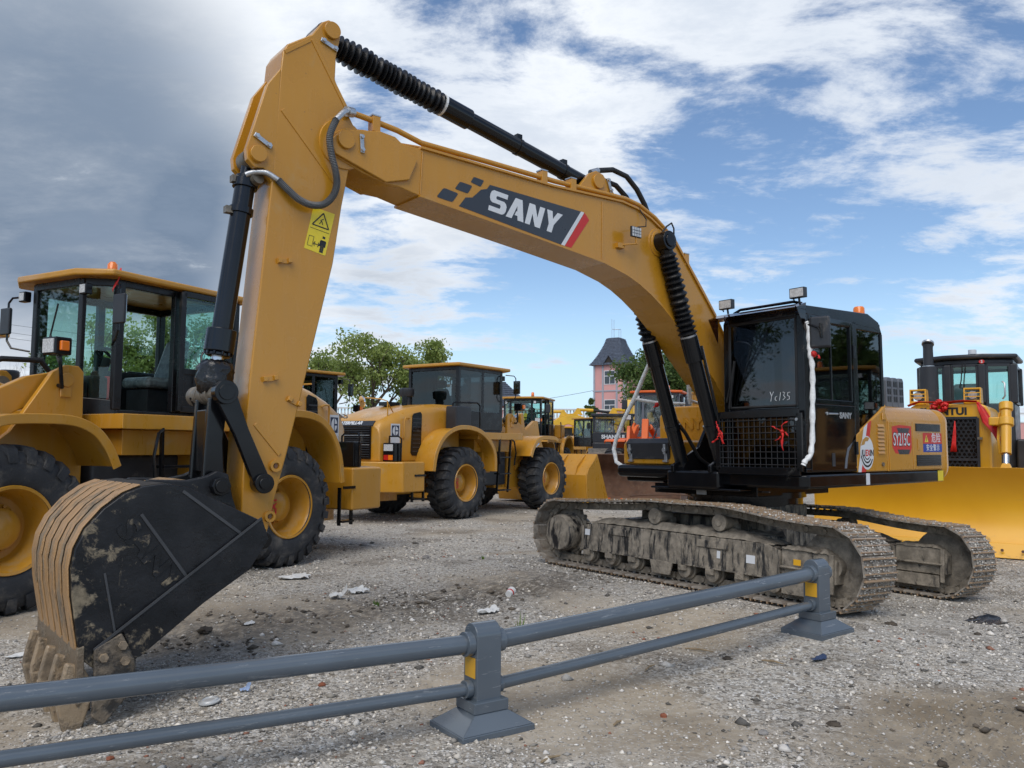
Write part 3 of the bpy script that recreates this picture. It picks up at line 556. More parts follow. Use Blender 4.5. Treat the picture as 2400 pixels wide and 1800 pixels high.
for side, vc in ((-1, -1.19), (1, 1.19)):
    q = MB(UM)
    for i, (u, z, t) in enumerate(TP):
        nrm = Vector((t.z, 0, -t.x)); Mi = mat_from(t, (0, 1, 0), -nrm if False else t.cross(Vector((0, 1, 0))), (u, vc, z))
        out = Vector(t.cross(Vector((0, 1, 0))))       # outward? fixed below
        sgn = 1 if (Vector((u, 0, z)) - Vector((0, 0, .4))).dot(out) > 0 else -1
        ax = t * (1 if sgn > 0 else -1); Mi = mat_from(ax, (0, 1, 0), ax.cross(Vector((0, 1, 0))), (u, vc, z))
        for y in (-.075, .075):
            q.hexa([(-.10, y - .022, -.105), (.10, y - .022, -.105), (.10, y + .022, -.105), (-.10, y + .022, -.105), (-.085, y - .022, -.030), (.085, y - .022, -.030), (.085, y + .022, -.030), (-.085, y + .022, -.030)], Mi)
        q.cyl((.095, -.11, -.068), (.095, .11, -.068), .026, n=8, M=Mi)
    ct = q.build('crawler_track', M['mud'], EX, smooth=0)
    for i, (u, z, t) in enumerate(TP):
        out = t.cross(Vector((0, 1, 0))); sgn = 1 if (Vector((u, 0, z)) - Vector((0, 0, .4))).dot(out) > 0 else -1; ax = t * sgn
        rot = Matrix.Rotation(random.uniform(-.02, .02), 4, 'Y')
        Mi = UM @ mat_from(ax, (0, 1, 0), ax.cross(Vector((0, 1, 0))), (u, vc, z)) @ rot
        if first_shoe: shoe0.parent = ct; shoe0.matrix_local = Mi; first_shoe = False
        else: same(shoe0, 'track_shoe', ct, Mi)
    # gravel and mud caked on the shoes
    vs, fs = [], []
    q = MB(UM)
    for k in range(5200):
        i = random.randrange(NSH); u, z, t = TP[i]
        if z < .30 and u < 1.4: continue
        if z > .7 and random.random() < .25: continue
        out = t.cross(Vector((0, 1, 0))); sgn = 1 if (Vector((u, 0, z)) - Vector((0, 0, .4))).dot(out) > 0 else -1; ax = t * sgn; nn = ax.cross(Vector((0, 1, 0)))
        p = Vector((u, vc, z)) + ax * random.uniform(-.09, .09) + Vector((0, random.uniform(-.285, .285), 0)) + nn * random.uniform(.006, .016); s = random.uniform(.006, .017)
        b = [Vector(w) * s * random.uniform(.7, 1.3) for w in ((1, 0, 0), (-1, 0, 0), (0, 1, 0), (0, -1, 0), (0, 0, .7), (0, 0, -.7))]
        q.add([p + w for w in b], [(0, 2, 4), (2, 1, 4), (1, 3, 4), (3, 0, 4), (2, 0, 5), (1, 2, 5), (3, 1, 5), (0, 3, 5)])
    o = q.build('caked_gravel', M['mudstone'] if 'mudstone' in M else M['stonemix'], ct, smooth=0, kind='stuff', fixn=False)
    # frame
    so = side    # outward direction along v
    def vv(a): return vc + so * a
    q = MB(UM); y0, y1 = sorted((vv(.215), vv(-.20)))
    q.prism([(-1.40, .235), (1.30, .235), (1.30, .50), (1.16, .55), (-1.20, .55), (-1.40, .50)], y0, y1, 'xz')
    ya, yb = sorted((vv(.228), vv(.216))); q.box(-1.40, 1.30, ya, yb, .222, .240)
    if so < 0: 
        for ua, ub in ((-.95, -.62), (.33, .72)): q.box(ua, ub, vv(.216), vv(.232), .44, .515)
    fr = q.build('track_frame', M['trackframe'], EX, bevel=.012)
    q = MB(UM)            # recoil-spring guard towards the idler
    q.prism([(1.30, .25), (1.86, .25), (1.86, .46), (1.80, .52), (1.30, .54)], *sorted((vv(.185), vv(-.185))), 'xz')
    for e_ in (1, -1): q.box(1.31, 1.82, *sorted((vv(e_ * .186), vv(e_ * .235))), .345, .365); q.box(1.31, 1.84, *sorted((vv(e_ * .186), vv(e_ * .215))), .24, .255); q.box(1.80, 1.845, *sorted((vv(e_ * .186), vv(e_ * .215))), .16, .52); q.box(1.32, 1.79, *sorted((vv(e_ * .19), vv(e_ * .21))), .10, .235)
    q.build('idler_guard', M['trackmud'], fr, bevel=.01)
    def mudheap(name, ulo, uhi, zb, amp, ph):
        def fn(a, c):
            u = ulo + (uhi - ulo) * a; v = vv(.205 - .40 * c); e = min(1, 8 * a, 8 * (1 - a)) * min(1, 6 * c + .15, 6 * (1 - c) + .3)
            return (u, v, zb + e * amp * (.35 + 1.3 * float(fbm(np.array(u * 5 + ph), np.array(v * 6), 1, 4))) + .012 * (float(vnoise(np.array(u * 40), np.array(v * 40), 2)) - .5))
        q = MB(UM); q.grid(fn, 110, 22); return q.build(name, M['mud'], fr, smooth=180, fixn=False)
    mudheap('mud_cake', -1.32, 1.22, .548, .085, 3 + side); mudheap('mud_cake', 1.28, 1.80, .515, .05, 9 + side)
    if so < 0:
        q = MB(UM); q.box(-1.33, -1.25, vv(.2155), vv(.2185), .40, .47); q.box(.93, 1.03, vv(.2155), vv(.2185), .34, .42); q.box(.58, .62, vv(.2155), vv(.2185), .345, .42); q.build('sticker', M['decalwhite'], fr)
        q = MB(UM); q.box(1.46, 1.535, vv(.2355), vv(.238), .385, .44); q.build('arrow_sticker', M['fenceyellow'], fr)
    for i, u in enumerate(np.linspace(-1.28, 1.22, 8)):
        q = MB(UM); q.lathe([(-.20, .06), (-.19, .085), (-.13, .085), (-.125, .105), (-.10, .105), (-.095, .085), (.095, .085), (.10, .105), (.125, .105), (.13, .085), (.19, .085), (.20, .06)], (u, vc, .175), (0, 1, 0), 18)
        q.box(u - .05, u + .05, *sorted((vv(.16), vv(.235))), .17, .225); q.build('track_roller', M['mud'], fr)
    q = MB(UM); q.prism([(-.30, .235), (.02, .235), (-.02, .09), (-.26, .09)], *sorted((vv(.205), vv(.232))), 'xz'); q.build('track_guide', M['mud'], fr, bevel=.008)
    for u in (-.29, .57):
        q = MB(UM); q.lathe([(-.09, .055), (.02, .055), (.03, .072), (.15, .072), (.155, .088), (.185, .088), (.19, .04), (.20, .035)], (u, vc, .705), (0, so, 0), 22); q.box(u - .05, u + .05, *sorted((vv(-.14), vv(-.05))), .54, .70); q.build('carrier_roller', M['mud'], fr)
    q = MB(UM); q.lathe([(-.05, .10), (-.05, .33), (-.04, .345), (.04, .345), (.05, .33), (.05, .10), (.14, .10), (.14, .02)], (CB, vc, .40), (0, so, 0), 40); q.build('idler', M['mud'], EX)
    q = MB(UM)
    prof = []
    for k in range(42):
        r = .325 if k % 2 else .285; a = 2 * math.pi * k / 42; prof.append((CA + r * math.cos(a), .40 + r * math.sin(a)))
    q.prism(prof, vc - .03, vc + .03, 'xz'); q.build('sprocket', M['mud'], EX, smooth=0)
    q = MB(UM); q.lathe([(-.16, .20), (.05, .25), (.06, .225), (.24, .222), (.262, .205), (.268, .0)], (CA + .03, vc, .385), (0, so, 0), 36); q.build('final_drive', M['drum'], EX)
    for a in range(0): pass

# ---- upper structure platform
q = MB(); q.prism([(.92, .37), (.92, 1.30), (.86, 1.362), (-2.25, 1.362), (-2.33, 1.30), (-2.36, 1.1), (-2.36, -1.1), (-2.25, -1.362), (.60, -1.362), (.60, -.36)], 1.135, 1.285, 'xy')
q.prism([(1.0, .36), (1.0, -.36), (-.6, -.5), (-.6, .5)], 1.10, 1.30, 'xy'); deck = q.build('deck', M['black'], EX, bevel=.03, seg=3)
q = MB(); q.box(-.75, .72, -.78, .66, 1.02, 1.134); q.box(.2, .98, -.62, .62, 1.085, 1.11); q.build('platform_frame', M['black'], EX, bevel=.01)
q = MB(); q.tube([(.62, .75, 1.075), (.66, .2, 1.075), (.74, -.2, 1.075)], .008, 6); q.build('grease_pipe', M['zinc'], deck)
q = MB(); q.box(.985, .99, .05, .19, 1.02, 1.10, Matrix.Translation((-.264, -.2, 0))); q.build('sticker', M['decalwhite'], deck)
q = MB(); q.box(-.37, -.29, 1.3625, 1.365, 1.15, 1.275); q.build('sticker', M['decalwhite'], deck)
q = MB(); q.box(-2.22, -2.07, 1.3625, 1.365, 1.15, 1.275); q.build('yellow_sticker', M['decalyellow'], deck)
# boom foot brackets
q = MB()
for s in (-1, 1): q.prism([(-.35, 1.28), (1.02, 1.28), (1.02, 1.36), (.55, 1.56), (.25, 2.00), (-.02, 2.02), (-.35, 1.7)], s * .235, s * .285, 'xz')
q.build('boom_bracket', M['black'], EX, bevel=.01)
# ---- cab
cabE = MB(); LI, LO = .37, 1.352
sidep = [(.885, 1.30), (.865, 2.94), (.80, 3.02), (-.48, 3.065), (-.72, 2.99), (-.795, 2.80), (-.80, 1.30)]
cabE.prism([(.87, 2.925), (.80, 3.02), (-.48, 3.065), (-.72, 2.99), (-.80, 2.85), (-.60, 2.90)], LI, LO, 'xz')          # roof
cabE.box(-.80, .88, LI, LO, 1.30, 1.345)                                                                   # floor
cabE.box(-.80, -.755, LI, LO, 1.345, 2.86)                                                                 # back
cabE.box(-.754, .80, LI, LI + .03, 1.345, 2.0)                                                             # far side, lower
for y0, y1 in ((LI, LI + .075), (LO - .085, LO)): cabE.hexa([(.80, y0, 1.345), (.885, y0, 1.345), (.885, y1, 1.345), (.80, y1, 1.345), (.77, y0, 2.93), (.866, y0, 2.93), (.866, y1, 2.93), (.77, y1, 2.93)])
for y0, y1 in ((LI, LI + .05), (LO - .05, LO)): cabE.box(-.215, -.115, y0, y1, 1.345, 2.95)
cabE.box(-.755, .80, LO - .05, LO - .001, 2.86, 2.97)
cabE.box(.86, .883, LI + .075, LO - .085, 1.90, 1.965); cabE.box(.84, .866, LI + .075, LO - .085, 2.90, 2.96)
cab = cabE.build('cab', M['black'], EX, bevel=.016, seg=3)
q = MB(); q.hexa([(.868, LI + .07, 1.96), (.872, LI + .07, 1.96), (.872, LO - .08, 1.96), (.868, LO - .08, 1.96), (.851, LI + .07, 2.92), (.855, LI + .07, 2.92), (.855, LO - .08, 2.92), (.851, LO - .08, 2.92)]); q.build('windshield', M['glass_dark'], cab)
q = MB(); q.box(.866, .870, LI + .07, LO - .08, 1.35, 1.905); q.build('lower_windshield', M['glass_dark'], cab)
q = MB()      # rubber surround of the windshield
for a, b in (((.874, .455, 1.985), (.874, 1.255, 1.985)), ((.857, .455, 2.905), (.857, 1.255, 2.905)), ((.874, .45, 1.985), (.857, .45, 2.905)), ((.874, 1.26, 1.985), (.857, 1.26, 2.905))): q.tube([a, b], .017, 6)
q.build('windshield_seal', M['rubber'], cab)
q = MB(); q.box(-.755, -.21, LO - .022, LO - .016, 1.70, 2.87); q.box(-.755, .80, LI + .008, LI + .014, 2.0, 2.92); q.build('side_window', M['glass_dark'], cab)
q = MB(); q.box(-.105, .79, LO - .026, LO + .006, 1.315, 2.005); door = q.build('door', M['doorblack'], cab, bevel=.008)
q = MB()
for a in (((.775, 2.03), (-.09, 2.03)), ((.775, 2.90), (-.09, 2.90)), ((.765, 2.0), (.735, 2.92)), ((-.085, 2.0), (-.085, 2.92))): q.bar((a[0][0], LO - .008, a[0][1]), (a[1][0], LO - .008, a[1][1]), .03, .055, (1, 0, .3) if a[0][0] == a[1][0] or abs(a[0][0] - a[1][0]) < .1 else (0, 0, 1))
q.bar((.33, LO - .012, 2.03), (.33, LO - .012, 2.90), .02, .022, (1, 0, 0)); q.build('door_frame', M['doorblack'], door, bevel=.006)
q = MB(); q.box(-.08, .75, LO - .020, LO - .015, 2.02, 2.90); q.build('door_window', M['glass_dark'], door)
q = MB(); q.sheet([(-.10, 1.70), (-.10, 1.655), (.085, 1.55), (.13, 1.44), (.155, 1.335), (.105, 1.335), (.085, 1.43), (.05, 1.52)], LO + .0085, 'xz', flip=True); q.build('silver_trim', M['slate'], door)
q = MB(); q.box(.34, .40, LO + .0065, LO + .010, 1.36, 1.50); q.build('kick_plate', M['charcoal'], door); q = MB(); q.cyl((.44, LO + .004, 1.91), (.30, LO + .03, 1.91), .010, n=8); q.cyl((.48, LO + .003, 1.91), (.48, LO + .016, 1.91), .018, n=12); q.build('door_handle', M['zinc'], door)
for z in (2.60, 1.55):
    q = MB(); q.cyl((-.11, LO + .012, z - .07), (-.11, LO + .012, z + .07), .018, n=10); q.build('hinge', M['black'], door)
text('lettering', 'SANY', TX(.10, LO + .0085, 1.895, (-1, 0, 0), (0, 0, 1)), .085, M['zinc'], door, bold=.004, xs=1.15)
# roof visor, wiper, lamps, guard, mirror, beacon
q = MB(); q.prism([(.87, 2.955), (1.03, 2.955), (1.035, 2.972), (.86, 3.035)], .30, 1.385, 'xz'); q.prism([(.875, 2.72), (1.03, 2.955), (.87, 2.97)], .30, .308, 'xz'); q.prism([(.875, 2.72), (1.03, 2.955), (.87, 2.97)], 1.377, 1.385, 'xz'); q.build('visor', M['visor'], cab)
q = MB(); q.tube([(.90, .42, 2.05), (.905, .52, 2.42)], .010, 6); q.bar((.905, .46, 1.98), (.90, .535, 2.50), .02, .02); q.build('wiper', M['rubber'], cab)
q = MB(); q.tube([(.78, .46, 3.045), (.79, .55, 3.075), (.79, 1.2, 3.075), (.76, 1.28, 3.05)], .016, 8); q.build('roof_bar', M['black'], cab)
for y, z in ((.41, 3.075), (1.29, 3.075)):
    q = MB(); q.box(.815, .875, y - .085, y + .085, z + .02, z + .125, None); q.cyl((.82, y, z - .03), (.83, y, z + .02), .012, n=8); q.tube([(.82, y - .06, z - .0), (.84, y - .06, z + .03)], .008, 6); lp = q.build('work_lamp', M['charcoal'], cab, bevel=.008)
    q = MB(); q.box(.8752, .879, y - .075, y + .075, z + .03, z + .115); q.build('lens', M['lens'], lp)
q = MB(); q.cyl((-.69, 1.14, 3.00), (-.69, 1.14, 3.075), .075, .07, 20); bc = q.build('beacon', M['black'], cab)
q = MB(); q.lathe([(0, .066), (.10, .062), (.118, .05), (.122, 0)], (-.69, 1.14, 3.076), (0, 0, 1), 24); q.build('lens', M['amber'], bc)
q = MB(); fy0, fy1, fz0, fz1, fx = .365, 1.345, 1.315, 1.905, .985
for a, b in (((fx, fy0, fz0), (fx, fy1, fz0)), ((fx, fy0, fz1), (fx, fy1, fz1)), ((fx, fy0, fz0), (fx, fy0, fz1)), ((fx, fy1, fz0), (fx, fy1, fz1))):
    q.bar(a, b, .03, .075 if a[2] == b[2] else .06, (0, 0, 1) if a[2] == b[2] else (0, 1, 0))
for y in (fy0, fy1):
    for z in (1.36, 1.86): q.bar((fx, y, z), (.88, min(max(y, .40), 1.32), z), .03, .03)
guard = q.build('front_guard', M['black'], cab, bevel=.005)
q = MB()
for i in range(14): y = fy0 + .055 + i * (fy1 - fy0 - .11) / 13; q.tube([(fx, y, fz0 + .03), (fx, y, fz1 - .03)], .0045, 5)
for i in range(8): z = fz0 + .065 + i * (fz1 - fz0 - .13) / 7; q.tube([(fx + .006, fy0 + .03, z), (fx + .006, fy1 - .03, z)], .0045, 5)
q.build('guard_mesh', M['guardwire'], guard)
q = MB(); q.cyl((fx + .015, fy1 - .02, 1.84), (fx + .022, fy1 - .02, 1.84), .016, n=12); q.build('bolt', M['zinc'], guard)
q = MB(); q.hexa([(.83, 1.40, 2.555), (.88, 1.42, 2.555), (.83, 1.62, 2.555), (.78, 1.60, 2.555), (.83, 1.40, 2.88), (.88, 1.42, 2.88), (.83, 1.62, 2.88), (.78, 1.60, 2.88)])
mr = q.build('mirror', M['charcoal'], cab, bevel=.03, seg=4)
q = MB(); q.tube([(.85, 1.36, 2.80), (.87, 1.42, 2.80), (.875, 1.52, 2.76), (.86, 1.54, 2.70)], .012, 8); q.tube([(.86, 1.54, 2.66), (.87, 1.54, 2.80)], .014, 8); q.build('mirror_arm', M['black'], mr)
# seat, console and the red-tagged levers behind the glass
q = MB(); q.box(-.30, .22, .62, 1.10, 1.62, 1.76); q.hexa([(-.38, .64, 1.76), (-.26, .64, 1.76), (-.26, 1.08, 1.76), (-.38, 1.08, 1.76), (-.50, .68, 2.38), (-.40, .68, 2.38), (-.40, 1.04, 2.38), (-.50, 1.04, 2.38)]); q.box(-.49, -.40, .76, .96, 2.40, 2.60); q.box(-.2, .15, .70, 1.02, 1.35, 1.62); q.build('seat', M['seatbrown'], cab, bevel=.05, seg=3)
q = MB(); q.box(-.1, .45, .45, .58, 1.40, 1.92); q.box(-.1, .40, 1.12, 1.22, 1.40, 1.90); q.tube([(.55, .86, 1.36), (.6, .86, 1.85)], .018, 8); q.build('console', M['interior'], cab, bevel=.02)
q = MB(); q.tube([(.58, .80, 1.62), (.62, .83, 1.80), (.60, .84, 1.99), (.57, .83, 2.10)], [.05, .075, .06, .03], 8); q.build('red_cover', M['red'], cab)
# hand lettering on the windshield
def strokes(name, lst, S, r, mat, parent):
    q = MB()
    for st in lst: q.tube([S(a, b) for a, b in st], r, 5)
    return q.build(name, mat, parent)
def SW(a, b): return (.878 - (2.06 + b * .085 - 1.96) * .017, .95 + a * .21, 2.04 + b * .10)
strokes('chalk_lettering', [[(0, 1), (.09, .55)], [(.2, 1), (.09, .55), (.04, 0)], [(.38, .5), (.30, .42), (.28, .15), (.36, .05)], [(.60, .9), (.53, .05)], [(.72, .9), (.83, .85), (.76, .55), (.85, .35), (.72, .08)], [(1.12, .85), (.99, .82), (.97, .52), (1.08, .42), (1.07, .15), (.95, .08)]], SW, .0035, M['decalwhite'], cab)
# ---- engine hood and counterweight
def hood_sec(): 
    p = []
    for a in np.linspace(0, 90, 8): p.append((1.16 + .20 * math.cos(R(a)), 1.85 + .20 * math.sin(R(a))))
    return [(1.36, 1.286)] + p + [(-b, c) for b, c in p[::-1]] + [(-1.36, 1.286)]
q = MB(); q.prism(hood_sec(), -2.20, -.815, 'yz'); hood = q.build('engine_hood', M['yellow'], EX, bevel=.01)
q = MB(); q.box(-2.54, -2.203, -1.355, 1.355, 1.14, 2.045); q.build('counterweight', M['yellow'], EX, bevel=.17, seg=8)
q = MB(); q.prism([(-.812, 1.287), (-.118, 1.287), (-.118, 1.70), (-.37, 1.82), (-.66, 1.965), (-.812, 2.06)], 1.05, 1.358, 'xz'); sp = q.build('side_panel', M['yellow'], EX, bevel=.02, seg=3)
for x0, x1 in ((-1.405, -.83), (-2.195, -1.42)):
    q = MB(); q.prism([(x0, 1.30), (x1, 1.30), (x1, 1.86), (x0, 1.86)], 1.3605, 1.372, 'xz'); q.build('hood_door', M['yellow'], hood, bevel=.006)
for z0, z1 in ((1.755, 1.845), (1.34, 1.47)):
    q = MB(); q.box(-2.15, -1.49, 1.3722, 1.375, z0, z1); v = q.build('vent', M['black'], hood)
    for i in range(6):
        q = MB(); z = z0 + (i + .5) * (z1 - z0) / 6; q.box(-2.14, -1.50, 1.3755, 1.384, z - .004, z + .004, None); q.build('slat', M['charcoal'], v)
q = MB(); q.box(-.74, -.565, 1.3585, 1.361, 1.46, 1.84); lv = q.build('louvre', M['yellow'], sp)
for i in range(8):
    q = MB(); z = 1.49 + i * .043; q.prism([(1.362, z), (1.376, z), (1.362, z + .03)], -.725, -.58, 'yz'); q.build('slat', M['yellow'], lv)
q = MB(); q.box(-.78, -.70, 1.3585, 1.375, 1.87, 1.95); q.build('latch', M['yellow'], sp, bevel=.02); q = MB(); q.cyl((-.68, 1.358, 1.37), (-.68, 1.375, 1.37), .022, n=12); q.build('lock', M['dull'], sp)
q = MB(); q.box(-1.60, -1.53, 1.3722, 1.378, 1.53, 1.66); q.build('latch', M['yellow'], hood, bevel=.008)
# exhaust cover behind the cab
for i in range(3):
    q = MB(); x0 = -1.62 - i * .16; q.prism([(x0 - .145, 2.04), (x0, 2.04), (x0, 2.40), (x0 - .03, 2.44), (x0 - .12, 2.44), (x0 - .145, 2.40)], .55, .98, 'xz'); e = q.build('exhaust_cover', M['slate'], hood, bevel=.012)
    q = MB()
    for j in range(3):
        for k in range(2): q.box(x0 - .06 - k * .055, x0 - .025 - k * .055, .9805, .984, 2.13 + j * .095, 2.20 + j * .095)
    q.build('cooling_slot', M['inkblack'], e)
# decals on the hood
q = MB(); q.sheet([(-.90, 1.80), (-1.10, 1.82), (-1.38, 1.81), (-1.38, 1.55), (-1.33, 1.485), (-.97, 1.49), (-.90, 1.56)], 1.3728, 'xz', flip=True); dc = q.build('model_decal', M['redpaint'], hood)
for zz in (1.785, 1.535): q = MB(); q.sheet([(-1.02, zz), (-1.34, zz), (-1.30, zz - .055), (-1.06, zz - .055)], 1.3734, 'xz', flip=True); q.build('decal_grille', M['decalgrey'], dc)
text('lettering', 'SY215C', TX(-1.13, 1.3742, 1.645, (-1, 0, 0), (0, 0, 1)), .21, M['inkblack'], dc, bold=.009, ext=.0005, xs=.60); text('lettering', 'SY215C', TX(-1.13, 1.3752, 1.645, (-1, 0, 0), (0, 0, 1)), .21, M['decalwhite'], dc, bold=.001, ext=.0005, xs=.60)
q = MB(); q.box(-2.19, -1.68, 1.3728, 1.3738, 1.605, 1.735); dr = q.build('danger_decal', M['redpaint'], hood)
text('lettering', '危险', TX(-2.03, 1.3745, 1.67, (-1, 0, 0), (0, 0, 1)), .125, M['decalwhite'], dr, bold=.001, ext=.0005)
q = MB(); q.sheet([(-1.72, 1.625), (-1.82, 1.625), (-1.77, 1.715)], 1.3742, 'xz', flip=True); q.build('warning_triangle', M['decalyellow'], dr)
q = MB(); q.box(-1.776, -1.764, 1.3744, 1.3748, 1.635, 1.69); q.build('warning_mark', M['inkblack'], dr)
q = MB(); q.box(-2.19, -1.68, 1.3728, 1.3738, 1.505, 1.603); db = q.build('safety_decal', M['bluepaint'], hood)
text('lettering', '安全警示', TX(-1.94, 1.3745, 1.553, (-1, 0, 0), (0, 0, 1)), .085, M['decalwhite'], db, bold=.001, ext=.0005, space=1.2)
q = MB(); q.sheet([(-.13, 1.29), (-.20, 1.29), (-.37, 1.83), (-.28, 1.775)], 1.3592, 'xz', flip=True); q.build('white_stripe', M['decalwhite'], sp)
q = MB(); q.sheet([(-.20, 1.29), (-.30, 1.29), (-.46, 1.865), (-.37, 1.825)], 1.3592, 'xz', flip=True); q.build('red_stripe', M['redpaint'], sp)
JX, JZ = -.335, 1.50
q = MB(); q.sheet([(JX + .150 * math.cos(a), JZ + .185 * math.sin(a)) for a in np.linspace(0, 2 * math.pi, 41)[:-1]], 1.3602, 'xz', flip=True); jd = q.build('dealer_decal', M['decalwhite'], sp)
q = MB(); q.sheet([(JX + .13, JZ + .075), (JX + .09, JZ + .14), (JX + .02, JZ + .175), (JX - .06, JZ + .165), (JX - .03, JZ + .13), (JX + .03, JZ + .125), (JX + .05, JZ + .09), (JX + .09, JZ + .085)], 1.3610, 'xz', flip=False); q.build('decal_swirl', M['ochreprint'], jd)
q = MB()
for r0, r1, a0, a1 in ((.155, .135, 195, 330), (.115, .098, 200, 320), (.08, .068, 205, 315)):
    A = np.linspace(R(a0), R(a1), 14); q.sheet([(JX - r0 * .9 * math.cos(a), JZ + .01 + r0 * 1.1 * math.sin(a)) for a in A] + [(JX - r1 * .9 * math.cos(a), JZ + .01 + r1 * 1.1 * math.sin(a)) for a in A[::-1]], 1.3610, 'xz')
q.build('decal_arcs', M['inkblack'], jd)
text('lettering', 'JU', TX(JX + .085, 1.3612, JZ - .005, (-1, 0, 0), (0, 0, 1)), .095, M['inkblack'], jd, bold=.003, ext=.0004, shear=.15, xs=.9); text('lettering', 'EX', TX(JX - .012, 1.3612, JZ - .005, (-1, 0, 0), (0, 0, 1)), .095, M['redpaint'], jd, bold=.003, ext=.0004, shear=.15, xs=.9); text('lettering', 'IN', TX(JX - .10, 1.3612, JZ - .005, (-1, 0, 0), (0, 0, 1)), .095, M['inkblack'], jd, bold=.003, ext=.0004, shear=.15, xs=.9)
# ---- tank and toolbox on the far side of the boom
q = MB(); q.prism([(-1.352, 1.29), (-.52, 1.29), (-.52, 2.06), (-.58, 2.10), (-1.18, 2.10), (-1.352, 1.98)], -1.10, -.05, 'yz'); tank = q.build('fuel_tank', M['yellow'], EX, bevel=.025, seg=3)
text('lettering', 'SANY', TX(-.049, -.92, 1.86, (0, 1, 0), (0, 0, 1)), .20, M['yellow'], tank, bold=.006, ext=.012, xs=1.15)
q = MB(); q.lathe([(0, .085), (.165, .085), (.166, .095), (.185, .095), (.19, .085), (.2, .0)], (-.15, -.78, 2.09), (0, 0, 1), 24); q.build('filler_cap', M['yellow'], tank)
q = MB(); q.box(.0, .86, -1.30, -.36, 1.20, 1.352); tp = q.build('toolbox_platform', M['black'], EX, bevel=.06, seg=4)
q = MB(); q.prism([(-1.262, 1.355), (-.40, 1.355), (-.40, 1.62), (-.44, 1.655), (-1.20, 1.655), (-1.262, 1.60)], -.04, .75, 'yz'); tb = q.build('toolbox', M['yellow'], EX, bevel=.02, seg=3)
q = MB(); q.prism([(.60, 1.672), (.752, 1.672), (.80, 1.615), (.765, 1.44), (.752, 1.44), (.752, 1.62), (.6, 1.66)], -1.17, -.50, 'xz'); q.box(.7505, .765, -1.16, -.51, 1.42, 1.62); q.build('toolbox_lid', M['charcoal'], tb, bevel=.012)
for y in (-1.12, -.56):
    q = MB(); q.box(.79, .80, y - .018, y + .018, 1.48, 1.60); q.cyl((.775, y, 1.53), (.81, y, 1.53), .028, n=12); q.box(.752, .775, y - .022, y + .022, 1.40, 1.49); q.box(.752, .79, y - .035, y + .035, 1.385, 1.41); q.build('latch', M['zinc'], tb, bevel=.003)
q = MB(); pts = [(.80, -1.20, 1.31), (.82, -1.32, 1.38), (.82, -1.36, 1.54), (.82, -1.33, 1.64), (.81, -1.18, 1.93), (.80, -1.02, 2.17), (.79, -.80, 2.56), (.78, -.68, 2.74), (.76, -.60, 2.77), (.66, -.50, 2.74), (.50, -.50, 2.60), (.36, -.52, 2.34), (.34, -.53, 2.14), (.32, -.53, 2.10)]
q.tube(pts, [.024 + .004 * ((i * 7) % 3) / 2 for i in range(len(pts))], 10); q.tube([(.80, -1.00, 2.16), (.6, -.85, 2.12), (.34, -.60, 2.10)], .02, 10); q.tube([(.33, -.53, 2.14), (.1, -.53, 2.10), (0, -.6, 2.10)], .02, 8); q.build('wrapped_handrail', M['white'], EX)
q = MB(); pts = [(.86, 1.375, 2.83), (.85, 1.40, 2.79), (.845, 1.40, 2.62), (.845, 1.405, 2.50), (.84, 1.42, 2.40), (.84, 1.42, 2.18), (.86, 1.42, 1.93), (.88, 1.42, 1.62), (.92, 1.42, 1.48), (.99, 1.40, 1.42), (1.0, 1.38, 1.37)]
pp = []; 
for a, b in zip(pts[:-1], pts[1:]):
    for t in np.linspace(0, 1, 5)[:-1]: pp.append(Vector(a).lerp(Vector(b), t))
q.tube(pp, [.026 + .005 * math.sin(i * 2.1) for i in range(len(pp))], 10); q.build('wrapped_handrail', M['white'], EX)
# ---- boom
BW = .188
boomp = [(5.46, 4.06), (5.30, 4.09), (5.16, 4.10), (5.02, 4.095), (4.93, 4.06), (4.76, 4.065), (3.26, 4.05), (2.60, 4.075), (2.30, 4.085), (2.06, 4.055), (1.86, 3.99), (1.68, 3.90), (1.45, 3.79), (.76, 3.04), (.12, 2.13), (-.05, 1.98), (-.10, 1.84), (-.02, 1.72), (.12, 1.68), (.28, 1.74), (.79, 2.30), (1.05, 2.53), (1.51, 2.93), (1.70, 3.07), (1.88, 3.18), (2.05, 3.265), (2.24, 3.335), (2.58, 3.415), (3.4, 3.51), (4.0, 3.575), (4.77, 3.655), (4.96, 3.69), (5.09, 3.69), (5.30, 3.735), (5.55, 3.82), (5.59, 3.90), (5.56, 4.0)]
core = [p for p in boomp]
q = MB(); q.prism(core, -BW, BW, 'xz'); boom = q.build('boom', M['yellow'], EX, bevel=.010)
q = MB()       # flange lips along the top and bottom edges
def strip(pts, y0, y1, t):
    for a, b in zip(pts[:-1], pts[1:]): q.bar((a[0], (y0 + y1) / 2, a[1]), (b[0], (y0 + y1) / 2, b[1]), abs(y1 - y0), t)
def off(pts, d): return [(a, b + d) for a, b in pts]
strip(off(boomp[5:15], .004), -BW - .022, BW + .022, .02); strip(off(boomp[20:31], -.004), -BW - .022, BW + .022, .02); q.build('boom_flange', M['yellow'], boom)
q = MB()
for s in (-1, 1): q.prism([(5.50, 4.03), (5.16, 4.102), (5.02, 4.09), (4.80, 3.95), (4.88, 3.76), (5.10, 3.693), (5.55, 3.825), (5.60, 3.92)], s * (BW + .001), s * (BW + .03), 'xz')
q.build('boom_fork', M['yellow'], boom, bevel=.008)
q = MB(); q.cyl((5.47, -BW - .05, 3.95), (5.47, BW + .055, 3.95), .072, n=28); q.build('arm_pivot_pin', M['yellow'], boom, bevel=.006)
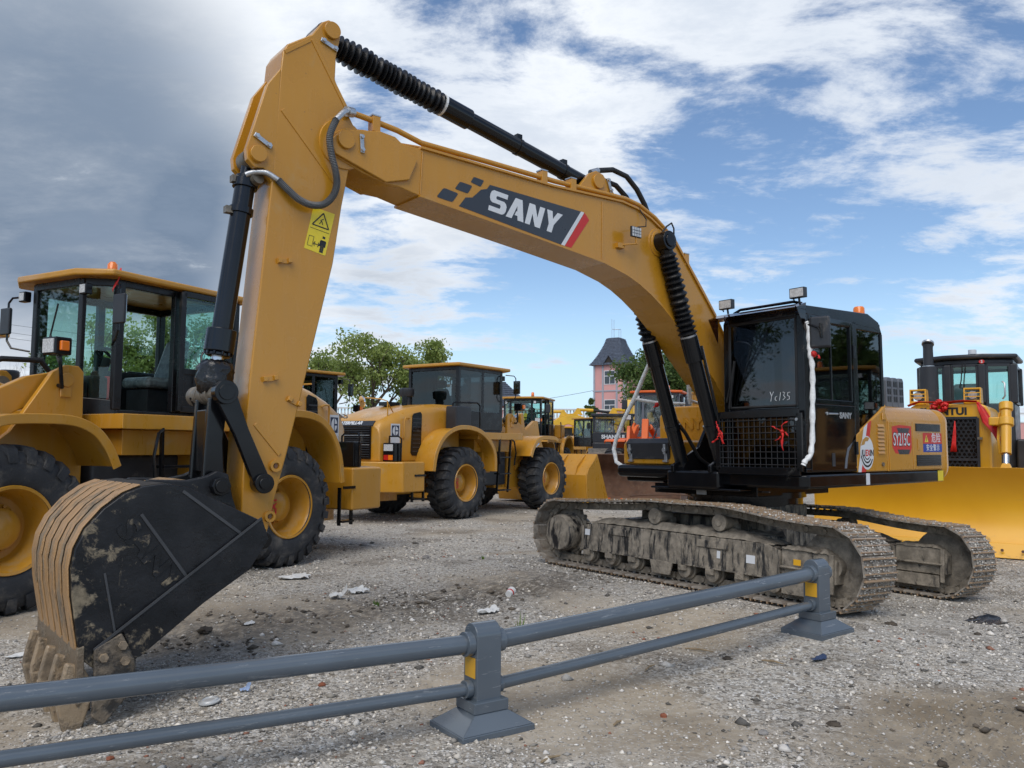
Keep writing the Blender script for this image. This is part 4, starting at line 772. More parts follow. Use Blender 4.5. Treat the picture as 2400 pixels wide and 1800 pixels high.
def lockplate(parent, x, z, y, ang, n='lock_plate'):
    c, s = math.cos(ang), math.sin(ang); q = MB(mat_from((c, 0, s), (0, 1, 0), (-s, 0, c), (x, y, z))); q.box(-.075, .075, 0, .014, -.017, .017); q.build(n, M['zinc'], parent, bevel=.003)
    for t in (-.052, .052):
        q = MB(); q.cyl((x + c * t, y + .014, z + s * t), (x + c * t, y + .03, z + s * t), .016, n=6); q.build('bolt', M['zinc'], parent)
lockplate(boom, 5.33, 3.955, BW + .031, R(86))
q = MB()
for k in (0, 1): q.lathe([(0, .155 - k * .03), (.012, .15 - k * .03), (.014, .11 - k * .03)], (1.735, BW + k * .0145, 3.75), (0, 1, 0), 32)
q.build('pin_boss', M['yellow'], boom)
q = MB(); q.tube([(2.60, BW + .006, 3.44), (2.585, BW + .006, 4.03)], .004, 4); q.tube([(4.76, BW + .006, 3.67), (4.74, BW + .006, 4.04)], .004, 4); q.build('weld_seam', M['yellow'], boom)
# SANY panel
Yd = BW + .0025
def dsheet(name, polys, y, mat, parent):
    q = MB()
    for p in polys: q.prism([(a, b) for a, b in p], y - .0012, y, 'xz')
    return q.build(name, mat, parent)
def rquad(p, r=.16):
    out = []
    for i in range(len(p)):
        a, b, c = Vector(p[i - 1]), Vector(p[i]), Vector(p[(i + 1) % len(p)])
        for t in (0, .35, .65, 1):
            u = b + (a - b) * r * (1 - t) ** 2 + (c - b) * r * t ** 2; out.append((u.x, u.y))
    return out
pan = dsheet('name_decal', [[(4.02, 3.905), (2.885, 3.875), (3.155, 3.50), (4.36, 3.645), (4.29, 3.735), (4.215, 3.75), (4.12, 3.84), (4.055, 3.86)]], Yd, M['decalgrey'], boom)
dsheet('decal_block', [rquad([(4.20, 3.94), (4.085, 3.93), (4.125, 3.865), (4.235, 3.885)])], Yd, M['decalgrey'], boom); dsheet('decal_block', [rquad([(4.35, 3.865), (4.215, 3.855), (4.265, 3.775), (4.405, 3.79)])], Yd, M['decalgrey'], boom); dsheet('decal_block', [rquad([(4.52, 3.775), (4.365, 3.755), (4.43, 3.665), (4.595, 3.68)])], Yd, M['decalgrey'], boom)
dsheet('decal_white_bar', [[(2.885, 3.875), (2.84, 3.872), (3.108, 3.497), (3.155, 3.50)]], Yd, M['decalwhite'], boom); dsheet('decal_red_bar', [[(2.835, 3.872), (2.772, 3.81), (3.02, 3.49), (3.104, 3.497)]], Yd, M['redpaint'], boom)
TL, TRr, BL, BR = (4.005, 3.868), (3.125, 3.795), (4.045, 3.672), (3.205, 3.588)
def LQ(u, v): return tuple((TL[k] * (1 - u) + TRr[k] * u) * v + (BL[k] * (1 - u) + BR[k] * u) * (1 - v) for k in (0, 1))
SP = [(.95, 1), (.16, 1), (.05, .93), (0, .8), (0, .62), (.06, .48), (.18, .42), (.62, .42), (.66, .36), (.66, .28), (.62, .23), (.02, .23), (.02, 0), (.80, 0), (.92, .07), (.99, .2), (.99, .42), (.92, .55), (.80, .62), (.38, .62), (.34, .67), (.34, .73), (.38, .78), (.95, .78)]
AP = [(0, 0), (.32, 1), (.70, 1), (1.02, 0), (.68, 0), (.62, .20), (.46, .20), (.50, .40), (.56, .40), (.50, .66), (.33, 0)]
NP = [(0, 0), (0, 1), (.36, 1), (.68, .45), (.68, 1), (1, 1), (1, 0), (.66, 0), (.32, .56), (.32, 0)]
YP = [(0, 1), (.36, 1), (.52, .64), (.70, 1), (1.06, 1), (.68, .38), (.68, 0), (.34, 0), (.34, .38)]
for poly, u0, u1 in ((SP, 0, .235), (AP, .245, .49), (NP, .515, .735), (YP, .765, .98)):
    dsheet('letter', [[LQ(u0 + (u1 - u0) * a, b) for a, b in poly]], Yd + .0014, M['decalwhite'], boom)
# pipes, hoses and lamp on the boom
py = BW - .03
q = MB(); q.tube([(5.43, BW + .0, 4.20), (5.22, py, 4.20), (4.97, py, 4.175), (4.73, py, 4.125), (4.0, py, 4.125), (3.21, py, 4.12), (2.5, py, 4.14), (2.2, py, 4.145), (2.0, py, 4.12), (1.75, py, 4.03), (1.44, py, 3.845), (.95, py, 3.32), (.73, py, 3.07)], .024, 10)
q.tube([(4.9, py - .1, 4.10), (4.7, py - .1, 4.12), (3.2, py - .1, 4.11), (2.2, py - .1, 4.14), (1.75, py - .1, 4.02), (1.44, py - .1, 3.84), (.73, py - .1, 3.06)], .02, 8); q.build('hydraulic_pipe', M['yellow'], boom)
for x, z in ((5.18, 4.13), (3.36, 4.08), (2.98, 4.085), (1.25, 3.60)):
    q = MB(); q.box(x - .035, x + .035, py - .05, py + .035, z - .03, z + .10); q.build('pipe_clamp', M['yellow'], boom, bevel=.004); q = MB(); q.box(x - .04, x + .04, py - .05, py + .036, z + .1005, z + .112); q.build('clamp_plate', M['zinc'], boom)
for pts in ([(2.62, .06, 4.36), (2.5, .06, 4.41), (2.3, .07, 4.46), (2.10, .08, 4.43), (1.94, .08, 4.32), (1.82, .08, 4.18), (1.74, .08, 4.04)], [(2.52, -.02, 4.31), (2.35, -.02, 4.36), (2.16, -.02, 4.345), (2.0, -.02, 4.25), (1.90, -.02, 4.12)]):
    q = MB(); q.tube(pts, .028, 10); hs = q.build('hose', M['rubber'], boom); q = MB(); q.cyl(pts[0], tuple(Vector(pts[0]).lerp(Vector(pts[1]), .9)), .033, n=10); q.build('hose_fitting', M['zinc'], hs)
q = MB(); q.box(2.15, 2.30, .300, .325, 3.70, 3.81); wl_ = q.build('boom_lamp', M['charcoal'], boom, bevel=.006); q = MB(); q.box(2.16, 2.29, .3255, .329, 3.708, 3.802); q.build('lens', M['lens'], wl_); q = MB()
for i in range(1, 5): q.box(2.16 + i * .026 - .002, 2.16 + i * .026 + .002, .3292, .331, 3.708, 3.802)
for i in range(1, 3): q.box(2.16, 2.29, .3292, .331, 3.708 + i * .031 - .002, 3.708 + i * .031 + .002)
q.build('lamp_grid', M['charcoal'], wl_)
q = MB(); q.bar((2.36, BW, 3.625), (2.20, .315, 3.64), .03, .012); q.tube([(2.22, .312, 3.64), (2.22, .312, 3.70)], .01, 6); q.box(2.30, 2.40, BW - .005, BW + .04, 3.59, 3.64); q.build('lamp_bracket', M['yellow'], wl_); q = MB(); q.tube([(2.18, .30, 3.82), (2.02, .27, 3.86), (1.98, .24, 3.95), (2.06, .20, 4.08)], .006, 5); q.build('lamp_cable', M['rubber'], wl_)
q = MB(); q.tube([(1.72, .24, 3.86), (1.66, .25, 3.93), (1.58, .25, 3.98), (1.53, .24, 3.93), (1.52, .23, 3.84)], .010, 6); q.build('grease_hose', M['rubber'], boom)
# ---- hydraulic cylinders
def ring(p0, p1, t, r, w, n=24):
    q = MB(); d = (Vector(p1) - Vector(p0)).normalized(); c = Vector(p0).lerp(Vector(p1), t); q.cyl(tuple(c - d * w / 2), tuple(c + d * w / 2), r, n=n); return q
def bellows(name, p0, p1, r, n, parent, seed=0):
    q = MB(); L = (Vector(p1) - Vector(p0)).length; prof = []; rr = random.Random(seed); t = 0; w = [rr.uniform(.75, 1.3) for _ in range(n)]; S = sum(w)
    for i in range(n):
        a = L * t / S; b = L * (t + w[i]) / S; e = rr.uniform(.92, 1.06); prof += [(a, r * .70), (a + (b - a) * .42, r * e), (a + (b - a) * .58, r * e)]; t += w[i]
    prof.append((L, r * .72)); q.lathe(prof, p0, tuple(Vector(p1) - Vector(p0)), 26)
    ph = rr.uniform(0, 6)
    q.v = [tuple(Vector(v)) for v in q.v]; return q.build(name, M['boot'], parent, smooth=25)
for s in (1, -1):      # boom cylinders
    y = s * .272; A, B = Vector((.79, y, 1.30)), Vector((1.735, y, 3.745)); d = (B - A).normalized()
    q = MB(); q.cyl(tuple(A), tuple(A + d * 1.28), .078, n=28); cy = q.build('boom_cylinder', M['cylblack'], EX)
    q = MB(); q.cyl(tuple(A + d * 1.281), tuple(A + d * 1.56), .096, n=28); q.build('cylinder_head', M['cylblack'], cy, bevel=.006)
    ring(A, B, .5, .092, .05).build('cylinder_band', M['cylblack'], cy); ring(A, B, .20, .094, .05).build('cylinder_band', M['cylblack'], cy)
    q = MB(); q.tube([A + d * .30 + Vector((-.0, s * .10, 0)), A + d * .9 + Vector((-.02, s * .11, 0)), A + d * 1.45 + Vector((-.03, s * .115, 0))], .016, 8); q.build('cylinder_pipe', M['cylblack'], cy)
    bellows('rod_boot', tuple(A + d * 1.575), tuple(B - d * .13), .102, 15, cy, 3 + s); ring(A, B, 1.568 / (B - A).length, .09, .02).build('boot_clip', M['zinc'], cy)
    q = MB(); q.cyl(tuple(B + Vector((0, -s * .12, 0))), tuple(B + Vector((0, s * .085, 0))), .105, n=30); q.cyl(tuple(B + Vector((0, s * .0855, 0))), tuple(B + Vector((0, s * .10, 0))), .07, n=24); q.cyl(tuple(B - d * .02), tuple(B - d * .135), .07, n=20); q.build('rod_eye', M['black'], cy, bevel=.008)
    q = MB(); q.cyl(tuple(A + Vector((0, -.08, 0))), tuple(A + Vector((0, .08, 0))), .10, n=24); q.build('base_eye', M['black'], cy)
    q = MB(); q.tube([A + d * .62 + Vector((-.09, 0, -.0)), A + d * .45 + Vector((-.18, s * -.02, 0)), A + d * .15 + Vector((-.26, s * -.06, 0)), (.45, y - s * .1, 1.35)], .022, 8); q.build('hose', M['rubber'], cy)
# arm cylinder on top of the boom
A, B = Vector((2.60, 0, 4.25)), Vector((5.58, 0, 4.82)); d = (B - A).normalized()
q = MB()
for s in (-1, 1): q.prism([(2.95, 4.05), (2.25, 4.06), (2.42, 4.24), (2.52, 4.34), (2.62, 4.36), (2.72, 4.31)], s * .10, s * .145, 'xz')
q.build('cylinder_lug', M['yellow'], boom, bevel=.008)
q = MB(); q.cyl(tuple(A + Vector((0, -.17, 0))), tuple(A + Vector((0, .17, 0))), .075, n=26); q.build('cylinder_pin', M['yellow'], boom, bevel=.005)
lockplate(boom, 2.44, 4.24, .15, R(70))
q = MB(); q.cyl(tuple(A + d * .08), tuple(A + d * 1.55), .076, n=32); q.cyl(tuple(A), tuple(A + d * .1), .075, n=20); ac = q.build('arm_cylinder', M['cylblack'], EX)
q = MB(); q.cyl(tuple(A + d * 1.551), tuple(A + d * 1.86), .094, n=32); q.build('cylinder_head', M['cylblack'], ac, bevel=.006)
for t in (.35, .95):
    ring(A, B, t / (B - A).length, .083, .035).build('cylinder_band', M['cylblack'], ac); q = MB(); c = A + d * t; q.box(c.x - .03, c.x + .03, c.y - .03, c.y + .03, c.z + .074, c.z + .118); q.build('band_bolt', M['cylblack'], ac)
bellows('rod_boot', tuple(A + d * 1.86), tuple(B - d * .12), .108, 21, ac, 11); ring(A, B, 1.85 / (B - A).length, .098, .02).build('boot_clip', M['white'], ac)
q = MB(); q.cyl(tuple(B - d * .14), tuple(B - d * .02), .06, n=16); q.cyl(tuple(B + Vector((0, -.10, 0))), tuple(B + Vector((0, .10, 0))), .10, n=20); q.build('rod_eye', M['black'], ac)
# ---- arm (stick)
AW = .165
armp = [(5.50, 4.80), (5.535, 4.62), (5.54, 4.44), (5.44, 4.22), (5.36, 4.09), (5.345, 4.0), (5.36, 3.86), (5.41, 3.73), (5.465, 3.43), (5.53, 2.97), (5.74, 2.07), (5.87, 1.52), (5.955, 1.20), (6.00, .98), (6.03, .88), (6.10, .835), (6.17, .86), (6.205, .93), (6.20, 1.28), (6.19, 1.6), (6.165, 2.04), (6.075, 3.08), (6.03, 3.61), (5.99, 4.36), (5.975, 4.53), (5.94, 4.60), (5.74, 4.745), (5.66, 4.87), (5.60, 4.91), (5.54, 4.88)]
q = MB(); q.prism(armp, -AW, AW, 'xz'); arm = q.build('arm', M['yellow'], EX, bevel=.012, seg=3)
q = MB()
for s in (-1, 1): q.prism([(5.985, 4.40), (6.09, 4.24), (6.235, 3.72), (6.225, 3.64), (6.17, 3.59), (6.10, 3.60), (6.03, 3.5), (6.0, 3.9)], s * (AW - .06), s * (AW + .0), 'xz')
q.build('cylinder_lug', M['yellow'], arm, bevel=.008)
q = MB(); q.cyl((6.15, -AW - .01, 3.69), (6.15, AW + .035, 3.69), .062, n=26); q.build('pin', M['yellow'], arm, bevel=.005); q = MB(); q.cyl((5.58, -AW - .01, 4.82), (5.58, AW + .03, 4.82), .068, n=26); q.build('pin', M['yellow'], arm, bevel=.005)
lockplate(arm, 6.115, 3.80, AW + .002, R(28)); lockplate(arm, 5.60, 4.70, AW + .002, R(18))
q = MB(); q.lathe([(0, .20), (.012, .195), (.013, .15)], (5.47, AW, 3.93), (0, 1, 0), 36); q.build('pivot_boss', M['yellow'], arm)
for a_, b_, w_, h_ in (((5.97, 4.08), (5.50, 3.58), .012, .035), ((5.74, 4.70), (5.44, 4.23), .012, .03), ((5.96, 4.53), (5.76, 4.69), .01, .03), ((6.12, 1.72), (5.93, 1.50), .014, .03)): q = MB(); q.bar((a_[0], AW + .001, a_[1]), (b_[0], AW + .001, b_[1]), w_, h_); q.build('stiffener', M['yellow'], arm, bevel=.003)
for x, z, a in ((5.93, 2.93, -8), (6.02, 2.05, -10), (5.83, 1.89, 25)):
    c, s = math.cos(R(a)), math.sin(R(a)); q = MB(mat_from((c, 0, s), (0, 1, 0), (-s, 0, c), (x, AW, z))); q.box(-.055, .055, 0, .014, -.02, .02); q.box(-.055, -.025, .014, .035, -.015, .02); q.box(.025, .055, .014, .035, -.015, .02); q.build('pipe_bracket', M['yellow'], arm, bevel=.003)
for x, z, r in ((5.965, 1.42, .043), (6.0, 1.06, .04)):
    q = MB(); q.lathe([(0, r), (.03, r), (.03, r * .55), (.012, r * .5), (.012, 0)], (x, AW, z), (0, 1, 0), 24); bs = q.build('grease_boss', M['yellow'], arm); q = MB(); q.cyl((x, AW + .0125, z), (x, AW + .022, z), r * .35, n=6); q.build('plug', M['rust'], bs)
# warning sticker on the arm
SK = [(5.705, 3.385), (5.525, 3.36), (5.60, 3.02), (5.775, 3.055)]
def SQ(u, v): return tuple((SK[0][k] * (1 - u) + SK[1][k] * u) * v + (SK[3][k] * (1 - u) + SK[2][k] * u) * (1 - v) for k in (0, 1))
ys = AW + .002
st = dsheet('warning_sticker', [SK], ys, M['decalyellow'], arm)
def stroke2(pts, w): 
    q = MB()
    for a, b in zip(pts[:-1], pts[1:]):
        p0, p1 = SQ(*a), SQ(*b); q.bar((p0[0], ys + .0012, p0[1]), (p1[0], ys + .0012, p1[1]), .001, w, (p1[1] - p0[1], 0, -(p1[0] - p0[0])))
    return q
stroke2([(.12, .60), (.50, .93), (.88, .60), (.12, .60)], .009).build('sticker_triangle', M['inkblack'], st); stroke2([(.05, .515), (.95, .515)], .003).build('sticker_line', M['inkblack'], st)
stroke2([(.10, .10), (.10, .33), (.32, .33), (.32, .10), (.10, .10)], .003).build('sticker_box', M['inkblack'], st); stroke2([(.36, .18), (.62, .18)], .006).build('sticker_arrow', M['inkblack'], st); stroke2([(.42, .23), (.36, .18), (.42, .13)], .006).build('sticker_arrow', M['inkblack'], st); stroke2([(.56, .23), (.62, .18), (.56, .13)], .006).build('sticker_arrow', M['inkblack'], st)
for l, w in (([(.76, .30), (.76, .20)], .035), ([(.72, .20), (.72, .03)], .014), ([(.81, .20), (.81, .03)], .014), ([(.65, .29), (.65, .17)], .010), ([(.88, .29), (.88, .17)], .010), ([(.64, .30), (.89, .30)], .010), ([(.76, .41), (.76, .36)], .022)): stroke2(l, w).build('sticker_figure', M['inkblack'], st)
stroke2([(.42, .66), (.5, .74), (.58, .66)], .006).build('sticker_mark', M['inkblack'], st); stroke2([(.44, .74), (.56, .80)], .006).build('sticker_mark', M['inkblack'], st)
# hose looping from the boom pipe over the arm to the bucket cylinder
hp = [(5.43, .21, 4.20), (5.50, .25, 4.16), (5.58, .27, 4.07), (5.63, .27, 3.93), (5.605, .25, 3.80), (5.56, .235, 3.68), (5.545, .23, 3.58), (5.575, .23, 3.48), (5.65, .23, 3.40), (5.75, .23, 3.375), (5.85, .225, 3.40), (5.93, .21, 3.46), (6.0, .19, 3.525), (6.08, .16, 3.57), (6.15, .12, 3.57), (6.20, .08, 3.55)]
def smooth_pts(P, n=4):
    P = [Vector(p) for p in P]; out = []
    for i in range(len(P) - 1):
        p0, p1, p2, p3 = P[max(i - 1, 0)], P[i], P[i + 1], P[min(i + 2, len(P) - 1)]
        for t in np.linspace(0, 1, n, endpoint=False): out.append(.5 * ((2 * p1) + (p2 - p0) * t + (2 * p0 - 5 * p1 + 4 * p2 - p3) * t * t + (3 * p1 - p0 - 3 * p2 + p3) * t ** 3))
    return out + [P[-1]]
sm = smooth_pts(hp[2:13], 22); q = MB(); q.tube(sm, [.024 + .005 * (i % 2) for i in range(len(sm))], 10); ho = q.build('spiral_hose', M['hosegrey'], arm, smooth=20)
q = MB(); q.tube(smooth_pts(hp[12:], 4), .021, 10); q.build('hose_fitting', M['zinc'], ho); q = MB(); q.tube(smooth_pts(hp[:3], 4), .024, 10); q.cyl((5.40, .19, 4.20), (5.47, .225, 4.18), .04, n=10); q.build('hose_fitting', M['zinc'], ho)
# ---- bucket cylinder and linkage
A, B = Vector((6.15, 0, 3.69)), Vector((6.375, 0, 1.93)); d = (B - A).normalized()
q = MB(); q.cyl(tuple(A + d * .13), tuple(A + d * 1.30), .073, n=30); q.cyl(tuple(A), tuple(A + d * .14), .05, n=16); bcyl = q.build('bucket_cylinder', M['cylblack'], EX)
q = MB(); q.cyl(tuple(A + Vector((0, -.07, 0))), tuple(A + Vector((0, .07, 0))), .075, n=22); q.build('base_eye', M['dull'], bcyl)
for t, r, w in ((.19, .090, .06), (.40, .088, .045)): ring(A, B, t / (B - A).length, r, w).build('cylinder_band', M['cylblack'], bcyl)
q = MB(); c = A + d * .40; q.box(c.x + .07, c.x + .12, -.03, .03, c.z - .03, c.z + .02); c2 = A + d * .16; q.box(c2.x + .05, c2.x + .11, -.03, .03, c2.z - .03, c2.z + .02); q.cyl((c2.x - .04, .06, c2.z), (c2.x - .05, .115, c2.z + .01), .05, n=14); q.build('port_block', M['dull'], bcyl)
q = MB(); q.cyl(tuple(A + d * 1.301), tuple(A + d * 1.47), .105, n=30); q.cyl(tuple(A + d * 1.47), tuple(A + d * 1.50), .085, n=24); hd = q.build('cylinder_head', M['cylblack'], bcyl, bevel=.008)
for i in range(10):
    a = 2 * math.pi * i / 10; x, y = MB().frame(tuple(A), tuple(B))[1:3]; c = A + d * 1.47 + x * (.09 * math.cos(a)) + y * (.09 * math.sin(a)); q = MB(); q.cyl(tuple(c), tuple(c + d * .02), .010, n=6); q.build('bolt', M['cylblack'], hd)
q = MB(); q.cyl(tuple(A + d * 1.50), tuple(A + d * 1.56), .045, n=20); q.build('rod', M['steel'], bcyl)
bp = [(0, .06), (.02, .11), (.06, .125), (.10, .118), (.14, .127), (.19, .118), (.23, .10), (.25, .07)]; q = MB(); q.lathe(bp, tuple(A + d * 1.53), tuple(d), 30)
q.v = [tuple(Vector(v) + Vector((random.uniform(-.012, .012), random.uniform(-.012, .012), random.uniform(-.010, .010)))) for v in q.v]; q.build('rod_wrap', M['bag'], bcyl, smooth=180)
q = MB(); q.cyl((B.x, -.33, B.z), (B.x, .27, B.z), .058, n=24)
for y in (-.30, -.20, -.09, .02): q.cyl((B.x, y - .045, B.z), (B.x, y + .045, B.z), .074, n=26)
q.build('link_pin', M['dull'], EX, bevel=.004)
q = MB(); q.cyl((B.x, .215, B.z), (B.x, .30, B.z), .082, n=28); q.cyl((B.x, .3005, B.z), (B.x, .308, B.z), .055, n=22); q.build('pin_cap', M['black'], EX, bevel=.006)
for s in (1, -1):     # side (idler) links
    P0, P1 = Vector((6.375, s * .245, 1.93)), Vector((6.09, s * .245, 1.30)); dd = (P1 - P0).normalized(); nn = Vector((-dd.z, 0, dd.x))
    q = MB(); pts = [P0 + nn * .075 - dd * .02, P0 - nn * .075 - dd * .02, P0 - nn * .055 + dd * .3, P1 - nn * .06 + dd * .02, P1 + nn * .06 + dd * .02, P0 + nn * .05 + dd * .3]; q.prism([(p.x, p.z) for p in pts], s * .215, s * .265, 'xz')
    q.cyl((P1.x, s * .19, P1.z), (P1.x, s * .30, P1.z), .070, n=26); q.cyl((P1.x, s * .3005, P1.z), (P1.x, s * .312, P1.z), .042, n=20); q.build('side_link', M['black'], EX, bevel=.008)
Bk = Vector((6.40, 0, 1.29))
q = MB()
for s in (1, -1): q.prism([(6.31, 1.90), (6.44, 1.90), (6.46, 1.60), (6.475, 1.27), (6.40, 1.20), (6.32, 1.27), (6.34, 1.6)], s * .10, s * .16, 'xz')
q.box(6.345, 6.445, -.10, .10, 1.38, 1.82); q.build('bucket_link', M['black'], EX, bevel=.012)
# ---- bucket
BWd = .60
side = [(7.275, .345), (7.30, .45), (7.335, .70), (7.345, .86), (7.33, .97), (7.28, 1.08), (7.19, 1.19), (7.08, 1.275), (6.98, 1.315), (6.84, 1.33), (6.70, 1.30), (6.24, 1.075), (6.20, .95), (6.32, .76), (6.62, .575), (6.98, .30), (7.12, .20)]
q = MB()
for s in (1, -1): q.prism(side, s * (BWd - .03), s * BWd, 'xz')
back = [(7.245, .345), (7.305, .70), (7.315, .86), (7.30, .96), (7.255, 1.06), (7.17, 1.165), (7.07, 1.245), (6.975, 1.285), (6.84, 1.30), (6.70, 1.272), (6.27, 1.06)]
bucket = q.build('bucket', M['bucketblack'], EX, bevel=.008)
q = MB(); outer = [(7.278, .345), (7.338, .70), (7.348, .86), (7.332, .972), (7.283, 1.083), (7.192, 1.193), (7.082, 1.278), (6.982, 1.318), (6.84, 1.333), (6.70, 1.303), (6.24, 1.078)]
q.prism(outer + back[::-1], -BWd + .0305, BWd - .0305, 'xz'); q.build('bucket_back', M['darkgap'], bucket)
def offset_back(k, d):       # points of the outer curve pushed out by d
    out = []
    for i in range(len(outer)):
        a = Vector(outer[max(i - 1, 0)]); b = Vector(outer[min(i + 1, len(outer) - 1)]); t = (b - a).normalized(); out.append((outer[i][0] + t.y * d, outer[i][1] - t.x * d))
    return out
ob = offset_back(0, .014)
for i in range(6):            # wear straps over the back, dark gaps between them
    y0 = -BWd + .0 + i * (2 * BWd - .0) / 6 + .027; y1 = -BWd + .0 + (i + 1) * (2 * BWd - .0) / 6 - .027
    q = MB(); q.prism(ob[:8] + offset_back(0, .003)[:8][::-1], y0, y1, 'xz'); q.build('wear_strap', M['bucketworn'], bucket, bevel=.006)
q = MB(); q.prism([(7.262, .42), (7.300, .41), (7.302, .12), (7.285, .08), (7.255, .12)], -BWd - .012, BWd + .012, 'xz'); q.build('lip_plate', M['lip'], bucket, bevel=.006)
for i in range(5):
    y = -BWd + .045 + i * (2 * BWd - .09) / 4
    q = MB(); q.prism([(7.255, .30), (7.345, .33), (7.385, .15), (7.38, .05), (7.21, .05), (7.205, .2)], y - .028, y + .028, 'xz'); ad = q.build('tooth_adapter', M['tooth'], bucket, bevel=.015)
    q = MB(); q.hexa([(7.275, y - .030, -.115), (7.335, y - .030, -.115), (7.335, y + .030, -.115), (7.275, y + .030, -.115), (7.205, y - .050, .12), (7.39, y - .050, .12), (7.39, y + .050, .12), (7.205, y + .050, .12)]); q.build('tooth', M['tooth'], ad, bevel=.014)
for s in (1, -1):
    y0, y1 = sorted((s * (BWd + .001), s * (BWd + .03)))
    q = MB(); q.prism([(7.215, .40), (7.07, .47), (6.985, .30), (6.99, .14), (7.15, -.035), (7.215, .02), (7.21, .20)], y0, y1, 'xz'); sc = q.build('side_cutter', M['tooth'] if s < 0 else M['cutter'], bucket, bevel=.01)
    for x, z in ((7.165, .345), (7.065, .40), (7.05, .31)):
        q = MB(); q.cyl((x, s * (BWd + .03), z), (x, s * (BWd + .052), z), .026, n=6); q.build('bolt', M['tooth'], sc)
    q = MB(); q.prism([(7.22, .385), (6.235, 1.085), (6.19, .95), (6.31, .765), (6.60, .585), (6.965, .315), (7.0, .31), (7.06, .475), (7.12, .45)], y0, s * (BWd + .02) if s > 0 else s * (BWd + .001), 'xz'); q.build('side_strip', M['bucketblack'], bucket, bevel=.008)
    q = MB(); q.prism([(6.60, 1.28), (6.68, 1.30), (7.0, .56), (6.92, .60)], *sorted((s * (BWd + .0005), s * (BWd + .012))), 'xz') if False else None
    q.bar((6.74, s * (BWd + .004), 1.28), (6.36, s * (BWd + .004), .99), .008, .018, (0, 0, 1)); q.bar((6.98, s * (BWd + .004), 1.15), (6.70, s * (BWd + .004), .75), .008, .018, (0, 0, 1)); q.bar((7.17, s * (BWd + .004), .82), (7.10, s * (BWd + .004), .46), .006, .012, (1, 0, 0)); q.build('weld_seam', M['weld'], bucket)
    q = MB(); q.bar((7.215, s * (BWd + .022), .393), (6.24, s * (BWd + .022), 1.09), .010, .014, (0, 0, 1)); q.build('weld_seam', M['weld'], bucket)
    q = MB(); q.prism([(6.24, 1.05), (6.30, 1.22), (6.33, 1.37), (6.41, 1.395), (6.48, 1.36), (6.60, 1.335), (6.86, 1.345), (6.86, 1.30), (6.70, 1.27), (6.10, .82), (6.04, .88), (6.05, .98), (6.16, 1.04)], *sorted((s * .20, s * .255)), 'xz'); er = q.build('bucket_ear', M['bucketblack'], bucket, bevel=.012)
    q = MB(); q.cyl((Bk.x, s * .256, Bk.z), (Bk.x, s * .325, Bk.z), .066, n=8); q.cyl((Bk.x, s * .3255, Bk.z), (Bk.x, s * .335, Bk.z), .045, n=20); q.build('pin_cap', M['black'], er, bevel=.006); q = MB(); q.cyl((6.10, s * .256, .91), (6.10, s * .32, .91), .062, n=24); q.build('pin_cap', M['black'], er, bevel=.006)
q = MB(); q.prism([(6.86, 1.30), (6.66, 1.345), (6.60, 1.335), (6.70, 1.28)], -.2, .2, 'xz'); q.build('ear_web', M['bucketworn'], bucket)
a_ = math.atan2(.81 - 1.12, 6.80 - 7.02)
text('cast_lettering', 'SANY', TX(6.92, BWd + .001, .90, (-.62, 0, -.78), (-.78, 0, .62)), .17, M['bucketblack'], bucket, bold=.006, ext=.006, xs=1.2)
# ================================================================ wheel loaders
def tyre_mesh():
    q = MB(); q.lathe([(-.26, .40), (-.275, .46), (-.285, .56), (-.27, .66), (-.235, .715), (-.12, .735), (0, .738), (.12, .735), (.235, .715), (.27, .66), (.285, .56), (.275, .46), (.26, .40), (.24, .385), (-.24, .385), (-.26, .40)], (0, 0, 0), (0, 1, 0), 64, caps=False)
    n = 24
    for i in range(n):
        for s in (1, -1):
            a0 = 2 * math.pi * (i + (.25 if s > 0 else -.25)) / n; w = 2 * math.pi / n * .27
            def P(r, y, a): return (r * math.sin(a), y, r * math.cos(a))
            segs = [(.778, .0, .52), (.780, s * .12, .10), (.772, s * .215, .0), (.735, s * .272, -.12), (.665, s * .293, -.15)]
            for (r0, y0, k0), (r1, y1, k1) in zip(segs[:-1], segs[1:]):
                c0 = a0 + k0 * 2 * w; c1 = a0 + k1 * 2 * w; dn = .055
                q.hexa([P(r0 - dn, y0, c0 - w), P(r0 - dn, y0, c0 + w), P(r1 - dn, y1, c1 + w), P(r1 - dn, y1, c1 - w), P(r0, y0, c0 - w * .86), P(r0, y0, c0 + w * .86), P(r1, y1, c1 + w * .86), P(r1, y1, c1 - w * .86)])
    return q
_ty = tyre_mesh().build('tyre', M['tyre'], None, smooth=40); TYRE = _ty.data; bpy.data.objects.remove(_ty)
def rim_mesh():
    q = MB(); q.lathe([(.27, .375), (.275, .40), (.255, .41), (.24, .385), (.20, .365), (-.02, .325), (-.05, .30), (-.06, .17), (-.06, .0)], (0, 0, 0), (0, 1, 0), 48, caps=False); return q
def hub_mesh():
    q = MB(); q.lathe([(-.06, .24), (-.03, .235), (-.02, .20), (.08, .19), (.10, .165), (.12, .06), (.125, 0)], (0, 0, 0), (0, 1, 0), 32)
    for i in range(16): a = 2 * math.pi * i / 16; q.cyl((.215 * math.cos(a), -.035, .215 * math.sin(a)), (.215 * math.cos(a), .0, .215 * math.sin(a)), .017, n=6)
    return q
def smooth2(P, n):
    P = [Vector((*p, 0)) for p in P]; out = []
    for i in range(len(P) - 1):
        p0, p1, p2, p3 = P[max(i - 1, 0)], P[i], P[i + 1], P[min(i + 2, len(P) - 1)]
        for t in np.linspace(0, 1, n, endpoint=False): out.append(.5 * ((2 * p1) + (p2 - p0) * t + (2 * p0 - 5 * p1 + 4 * p2 - p3) * t * t + (3 * p1 - p0 - 3 * p2 + p3) * t ** 3))
    return out + [P[-1]]
